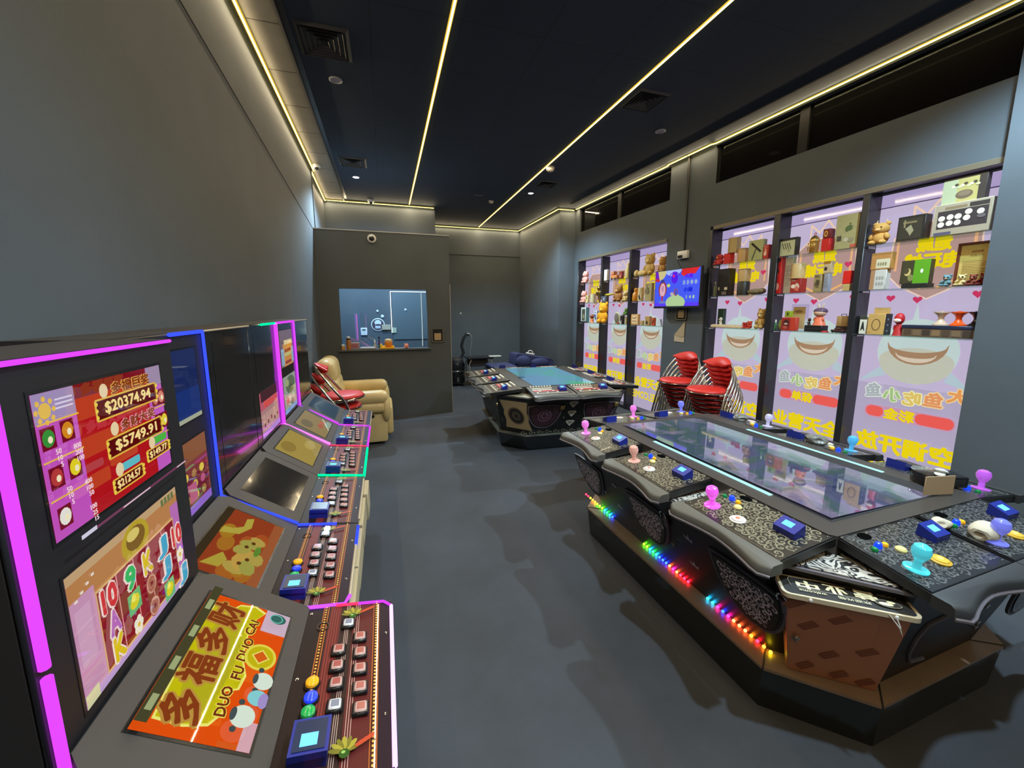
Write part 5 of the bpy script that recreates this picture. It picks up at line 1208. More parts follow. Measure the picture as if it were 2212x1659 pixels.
t = figure('doll', 'doll in an orange gown with purple hair and pale ears, on the black console', 'doll', 2.735, .15, Z3 + .061, .165, rgb(225, 180, 150), rgb(225, 110, 70), x=.04, group=G2, hat=rgb(92, 66, 88))
for sy in (-1, 1): MB().ell((0, sy * .018, .178), (.006, .010, .030), rot=Matrix.Rotation(-sy * .3, 3, 'X')).build('ear', colm(rgb(235, 210, 190), .6), t)
figure('black_figurine', 'tiny dark figurine standing on the left of the black console', 'figurine', 2.812, .04, Z3 + .061, .070, rgb(60, 28, 22), rgb(45, 22, 18), x=.02, group=G2)
t = thing('toy_car', 'little black and dark red toy car on the low shelf, middle bay', 'toy car', W(.01, 2.545, Z3 + .001), WA, G2)
MB().bbox(-.022, -.055, .010, .022, .055, .030, .006, 2).bbox(-.018, -.025, .028, .018, .030, .046, .008, 2).build('car_body', colm(rgb(58, 24, 22), .25, .5), t)
for a in (-.034, .034):
    for s_ in (-1, 1): MB().lathe([(0, -.004), (.011, -.004), (.011, .004), (0, .004)], 12, M=Matrix.Translation((s_ * .021, a, .011)) @ Matrix.Rotation(pi / 2, 4, 'Y')).build('wheel', m_blackm, t)
o = MB().lathe([(0, 0), (.030, 0), (.028, .012), (0, .016)], 18).build('red_disc', colm(rgb(190, 45, 45), .35), None, loc=W(-.012, 2.645, Z3 + .001), rotz=WA); tag(o, 'small red disc lying between the black console and the toy car', 'toy', G2)
t = thing('mini_suitcase', 'miniature tan suitcase box with a black handle perched above the toy car', 'box', W(.06, 2.555, Z3 + .001), WA, G2)
MB().bbox(0, -.05, 0, .035, .05, .058, .003, 1).build('stand_box', colm(rgb(40, 30, 26)), t); MB().bbox(.0, -.046, .058, .04, .046, .150, .004, 2).build('case', colm(rgb(175, 140, 85)), t); MB().tube([(.02, .022, .150), (.02, .020, .166), (.02, -.020, .166), (.02, -.022, .150)], .003, 6).build('handle', m_blackm, t)
# near cabinet, right bay
plush('dragon_figure', 'smiling tan dragon figure with little horns, left of the right bay top shelf', 'toy', 2.345, .17, Z1, .185, rgb(200, 150, 75), rgb(225, 175, 110), horns=True, group=G1)
prize_box('robot_box', 'black box picturing a toy robot, top shelf of the right bay', 'box', 2.115, .21, Z1, .188, rgb(28, 24, 18), lambda c, w, h: (c.rect(w * .06, h * .08, w * .9, h * .9, rgb(48, 42, 28)), c.rect(w * .2, h * .7, w * .7, h * .78, rgb(120, 105, 70)), c.poly([(w * .3, h * .5), (w * .5, h * .64), (w * .62, h * .4), (w * .5, h * .2), (w * .42, h * .35)], rgb(150, 140, 105)), c.rect(w * .24, h * .55, w * .3, h * .85, rgb(140, 125, 85))), group=G1)
def pad(c, w, h):
    c.rect(w * .02, h * .02, w * .98, h * .98, rgb(160, 145, 120)); c.rect(w * .08, h * .22, w * .94, h * .78, rgb(52, 42, 42)); c.rect(w * .62, h * .80, w * .94, h * .93, rgb(52, 42, 38)); c.rect(w * .2, h * .82, w * .58, h * .9, rgb(130, 110, 80)); c.rect(w * .05, h * .03, w * .36, h * .12, rgb(80, 75, 95))
    for x, y in ((.16, .55), (.16, .36), (.31, .57), (.31, .38), (.45, .56), (.45, .37), (.62, .66), (.60, .48), (.82, .62)): c.ell(w * x, h * y, w * .062, h * .085, rgb(232, 222, 195), 16)
    c.ell(w * .84, h * .48, w * .07, h * .07, rgb(95, 85, 85), 12)
prize_box('fight_stick_box', 'arcade controller box with nine round white buttons, top shelf by the pillar', 'box', 1.835, .32, Z1, .220, rgb(190, 180, 155), pad, group=G1, D=.05, x=-.01)
def platter(c, w, h):
    c.rect(w * .0, 0, w * .82, h * .92, rgb(168, 172, 135)); c.rect(w * .35, 0, w * .82, h * .92, rgb(175, 160, 95)); c.ell(w * .52, h * .30, w * .2, h * .17, rgb(105, 85, 65), 18); c.ell(w * .52, h * .34, w * .15, h * .1, rgb(125, 105, 80), 16)
    for k in range(9): c.ell(w * (.25 + .07 * k), h * (.66 + .06 * sin(k * 2.1)), w * .05, h * .05, (rgb(225, 215, 170), rgb(70, 60, 45), rgb(190, 185, 140))[k % 3], 10)
prize_box('cookware_box', 'cookware box picturing food dishes, stacked on the arcade controller box', 'box', 1.855, .245, Z1 + .222, .175, rgb(55, 46, 40), platter, group=G1, D=.05)
prize_box('white_box', 'white patterned box under a tan carton, left of the right bay middle shelf', 'box', 2.29, .14, Z2, .160, rgb(205, 200, 190), lambda c, w, h: (c.rect(0, 0, w * .28, h, rgb(175, 130, 90)), [c.ell(w * (.45 + .17 * (k % 3)), h * (.3 + .3 * (k // 3)), w * .06, h * .09, rgb(160, 158, 150), 9) for k in range(6)]), group=G1, D=.06)
prize_box('tan_carton', 'open tan carton with a white label on top of the white patterned box', 'box', 2.285, .17, Z2 + .162, .136, rgb(185, 130, 70), lambda c, w, h: (c.rect(w * .28, h * .08, w * .96, h * .62, rgb(215, 205, 170)), [c.ell(w * (.4 + .12 * k), h * .32, w * .05, h * .12, rgb(150, 140, 105), 9) for k in range(4)]), group=G1, D=.06)
prize_box('black_slab', 'thin black slab box lying under the green box', 'box', 2.035, .20, Z2, .034, rgb(24, 26, 22), group=G1, D=.09, x=.0)
prize_box('camo_green_box', 'box half camouflage and half bright green with a white mark', 'box', 2.062, .205, Z2 + .036, .178, rgb(60, 56, 32), lambda c, w, h: (c.rect(w * .46, 0, w, h, rgb(92, 158, 18)), c.ell(w * .25, h * .5, w * .12, h * .17, rgb(205, 180, 110), 14), c.ell(w * .2, h * .56, w * .1, h * .14, rgb(70, 62, 34), 12), c.ell(w * .38, h * .25, w * .1, h * .15, rgb(130, 130, 70), 10), c.ell(w * .74, h * .52, w * .05, h * .09, rgb(235, 240, 225), 10)), group=G1, D=.06, x=.03)
plush('blue_toy', 'little blue-grey toy bear in front of the framed certificate', 'toy', 1.872, .065, Z2, .088, rgb(105, 140, 145), rgb(200, 140, 110), group=G1, x=.01)
t = thing('framed_certificate', 'tilted wooden frame with a gold printed certificate, middle shelf by the pillar', 'framed certificate', W(.085, 1.77, Z2 + .0005), WA, G1)
q = MB()
for a, b, c_, d in ((-.105, .105, 0, .018), (-.105, .105, .290, .308), (-.105, -.087, .018, .290), (.087, .105, .018, .290)): q.bbox(0, a, c_, .016, b, d, .003, 1)
q.build('frame', colm(rgb(110, 50, 28), .35), t)
c = Canvas(); c.rect(-.088, .017, .088, .291, rgb(200, 168, 88)); c.rect(-.03, .235, .03, .250, rgb(150, 110, 50)); c.text('捐赠证书', 0, .215, .016, rgb(120, 80, 35), w=.07)
for k in range(13): c.rect(-.068, .175 - .011 * k, .068 if k % 4 else .03, .178 - .011 * k, rgb(150, 115, 55))
c.build('certificate', m_printm, (.006, 0, 0), (0, -1, 0), (0, 0, 1), t)
plush('cow_toy', 'small cream cow toy with dark hat at the foot of the certificate', 'toy', 1.797, .06, Z2, .084, rgb(215, 190, 130), rgb(160, 120, 80), group=G1, x=.015)
plush('brown_toy', 'small reddish brown toy creature at the right foot of the certificate', 'toy', 1.742, .055, Z2, .080, rgb(130, 60, 40), rgb(190, 110, 80), group=G1, x=.02)
plush('red_brown_toy', 'darker red toy creature right up against the pillar', 'toy', 1.696, .05, Z2, .085, rgb(120, 25, 22), rgb(205, 130, 100), group=G1, x=.03)
prize_box('black_speaker_box', 'small all-black box in the dark left corner of the right bay low shelf', 'box', 2.392, .05, Z3, .150, rgb(24, 24, 26), group=G1, D=.05, x=.03)
prize_box('massager_box', 'white box with a dark dome top and a black triangle picture', 'box', 2.345, .08, Z3, .155, rgb(225, 225, 205), lambda c, w, h: (c.rect(0, h * .80, w, h, rgb(58, 62, 52)), c.poly([(w * .2, h * .15), (w * .42, h * .68), (w * .56, h * .68), (w * .8, h * .15), (w * .5, h * .3)], rgb(30, 34, 32))), group=G1, D=.05, x=.0)
t = prize_box('headphone_box', 'tan box with an ear-hook picture, black side and raised flap', 'box', 2.235, .165, Z3, .172, rgb(205, 165, 95), lambda c, w, h: (c.ring(w * .5, h * .48, w * .26, h * .28, .006, rgb(110, 78, 45), 18), c.rect(w * .1, h * .10, w * .2, h * .12, rgb(120, 80, 40))), group=G1, D=.09, x=-.015, side=lambda c, w, h: (c.rect(0, 0, w, h, rgb(28, 28, 34)), [c.ell(w * .4, h * (.2 + .27 * k), w * .12, h * .05, rgb(120, 125, 140), 10) for k in range(3)]))
MB().bbox(.06, -.055, .172, .064, .055, .222, .001, 1).build('flap', colm(rgb(190, 155, 95)), t)
t = figure('red_helmet_figurine', 'red figurine with a big glossy red head beside the tan ear-hook box', 'figurine', 2.115, .092, Z3, .185, rgb(190, 28, 34), rgb(185, 25, 32), x=.005, group=G1, hat=None)
MB().ell((-.03, 0, .120), (.012, .026, .016)).build('face_band', colm(rgb(235, 215, 200), .4), t); MB().bbox(-.012, -.02, .0, .012, .02, .03, .004, 1).build('boots', colm(rgb(110, 14, 18), .3), t)
t = thing('model_kit_box', 'long flat brown model kit box lying across the right bay low shelf', 'box', W(-.02, 1.865, Z3 + .001), WA, G1)
MB().bbox(0, -.215, 0, .12, .215, .075, .003, 1).build('tray', colm(rgb(105, 85, 65)), t); MB().bbox(-.004, -.218, .062, .124, .218, .088, .003, 1).build('lid', colm(rgb(40, 46, 66), .3), t)
c = Canvas(); 
for k in range(7): c.rect(-.20 + .055 * k, .012, -.155 + .055 * k, .055, (rgb(80, 62, 44), rgb(120, 96, 68), rgb(62, 48, 36), rgb(135, 105, 70))[k % 4])
c.build('side_picture', m_printm, (-.0006, 0, 0), (0, -1, 0), (0, 0, 1), t)
def goblet(label, y, col, name, w=.088):
    t = thing(name, label, 'toy', W(.04, y, Z3 + .090), WA, 'waisted plastic toys on the model kit box'); r = w / 2
    MB().lathe([(0, 0), (r, 0), (r * .98, .010), (r * .62, .022), (r * .40, .040), (r * .36, .055), (r * .55, .075), (r * .98, .092), (r, .100), (r * .8, .101), (r * .3, .088), (0, .086)], 20).build('waisted_body', colm(col, .25, .4), t); MB().lathe([(r * .30, .086), (r * .34, .104), (0, .106)], 14).build('top_knob', colm(col, .25, .4), t)
goblet('cream waisted plastic toy, left of three on the model kit box', 1.885, rgb(205, 180, 150), 'spinner_toy')
goblet('orange waisted plastic toy, middle of three on the model kit box', 1.790, rgb(235, 85, 20), 'spinner_toy')
goblet('black waisted plastic toy beside the pillar on the model kit box', 1.698, rgb(22, 20, 22), 'spinner_toy')

# far cabinet
Y1, Y2, Y3 = 2.118, 1.750, 1.382
plush('pig_plush', 'pink pig plush on the top shelf of the farthest bay', 'plush toy', 7.00, .20, Y1, .235, rgb(235, 165, 150), rgb(240, 185, 170), group=G3, x=.04)
plush('pig_plush', 'pink pig plush on the middle shelf of the farthest bay', 'plush toy', 7.04, .20, Y2, .238, rgb(235, 165, 150), rgb(240, 185, 170), group=G3, x=.04)
prize_box('cream_box', 'small cream box right of the lower pig plush', 'box', 6.89, .15, Y2, .143, rgb(220, 200, 140), blob_art(rgb(110, 95, 60)), group=G3, D=.05)
prize_can('cream_cup', 'tall cream cup between the cream box and the gold statuette', 'cup', 6.735, .13, Y2, .161, rgb(215, 200, 155), [(.85, 0), (1, .9), (1, 1), (0, 1)], 18, G3)
t = thing('gold_statuette', 'gold statuette at the right of the farthest bay middle shelf', 'statuette', W(.06, 6.56, Y2 + .001), WA, G3)
MB().lathe([(0, 0), (.05, 0), (.045, .03), (.02, .05), (.018, .10), (.04, .15), (.05, .18), (.02, .21), (0, .212)], 16).build('cup_stem', m_gold, t); MB().ell((0, 0, .255), (.035, .04, .05)).build('figure_head', m_gold, t); MB().ell((-.01, .05, .17), (.02, .03, .05)).ell((-.01, -.05, .16), (.02, .03, .05)).build('arms', m_gold, t)
prize_box('photo_frame_box', 'teal and white window box, low shelf of the farthest bay', 'box', 6.96, .30, Y3, .285, rgb(95, 140, 140), lambda c, w, h: (c.rect(0, 0, w, h, rgb(225, 228, 220)), c.rect(w * .16, h * .1, w * .84, h * .9, rgb(90, 92, 72)), c.ell(w * .5, h * .4, w * .2, h * .14, rgb(150, 140, 100)), c.ell(w * .5, h * .7, w * .18, h * .1, rgb(65, 66, 54))), group=G3)
figure('orange_figurine', 'small orange figurine between the teal window box and the blue box', 'figurine', 6.75, .14, Y3, .160, rgb(150, 75, 35), rgb(225, 125, 70), group=G3)
prize_box('blue_white_box', 'blue and white upright box at the right of the farthest low shelf', 'box', 6.565, .155, Y3, .222, rgb(215, 215, 225), blob_art(rgb(60, 70, 120), rgb(90, 100, 150), rgb(50, 55, 95)), group=G3, D=.05)
o = MB().bbox(-.03, -.16, 0, .04, .10, .022, .006, 2).build('black_tray', colm(rgb(26, 24, 24), .4), None, loc=W(-.0, 7.08, Y3), rotz=WA); tag(o, 'flat black tray poking over the edge of the farthest low shelf', 'tray', G3)
prize_box('white_slanted_box', 'white box at the left of the far middle bay top shelf', 'box', 6.235, .15, Y1, .185, rgb(220, 225, 220), group=G3, D=.06, x=-.01)
t = thing('toy_truck', 'orange-tan toy truck, top shelf of the far middle bay', 'toy', W(.05, 6.06, Y1 + .001), WA, G3)
MB().bbox(-.035, -.09, .018, .035, .09, .075, .006, 2).build('truck_bed', colm(rgb(205, 125, 65)), t); MB().bbox(-.035, .0, .075, .035, .09, .145, .008, 2).build('cab', colm(rgb(195, 120, 80)), t)
for a in (-.055, .055):
    for s_ in (-1, 1): MB().lathe([(0, -.006), (.018, -.006), (.018, .006), (0, .006)], 12, M=Matrix.Translation((s_ * .034, a, .018)) @ Matrix.Rotation(pi / 2, 4, 'Y')).build('wheel', m_blackm, t)
prize_box('red_brown_box', 'red-brown box with a pale picture, top shelf of the far middle bay', 'box', 5.845, .13, Y1, .122, rgb(125, 40, 26), blob_art(rgb(215, 150, 110), rgb(190, 60, 45)), group=G3, D=.05)
prize_can('tan_jar', 'tall tan jar at the right end of the far middle bay top shelf', 'jar', 5.70, .12, Y1, .236, rgb(205, 178, 110), [(1, 0), (1, .6), (.6, .8), (.5, 1), (0, 1)], 18, G3)
prize_box('grey_game_box', 'grey box with white letters 5 at the left of the far middle shelf', 'box', 6.28, .25, Y2, .104, rgb(85, 90, 98), lambda c, w, h: (c.text('J5', w * .62, h * .5, h * .42, rgb(235, 235, 240), bold=.03), c.ell(w * .2, h * .25, w * .12, h * .18, rgb(230, 170, 190), 12)), group=G3, D=.05, x=-.01)
o = MB().ell((0, .03, .022), (.022, .11, .022)).ell((-.004, -.09, .030), (.018, .04, .018)).build('banana_toy', colm(rgb(185, 160, 40), .5), None, loc=W(.035, 6.19, Y2 + .106), rotz=WA); tag(o, 'yellow and black long toy lying on the grey game box', 'toy', G3)
plush('brown_bear', 'big brown sitting bear plush, far middle bay', 'plush toy', 5.95, .30, Y2, .285, rgb(160, 105, 45), rgb(215, 175, 120), group=G3)
plush('cream_bear', 'cream plush bear behind the big brown bear', 'plush toy', 5.735, .15, Y2, .178, rgb(215, 185, 120), rgb(230, 210, 160), group=G3)
plush('yellow_bear', 'large bright yellow bear plush sitting over the low shelf edge', 'plush toy', 6.26, .40, Y3, .375, rgb(240, 165, 15), rgb(245, 190, 60), group=G3, x=-.03)
t = thing('round_clock', 'oval pale clock-like frame, low shelf of the far middle bay', 'clock', W(.05, 5.965, Y3 + .001), WA, G3)
MB().ell((0, 0, .102), (.018, .075, .102)).build('clock_case', colm(rgb(200, 185, 135)), t); MB().ell((-.012, 0, .102), (.010, .06, .085)).build('clock_face', colm(rgb(120, 112, 95)), t); MB().bbox(-.02, -.05, 0, .03, .05, .012, .003, 1).build('foot', colm(rgb(180, 150, 90)), t)
o = MB().ell((0, 0, .018), (.015, .018, .018)).build('red_ball', colm(rgb(200, 35, 30), .3), None, loc=W(.0, 5.855, Y3), rotz=WA); tag(o, 'tiny red ball in front of the oval clock', 'toy', G3)
prize_box('black_bag', 'black triangular-topped box, low shelf of the far middle bay', 'box', 5.775, .13, Y3, .145, rgb(38, 30, 26), lambda c, w, h: c.poly([(w * .1, 0), (w * .5, h * .55), (w * .5, 0)], rgb(225, 215, 190)), group=G3, D=.05)
prize_can('tan_bottle', 'narrow tan bottle at the right end of the far middle low shelf', 'bottle', 5.69, .07, Y3, .13, rgb(200, 170, 110), group=G3)
plush('green_toy', 'green frog-like toy perched on the narrow tan bottle end of the far middle bay', 'toy', 5.715, .10, Y3 + .147, .12, rgb(105, 150, 60), rgb(160, 190, 90), group=G3, x=.055)
plush('sitting_bear', 'big tan bear sitting with legs out, top shelf left of the television', 'plush toy', 5.19, .28, Y1, .325, rgb(195, 155, 80), rgb(210, 175, 105), group=G3, x=.05)
o = MB().ell((0, -.06, .05), (.045, .12, .05)).ell((0, .09, .055), (.04, .05, .055)).build('tan_plush_cushion', colm(rgb(205, 172, 105), .9), None, loc=W(.04, 5.39, Y1), rotz=WA); tag(o, 'tan plush cushion lying at the feet of the big sitting bear', 'plush toy', G3)
plush('red_shirt_bear', 'tan bear in a red shirt half hidden behind the television', 'plush toy', 4.92, .16, Y1, .25, rgb(190, 140, 70), rgb(215, 170, 100), group=G3)
prize_can('gold_bottle', 'golden bottle-shaped statuette, middle shelf left of the television', 'ornament', 5.485, .135, Y2, .21, rgb(205, 130, 30), [(.9, 0), (1, .2), (.9, .55), (.5, .68), (.6, .85), (.3, .97), (0, 1)], 18, G3)
prize_box('vacuum_box', 'tan box picturing a black hand vacuum', 'box', 5.335, .15, Y2, .203, rgb(205, 180, 125), lambda c, w, h: (c.ell(w * .52, h * .25, w * .2, h * .22, rgb(40, 30, 26), 14, .5), c.line([(w * .55, h * .4), (w * .85, h * .92)], .010, rgb(50, 38, 30))), group=G3, D=.05)
prize_box('big_tan_box', 'large plain tan box partly behind the television', 'box', 5.14, .21, Y2, .258, rgb(170, 150, 95), blob_art(rgb(110, 92, 55), rgb(90, 75, 45), rgb(120, 105, 65)), group=G3, D=.05)
prize_box('orange_picture_box', 'cream box with orange line picture, low shelf right bay of the far cabinet', 'box', 5.44, .24, Y3, .167, rgb(215, 160, 95), lambda c, w, h: (c.rect(w * .12, h * .14, w * .9, h * .88, rgb(232, 200, 150)), c.line([(w * .25, h * .7), (w * .5, h * .6), (w * .8, h * .72)], .012, rgb(150, 60, 30)), c.line([(w * .25, h * .35), (w * .78, h * .35)], .010, rgb(160, 75, 40))), group=G3, D=.04)
prize_box('small_tan_box', 'small tan box between the orange picture box and the hat box', 'box', 5.27, .10, Y3, .072, rgb(195, 165, 105), lines_art(rgb(150, 115, 70), 3), group=G3, D=.04)
prize_box('hat_box', 'tan box with a small dark dome picture', 'box', 5.135, .155, Y3, .139, rgb(190, 150, 88), lambda c, w, h: (c.ell(w * .45, h * .32, w * .2, h * .2, rgb(60, 42, 30), 14), c.rect(w * .2, h * .2, w * .72, h * .25, rgb(60, 42, 30))), group=G3, D=.04)
prize_box('orange_box', 'bright orange box with a dark slash under the television', 'box', 5.01, .10, Y3, .120, rgb(205, 85, 20), lambda c, w, h: c.line([(w * .2, h * .3), (w * .85, h * .7)], .016, rgb(60, 25, 12)), group=G3, D=.04)
o = MB().prism([(-.045, 0), (.045, 0), (.02, .10), (-.02, .10)], 0, .03, 'x').build('white_wedge', colm(rgb(225, 230, 235), .4), None, loc=W(.03, 4.91, Y3 + .001), rotz=WA); tag(o, 'white wedge at the right end of the far cabinet low shelf', 'toy', G3)

# ------------------------------------------------------------------ television pier
t = thing('television', 'wall-mounted television with a blue cartoon game picture and Chinese score text', 'television', W(-.10, 4.45, 1.64), WA)
tw, th_ = .82, .505
MB().bbox(-.018, -tw / 2, 0, .022, tw / 2, th_, .004, 1).build('casing', m_blackm, t)
MB().bbox(.022, -.20, .10, .098, .20, .36, .01, 1).build('wall_bracket', m_black, t)
MB().bbox(-.022, -tw / 2, -.004, .02, tw / 2, .022, .003, 1).build('lower_bezel', m_black, t)
w, h = tw - .024, th_ - .036; c = Canvas((0, 0, w, h))
c.rect(0, 0, w, h, rgb(70, 90, 245)); c.rect(0, 0, w, h * .10, rgb(92, 60, 250)); c.ell(w * .42, h * 1.05, w * .2, h * .22, rgb(165, 190, 255), 24); c.ell(w * .08, h * .98, w * .18, h * .25, rgb(205, 195, 140), 20); c.poly([(0, h), (0, h * .72), (w * .10, h * .74), (w * .06, h)], rgb(110, 30, 190)); c.poly([(0, h * .72), (w * .10, h * .70), (w * .11, h * .78), (0, h * .80)], rgb(190, 40, 60))
c.poly([(w * .62, h), (w * .60, h * .86), (w * .66, h * .80), (w * .78, h * .86), (w * .90, h * .84), (w * .98, h)], rgb(220, 35, 40)); c.ell(w * .46, h * .78, w * .075, h * .16, rgb(85, 20, 235), 20); c.ell(w * .44, h * .83, w * .025, h * .04, rgb(230, 40, 120), 12); c.line([(w * (.32 + .03 * k), h * (.82 + .12 * sin(pi * k / 9))) for k in range(10)], .014, rgb(110, 40, 210))
c.ell(w * .19, h * .48, w * .10, h * .22, rgb(150, 45, 50), 18); c.ell(w * .19, h * .46, w * .07, h * .20, rgb(220, 175, 190), 18); c.ell(w * .19, h * .50, w * .035, h * .09, rgb(200, 140, 175), 14); c.ell(w * .18, h * .72, w * .05, h * .05, rgb(60, 60, 150), 14); c.rect(w * .17, h * .15, w * .21, h * .30, rgb(185, 50, 70)); c.ell(w * .33, h * .58, w * .04, h * .05, rgb(195, 220, 110), 12); c.rect(w * .12, h * .08, w * .26, h * .15, rgb(110, 125, 190))
c.ell(w * .50, h * .10, w * .22, h * .20, rgb(175, 205, 150), 24); c.ell(w * .50, h * .24, w * .10, h * .10, rgb(175, 205, 150), 16); c.ell(w * .51, h * .38, w * .05, h * .10, rgb(150, 80, 90), 14); c.ell(w * .52, h * .38, w * .032, h * .08, rgb(70, 80, 200), 12); c.ell(w * .42, h * .34, w * .04, h * .05, rgb(190, 170, 180), 12)
c.text('大局', w * .77, h * .80, h * .11, rgb(95, 20, 240), bold=.05, w=w * .17); c.text('小局', w * .77, h * .44, h * .12, rgb(15, 30, 215), bold=.05, w=w * .18)
for k, q in enumerate('3380'): c.ring(w * (.68 + .085 * k), h * .63, w * .035, h * .07, .006, rgb(120, 140, 255), 16); c.text(q, w * (.68 + .085 * k), h * .63, h * .08, rgb(190, 220, 170), bold=.04)
for k, q in enumerate('148'): c.text(q, w * (.76 + .075 * k), h * .24, h * .08, rgb(190, 225, 150), bold=.04)
c.build('screen', print_mat('tv_picture', emission=.95, rough=.15, base=.03), (-.0185, w / 2, .024), (0, -1, 0), (0, 0, 1), t, eps=.0002)

t = thing('socket_box', 'white surface socket box with two plugs above the television', 'socket', W(0, 4.462, 2.275), WA)
MB().bbox(-.045, -.085, 0, 0, .085, .098, .006, 2).build('box', m_white, t)
for k, yy in enumerate((.035, .0)): MB().bbox(-.075, yy - .013, .012, -.045, yy + .013, .045, .005, 1).build('plug', m_blackm, t)
MB().tube([(-.07, .035, .012), (-.07, .04, -.03), (-.05, .02, -.08), (-.03, .0, -.12)], .004, 6).build('cable', m_blackm, t)
o = MB(WM).bbox(-.022, 4.45, 2.374, 0, 4.478, H - .014, .003, 1).build('cable_conduit', mat('dark_conduit', (.02, .02, .018, 1), .5)); tag(o, 'dark cable conduit running from the ceiling down to the socket box', 'conduit')
def plaque(name, label, loc, rz, w, h):
    t = thing(name, label, 'sign', loc, rz, 'small black plaques with plain tan squares')
    MB().bbox(-.012, -w / 2, 0, 0, w / 2, h, .003, 1).build('plate', m_black, t); q = MB(); e = .006
    for a, b in (((-w / 2 + .01, h), (-w / 2 + .01, .02)), ((-w / 2 + .01, .02), (-w / 2 + .02, .01)), ((-w / 2 + .02, .01), (w / 2 - .02, .01)), ((w / 2 - .02, .01), (w / 2 - .01, .02)), ((w / 2 - .01, .02), (w / 2 - .01, h))):
        q.tube([(-.014, a[0], a[1]), (-.014, b[0], b[1])], e * .5, 6)
    q.build('pale_border', mat('pale_bronze_line', (.50, .42, .30, 1), .4), t)
    MB().bbox(-.016, -w * .27, h * .18, -.012, w * .27, h * .70, .004, 1).build('tan_panel', mat('tan_square', (.46, .33, .17, 1), .5, noise=.25, nscale=60), t)
    return t
plaque('wall_plaque', 'small black plaque with a tan square under the television', W(-.001, 4.443, 1.475), WA, .20, .20)
plaque('wall_plaque', 'small black plaque with a tan square beside the booth window', (.773, 6.243, 1.118), -pi / 2, .19, .205).rotation_euler = (0, 0, pi / 2)
t = thing('paper_pennant', 'folded tan triangular paper hanging below the plaque under the television', 'paper', W(-.004, 4.455, 1.19), WA)
MB().prism([(.095, .09), (-.085, .27), (-.083, .075), (-.03, .062)], -.006, 0, 'x').build('folded_triangle', mat('kraft_paper', (.42, .31, .18, 1), .7), t)
MB().prism([(.095, 0), (-.085, -.004), (-.083, .072), (.095, .085)], -.002, .002, 'x').build('lower_strip', mat('kraft_light', (.50, .40, .27, 1), .7), t)

# ------------------------------------------------------------------ stacked red chairs
m_red = mat('red_vinyl', (.60, .022, .014, 1), .45, bump=.03, bscale=200)
m_redd = mat('red_vinyl_back', (.50, .020, .018, 1), .35)
def make_chair(label, group, loc, rz):
    t = thing('stacking_chair', label, 'chair', loc, rz, group)            # faces +x
    MB().lathe([(0, .432), (.185, .432), (.205, .440), (.208, .452), (.195, .468), (.15, .476), (0, .480)], 28, sx=1.0, sy=1.0).build('seat_cushion', m_red, t, smooth=60)
    MB().tube([(.209 * cos(k * pi / 16), .209 * sin(k * pi / 16), .434) for k in range(32)], .0085, 6, closed=True).build('seat_rim', m_chrome, t)
    O_, el, nn = Vector((-.03, 0, .49)), Vector((-.581, 0, .814)), Vector((.814, 0, .581))
    hoop = [O_ + Vector((0, .215 * cos(pi * k / 20), 0)) + el * (.345 * sin(pi * k / 20)) for k in range(21)]
    MB().tube([(.165, .225, .0), (.10, .222, .20), (.03, .218, .40), (.0, .216, .455)] + hoop + [(.0, -.216, .455), (.03, -.218, .40), (.10, -.222, .20), (.165, -.225, .0)], .0118, 8).build('tube_frame', m_chrome, t, smooth=60)
    for s in (-1, 1):
        MB().tube([(-.235, s * .20, .0), (-.17, s * .202, .20), (-.10, s * .204, .36), (-.06, s * .205, .42), (.10, s * .20, .428)], .0110, 8).build('rear_leg', m_chrome, t, smooth=60)
    # padded crescent back wrapped on the hoop
    b = MB(); n = 18; V = []; Fc = []; m_ = 10
    for i in range(n + 1):
        f = i / n * 2 - 1; a = pi / 2 + f * radians(46); e = sqrt(max(0, 1 - abs(f) ** 2.6)) * .86 + .14
        oy, ol = .228 * cos(a), .362 * sin(a); d = Vector((0 - oy, .12 - ol)); d.normalize(); w_ = .120 * e
        for k in range(m_):
            q_ = 2 * pi * k / m_; c_ = w_ / 2 * (1 + cos(q_)); th = .026 * (.55 + .45 * e) * sin(q_)
            V.append(O_ + Vector((0, oy + d.x * c_, 0)) + el * (ol + d.y * c_) + nn * (th + .010 + .05 * (abs(f) ** 2)))
    for i in range(n):
        for k in range(m_): Fc.append([i * m_ + k, i * m_ + (k + 1) % m_, (i + 1) * m_ + (k + 1) % m_, (i + 1) * m_ + k])
    Fc += [list(range(m_)), [n * m_ + k for k in range(m_)][::-1]]
    b.add(V, Fc).build('back_pad', m_red, t, smooth=70)
    return t
ORD = ['topmost', 'second from the top', 'third from the top', 'fourth from the top', 'fifth from the top', 'sixth from the top', 'bottom']
proto = [None]
def stack(x, y, rz, n, what, group, step=.036, dz=.053):
    d = Vector((cos(rz), sin(rz), 0))
    for i in range(n):
        lab = 'red seated chrome chair, %s in %s' % (ORD[i] if i < n - 1 else 'bottom', what)
        p = Vector((x, y, 0)) - d * step * i + Vector((0, 0, dz * (n - 1 - i)))
        if proto[0] is None: proto[0] = make_chair(lab, group, p, rz)
        else: dup(proto[0], p, rz, lab, group)
stack(3.25, 3.36, radians(192), 7, 'the front stack beside the lit poster', 'front stack of red chairs')
stack(3.34, 3.93, radians(196), 7, 'the rear stack under the television', 'rear stack of red chairs')
stack(-.44, 4.30, radians(6), 4, 'the stack in front of the recliner', 'stack of red chairs by the recliner', step=.03, dz=.103)

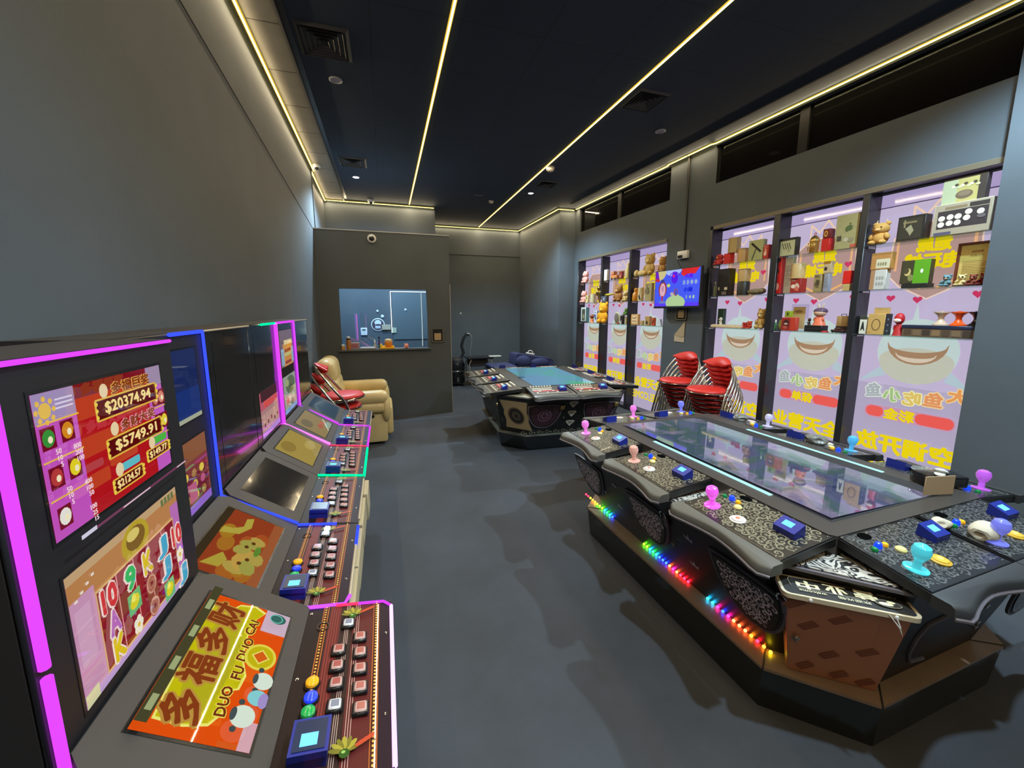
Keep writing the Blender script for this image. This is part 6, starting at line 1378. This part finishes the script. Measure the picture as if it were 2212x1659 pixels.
# ------------------------------------------------------------------ beige recliner against the booth wall
m_lea = mat('beige_leather', (.62, .45, .19, 1), .42, noise=.12, nscale=5, bump=.12, bscale=14)
t = thing('recliner', 'beige leather recliner armchair against the left wall by the booth', 'armchair', (-.40, 5.36, 0), 0)
MB().bbox(-.34, -.36, .05, .36, .36, .34, .03, 2).build('base', m_lea, t)
q = MB(); q.bbox(-.33, -.445, .03, .38, -.34, .50, .03, 2); q.build('side_panel', m_lea, t)
q = MB(); q.bbox(-.33, .34, .03, .38, .445, .50, .03, 2); q.build('side_panel', m_lea, t)
for s in (-1, 1):
    a = MB(); a.bbox(-.34, s * .41 - .10, .50, .40, s * .41 + .10, .665, .075, 4); a.bbox(-.32, s * .42 - .085, .40, .37, s * .42 + .085, .535, .05, 3); a.ell((.37, s * .41, .44), (.055, .095, .17)); a.build('armrest', m_lea, t, smooth=70)
MB().bbox(-.28, -.30, .33, .42, .30, .50, .07, 4).build('seat_cushion', m_lea, t, smooth=70)
MB().bbox(.36, -.30, .07, .45, .30, .44, .045, 3).build('footrest', m_lea, t, smooth=70)
bk = MB(); R_ = Matrix.Translation((-.215, 0, .42)) @ Matrix.Rotation(radians(-8), 4, 'Y'); bk.bbox(-.10, -.36, .0, .10, .36, .40, .09, 4, M=R_); bk.bbox(-.12, -.34, .30, .10, .34, .62, .10, 4, M=R_); bk.build('backrest', m_lea, t, smooth=70)
MB().lathe([(.0, -.008), (.018, -.008), (.018, .012), (0, .014)], 12, M=Matrix.Translation((.22, -.447, .36)) @ Matrix.Rotation(pi / 2, 4, 'X')).build('recline_handle', m_blackm, t)

# ------------------------------------------------------------------ alcove beyond the booth
t = thing('drum_vacuum', 'black drum vacuum cleaner with chrome band half behind the booth wall', 'vacuum cleaner', (1.44, 8.55, 0), 0)
MB().lathe([(0, .07), (.17, .07), (.185, .10), (.185, .46), (.17, .50), (0, .50)], 24).build('drum', mat('gloss_black', (.012, .012, .013, 1), .12), t)
MB().lathe([(.187, .31), (.190, .315), (.190, .335), (.187, .34)], 24).build('chrome_band', m_chrome, t)
MB().lathe([(0, .50), (.16, .50), (.15, .56), (.10, .60), (0, .61)], 24).build('motor_head', m_blackm, t)
for k in range(4):
    a = k * pi / 2 + .6; MB().lathe([(0, -.015), (.035, -.015), (.035, .015), (0, .015)], 12, M=Matrix.Translation((.18 * cos(a), .18 * sin(a), .035)) @ Matrix.Rotation(a, 4, 'Z') @ Matrix.Rotation(pi / 2, 4, 'X')).build('caster', m_blackm, t)
MB().bbox(-.02, -.205, .10, .02, -.185, .20, .004, 1).build('latch', m_chrome, t)
MB().tube([(.10, .02, .55), (.17, .03, .70), (.13, .03, .85), (.17, .03, 1.0), (.24, .03, 1.10), (.30, .03, 1.08)], .032, 10).build('hose', mat('ribbed_hose', (.02, .02, .021, 1), .35), t)
MB().tube([(.26, .0, 1.12), (.30, .0, 1.115), (.34, .0, 1.06), (.345, .0, .95), (.31, .0, .75), (.31, .0, .60)], .011, 8).build('metal_wand', mat('wand_grey', (.35, .37, .38, 1), .3, .6), t)
t = thing('side_table', 'small black side table on bent pale tube legs in the alcove', 'table', (1.90, 8.35, 0), 0)
MB().bbox(-.29, -.22, .600, .27, .22, .632, .008, 2).build('tabletop', mat('gloss_black', (.012, .012, .013, 1), .12), t)
MB().bbox(-.22, -.16, .44, .15, .20, .60, .01, 1).build('drawer_box', m_blackm, t)
for sx in (-1, 1):
    for sy in (-1, 1): MB().tube([(sx * .20, sy * .19, .60), (sx * .25, sy * .20, .50), (sx * .235, sy * .205, .25), (sx * .20, sy * .21, .05), (sx * .13, sy * .21, .012)], .011, 8).build('leg', mat('pale_tube', (.50, .42, .28, 1), .3, .5), t)
t = thing('tablet', 'thin pale sheet-like tablet overhanging the right side of the side table', 'tablet', (2.24, 8.30, .6335), -.05)
MB().bbox(-.13, -.09, 0, .13, .09, .010, .004, 1).build('tablet_body', m_white, t)
m_navy = mat('navy_fabric', (.020, .028, .095, 1), .75, noise=.35, nscale=7, bump=.2, bscale=12)
t = thing('sofa', 'dark blue low sofa behind the far game table in the alcove', 'sofa', (2.50, 7.35, 0), 0)
MB().bbox(-.66, -.38, .02, .66, .34, .52, .06, 3).build('base', m_navy, t, smooth=70); MB().bbox(-.64, -.36, .50, -.16, .30, .585, .04, 3).build('seat_cushion', m_navy, t, smooth=70)
q = MB(); q.prism([(-.15, .50), (.66, .50), (.66, .63), (.60, .67), (.30, .715), (-.02, .78), (-.08, .79), (-.12, .76)], -.10, .32, 'y'); q.ell((.02, -.10, .62), (.17, .06, .13)); q.ell((.36, -.10, .59), (.20, .06, .10)); q.build('slumped_back', m_navy, t, smooth=60)
t = thing('plastic_loop', 'white looped plastic piece lying on top of the dark blue sofa back', 'plastic loop', (2.68, 7.30, .762), 0)
t.rotation_euler = (0, radians(11), 0)
MB().bbox(-.09, -.02, 0, .09, .02, .028, .010, 2).build('bar', m_white, t); MB().tube([(-.05, 0, .026)] + [(-.05 * cos(pi * k / 8), 0, .028 + .05 * sin(pi * k / 8)) for k in range(9)], .008, 8).build('loop', m_white, t)
o = MB().lathe([(0, 0), (.02, .0), (.018, .006), (0, .008)], 12, M=Matrix.Rotation(pi / 2, 4, 'X')).build('coat_peg', m_white, None, loc=(1.75, 9.598, 1.545)); tag(o, 'small white peg on the far alcove wall above the side table', 'hook')

# ------------------------------------------------------------------ booth: counter things and the room behind the glass
spot_lamp('booth_fill_lamp', (-.15, 6.45, 2.5), 150, (.20, .55, 1.0), 160, .5, .06, (radians(38), 0, 0))  # added lamp, out of view, turns the booth interior blue
t = thing('unseen_lamp', 'unseen cool lamp added inside the booth above the service window', 'lamp', (-.15, 6.331, 2.5), 0)
MB().bbox(-.06, 0, -.04, .06, .03, .04, .008, 2).build('base', m_white, t); MB().lathe([(0, 0), (.05, 0), (.06, .05), (.02, .06), (0, .06)], 18, M=Matrix.Translation((0, .03, 0)) @ Matrix.Rotation(-pi / 2 - .6, 4, 'X')).build('shade', m_white, t)
t = thing('door_light_frame', 'white light line framing the door on the blue booth wall', 'light', (.43, 7.995, .90), 0)
m_wl = emis('white_line_light', (.95, 1.0, .95, 1), 3.0)
q = MB(); q.box(-.304, -.006, .29, -.294, .0, 1.065); q.box(-.304, -.006, 1.056, .37, .0, 1.066); q.build('light_tube', m_wl, t, smooth=0)
MB().box(.262, -.006, .02, .272, .0, 1.04).build('light_tube', emis('white_line_dim', (.9, 1.0, .95, 1), 1.0), t, smooth=0)
t = thing('thermostat', 'white thermostat panel on the blue booth wall', 'thermostat', (-.37, 8.018, 1.15), 0)
MB().bbox(-.057, -.022, 0, .057, 0, .14, .004, 1).build('panel', m_white, t); MB().box(-.03, -.024, .085, .028, -.022, .115).build('readout', mat('lcd_grey', (.12, .14, .12, 1), .3), t, smooth=0)
t = thing('round_sign', 'round white-rimmed sign on the blue booth wall', 'sign', (-.117, 8.018, 1.345), 0)
MB().lathe([(0, 0), (.122, 0), (.122, .014), (.108, .018), (0, .016)], 32, M=Matrix.Rotation(pi / 2, 4, 'X')).build('disc', m_white, t)
c = Canvas(); c.ell(0, 0, .106, .106, rgb(70, 52, 62), 32); c.ell(0, .035, .06, .055, rgb(225, 225, 230), 20); c.rect(-.05, -.07, .045, .0, rgb(205, 205, 212)); c.ell(.0, -.005, .055, .018, rgb(75, 55, 65), 16); c.build('sign_print', m_printm, (0, -.0185, 0), (1, 0, 0), (0, 0, 1), t)
o = MB().bbox(-.08, -.012, 0, .08, 0, .10, .003, 1).build('notice_card', mat('kraft_light', (.50, .40, .27, 1), .7), None, loc=(.03, 7.985, 1.247)); tag(o, 'tan card overlapping the round sign in the booth', 'card')
o = MB().bbox(-.04, -.012, 0, .04, 0, .10, .003, 1).build('switch_plate', mat('pale_lime', (.50, .52, .36, 1), .5), None, loc=(.175, 7.993, 1.186)); tag(o, 'pale greenish plate at the foot of the white light line', 'switch')
for k, (x_, z_, r_, lb) in enumerate(((-.114, 1.60, .022, 'upper white hook dot on the blue booth wall above the round sign'), (-.03, 1.50, .030, 'larger white hook dot just above the round sign'), (.396, 1.623, .022, 'white hook dot on the door inside the booth'))):
    o = MB().ell((0, -.006, 0), (r_, .008, r_)).build('wall_hook', m_white, None, loc=(x_, 8.012 if k < 2 else 7.996, z_)); tag(o, lb, 'hook')
SZ = 1.0425; SYY = 6.245
def sill(name, label, cat, x, dy=0.0): return thing(name, label, cat, (x, SYY + dy, SZ), 0, 'small things on the booth counter')
t = sill('spice_jar', 'small tan jar with white lid at the left end of the booth counter', 'jar', -.585)
MB().lathe([(0, 0), (.026, 0), (.028, .04), (.022, .055)], 14).build('jar', colm(rgb(190, 140, 80), .4), t); MB().lathe([(0, .055), (.024, .055), (.024, .075), (0, .08)], 14).build('lid', m_white, t)
t = sill('thermos', 'brown bottle with black and white cap on the booth counter', 'bottle', -.508)
MB().lathe([(0, 0), (.034, 0), (.034, .12), (.026, .145), (0, .145)], 16).build('bottle', colm(rgb(165, 105, 55), .35), t); MB().lathe([(.027, .145), (.027, .165), (0, .165)], 16).build('collar', m_blackm, t); MB().lathe([(.024, .165), (.024, .19), (0, .195)], 16).build('cap', m_white, t)
t = sill('pink_case', 'mauve framed clear case on the booth counter', 'box', -.425, .02)
MB().bbox(-.06, -.015, .0, .06, .015, .105, .006, 2).build('case', mat('mauve_case', (.45, .33, .38, 1), .3), t); MB().box(-.045, -.017, .025, .045, -.0155, .085).build('panel', colm(rgb(165, 105, 115), .3), t, smooth=0)
t = sill('tissue_pack', 'pale grey soft tissue pack lying on the booth counter', 'tissues', -.25)
MB().bbox(-.11, -.02, 0, .11, .02, .035, .015, 3).build('pack', mat('pale_film', (.55, .56, .60, 1), .35), t)
t = sill('nozzle_bottle', 'clear grey bottle with white nozzle on the booth counter', 'bottle', -.150, .026)
MB().lathe([(0, 0), (.024, 0), (.024, .06), (.010, .08), (.010, .09)], 14).build('bottle', mat('grey_clear', (.35, .36, .38, 1), .2), t); MB().lathe([(0, .09), (.012, .09), (.008, .13), (0, .14)], 12).build('nozzle', m_white, t)
o = MB().lathe([(0, 0), (.014, 0), (.014, .10), (.006, .12), (.006, .15), (.013, .155), (.013, .178), (0, .182)], 12).build('dark_bottle', mat('dark_purple', (.05, .03, .05, 1), .3), None, loc=(-.088, SYY + .075, SZ)); tag(o, 'slim dark bottle with pale knob behind the booth glass', 'bottle', 'small things on the booth counter')
t = sill('toy_tray', 'yellow toy tray with bumps on the booth counter', 'toy', .025, -.005)
MB().bbox(-.105, -.035, 0, .105, .035, .022, .008, 2).build('tray', colm(rgb(240, 180, 30), .5), t)
for k, (a, hh) in enumerate(((-.085, .062), (-.06, .03), (-.035, .035), (.06, .04), (.085, .03))): MB().ell((a, 0, .018 + hh * .4), (.018, .018, hh * .6)).build('bump', colm(rgb(250, 200, 50), .5), t)
t = sill('orange_jar', 'orange jar with cream lid standing on the yellow toy tray', 'jar', .045, .0); t.location.z = SZ + .0225
MB().lathe([(0, 0), (.046, 0), (.056, .03), (.056, .06), (.052, .08)], 18, sy=.65).build('jar', colm(rgb(235, 140, 50), .35), t); MB().lathe([(0, .08), (.054, .08), (.058, .09), (.05, .115), (.02, .125), (0, .125)], 18, sy=.65).build('lid', colm(rgb(235, 205, 150), .5), t)
o = MB().tube([(0, 0, .004), (.15, 0, .008)], .004, 8).build('white_stick', m_white, None, loc=(.125, SYY - .02, SZ)); tag(o, 'thin white stick between the yellow tray and the pink ornament', 'stick', 'small things on the booth counter')
o = MB().ell((0, 0, .035), (.034, .026, .034)).ell((-.022, -.015, .014), (.013, .013, .013)).ell((.022, -.015, .014), (.013, .013, .013)).ell((-.02, 0, .062), (.012, .01, .012)).ell((.02, 0, .062), (.012, .01, .012)).build('pink_ornament', colm(rgb(230, 145, 125), .5), None, loc=(.30, SYY, SZ)); tag(o, 'salmon pink ornament on the right part of the booth counter', 'ornament', 'small things on the booth counter')

# ------------------------------------------------------------------ loose things on and around the near table
t = thing('waste_bin', 'brown leaning bin wedged on the corner ledge of the near table', 'bin', (1.567, .905, .2012), radians(-38))
P0 = [(-.140, 0), (.140, 0), (.140, .028), (-.140, .028)]; P1 = [(-.222, -.178), (.118, -.178), (.118, -.090), (-.222, -.090)]
m_bin = mat('brown_film_bin', (.34, .15, .075, 1), .35)
q = MB(); q.frustum(P0, 0, P1, .432); q.build('bin_body', m_bin, t, smooth=0)
c = Canvas((-.25, .0, .25, .47)); dk = rgb(150, 82, 50)
def bx_(u, v): return (-.052 * v / .468 + u * (.140 + .030 * v / .468) / .140, v)
c.poly([bx_(-.139, .002), bx_(.139, .002), bx_(.139, .466), bx_(-.139, .466)], rgb(205, 132, 90))
for x, y in ((-.01, .385), (-.085, .315), (.075, .235), (-.02, .165), (.10, .045), (-.085, .060), (-.125, .43), (.02, .055)):
    c.poly([bx_(*p) for p in ((x - .030, y - .012), (x + .010, y + .034), (x + .032, y + .010), (x - .010, y - .036))], dk)
    for k in range(2): c.line([bx_(x - .020 + .012 * k, y - .006 - .010 * k), bx_(x + .013 + .010 * k, y + .026 - .012 * k)], .002, rgb(182, 110, 72))
nx = Vector((0, -.432, -.178)).normalized(); c.build('film_print', m_printm, nx * .0006, (1, 0, 0), Vector((0, -.178, .432)).normalized(), t, eps=.0002)
t = thing('open_sign', 'black open-for-business sign lying upside down across the brown bin', 'sign', Vector((1.567, .905, .6345)) + Matrix.Rotation(radians(-38), 3, 'Z') @ Vector((-.052, -.142, 0)), radians(-37))
def rr(w, h, r):
    p = []
    for cx, cy, a in ((w - r, -h + r, -90), (w - r, h - r, 0), (-w + r, h - r, 90), (-w + r, -h + r, 180)):
        for k in range(5): tt = radians(a + k * 22.5); p.append((cx + r * cos(tt), cy + r * sin(tt)))
    return p
MB().prism(rr(.190, .056, .022), 0, .016, 'z').build('cream_board', mat('cream_edge', (.60, .50, .33, 1), .5), t, smooth=30)
c = Canvas(); c.poly(rr(.180, .048, .018), rgb(38, 34, 30)); WHT = rgb(240, 228, 185)
for k, q in enumerate('中业营'): c.text(q, -.100 + .082 * k, .012, .044, WHT, rot=pi, bold=.04, w=.062)
c.text('welcome', -.095, -.028, .013, WHT, rot=pi, w=.080); c.text('欢迎光临', .02, -.030, .014, WHT, rot=pi, w=.09); c.text('OPEN', .128, .026, .013, rgb(150, 140, 115), rot=pi, w=.05)
c.line([(-.14, -.016), (.06, -.016)], .0016, rgb(170, 160, 130)); c.ell(.115, -.015, .036, .018, rgb(150, 145, 120), 18); c.ell(.115, -.015, .033, .016, rgb(50, 46, 40), 18); c.ell(.108, -.018, .02, .008, WHT, 12); c.ell(.125, -.006, .012, .006, WHT, 10)
c.line([(-.150, .036), (-.158, .020), (-.155, -.010)], .0016, rgb(150, 140, 115)); c.line([(-.150, .036), (.09, .038)], .0016, rgb(150, 140, 115))
c.build('lettering', m_printm, (0, 0, .0163), (1, 0, 0), (0, 1, 0), t, eps=.0002)
for x in (-.11, .12): MB().ell((x, -.057, .006), (.006, .004, .008), u=8, w=6).build('hang_hole', m_white, t)
MB().tube([(.10, -.056, .012), (.125, -.066, -.02), (.135, -.068, -.045), (.128, -.067, -.02), (.118, -.058, .010)], .0018, 5).build('hang_string', m_white, t)

ZT = .7755
t = thing('cardboard_flap', 'small tan cardboard piece standing at the far right corner of the near screen', 'cardboard', (2.345, 1.035, .7795), radians(-12))
MB().bbox(-.075, -.002, 0, .075, .002, .088, .001, 1).build('card', mat('cardboard', (.42, .28, .15, 1), .7), t)
t = thing('black_case', 'black plastic case behind the tan cardboard piece', 'case', (2.50, 1.11, .7775), radians(-20))
MB().bbox(-.09, -.05, 0, .09, .05, .055, .008, 2).build('case_body', m_face, t); MB().bbox(-.07, -.052, .018, .07, -.05, .04, .002, 1).build('slot', m_blackm, t)
o = MB().ell((0, 0, .012), (.05, .025, .012), rot=Matrix.Rotation(.35, 3, 'Y')).ell((-.03, 0, .006), (.03, .02, .010)).build('white_tissue', mat('tissue_white', (.62, .64, .58, 1), .8), None, loc=(2.49, 1.10, .834), rotz=.3); tag(o, 'folded white tissue on top of the black plastic case', 'tissue')
def crumple(name, label, loc, r, col, seed, cat='cloth'):
    rnd = random.Random(seed); bm = bmesh.new(); bmesh.ops.create_icosphere(bm, subdivisions=3, radius=1.0)
    dirs = [Vector((rnd.gauss(0, 1), rnd.gauss(0, 1), rnd.gauss(0, 1))).normalized() for _ in range(14)]
    for v in bm.verts:
        n = v.co.normalized(); k = 1.0 - .42 * max(max(0, n.dot(d)) ** 10 for d in dirs[:8]) + .16 * max(max(0, n.dot(d)) ** 14 for d in dirs[8:])
        v.co = Vector((n.x * k * r[0], n.y * k * r[1], max(0, (n.z * k + .72) * r[2])))
    q = MB(); q.addbm(bm); bm.free(); o = q.build(name, col, None, smooth=28, loc=loc); tag(o, label, cat); return o
m_cl = mat('cream_cloth', (.55, .48, .36, 1), .85)
crumple('crumpled_cloth', 'crumpled cream cloth beside the blue joystick of the near table', (2.125, .79, .750), (.062, .042, .036), m_cl, 3)
crumple('crumpled_tissue', 'smaller crumpled cream tissue next to the card reader of the near table', (2.04, .88, .764), (.045, .030, .020), m_cl, 5, 'tissue')
m_gr = mat('grey_film', (.16, .155, .135, 1), .3)
crumple('crumpled_wrapper', 'crumpled grey wrapper on the middle right-hand panel of the near table', (2.60, 1.76, .760), (.055, .07, .035), m_gr, 8, 'wrapper')
crumple('crumpled_wrapper', 'crumpled grey wrapper on the far right-hand panel of the near table', (2.60, 2.33, .760), (.055, .06, .028), m_gr, 11, 'wrapper')
t = thing('ashtray', 'shallow grey glass ashtray on the nearest right-hand panel', 'ashtray', (2.66, 1.24, .757), 0)
MB().lathe([(0, 0), (.045, 0), (.055, .022), (.048, .024), (.040, .008), (0, .006)], 22).build('dish', mat('grey_glass', (.22, .23, .21, 1), .12, coat=.5), t)
t = thing('clear_cup', 'clear plastic cup standing on the left side of the far bright screen', 'cup', (1.60, 4.66, .7795), 0)
MB().lathe([(.045, 0), (.055, .13)], 20).build('cup_wall', glass('cup_plastic', (.92, .96, .96, 1), .10), t); MB().lathe([(0, .002), (.045, .002)], 20).build('cup_base', glass('cup_plastic', (.92, .96, .96, 1), .10), t)
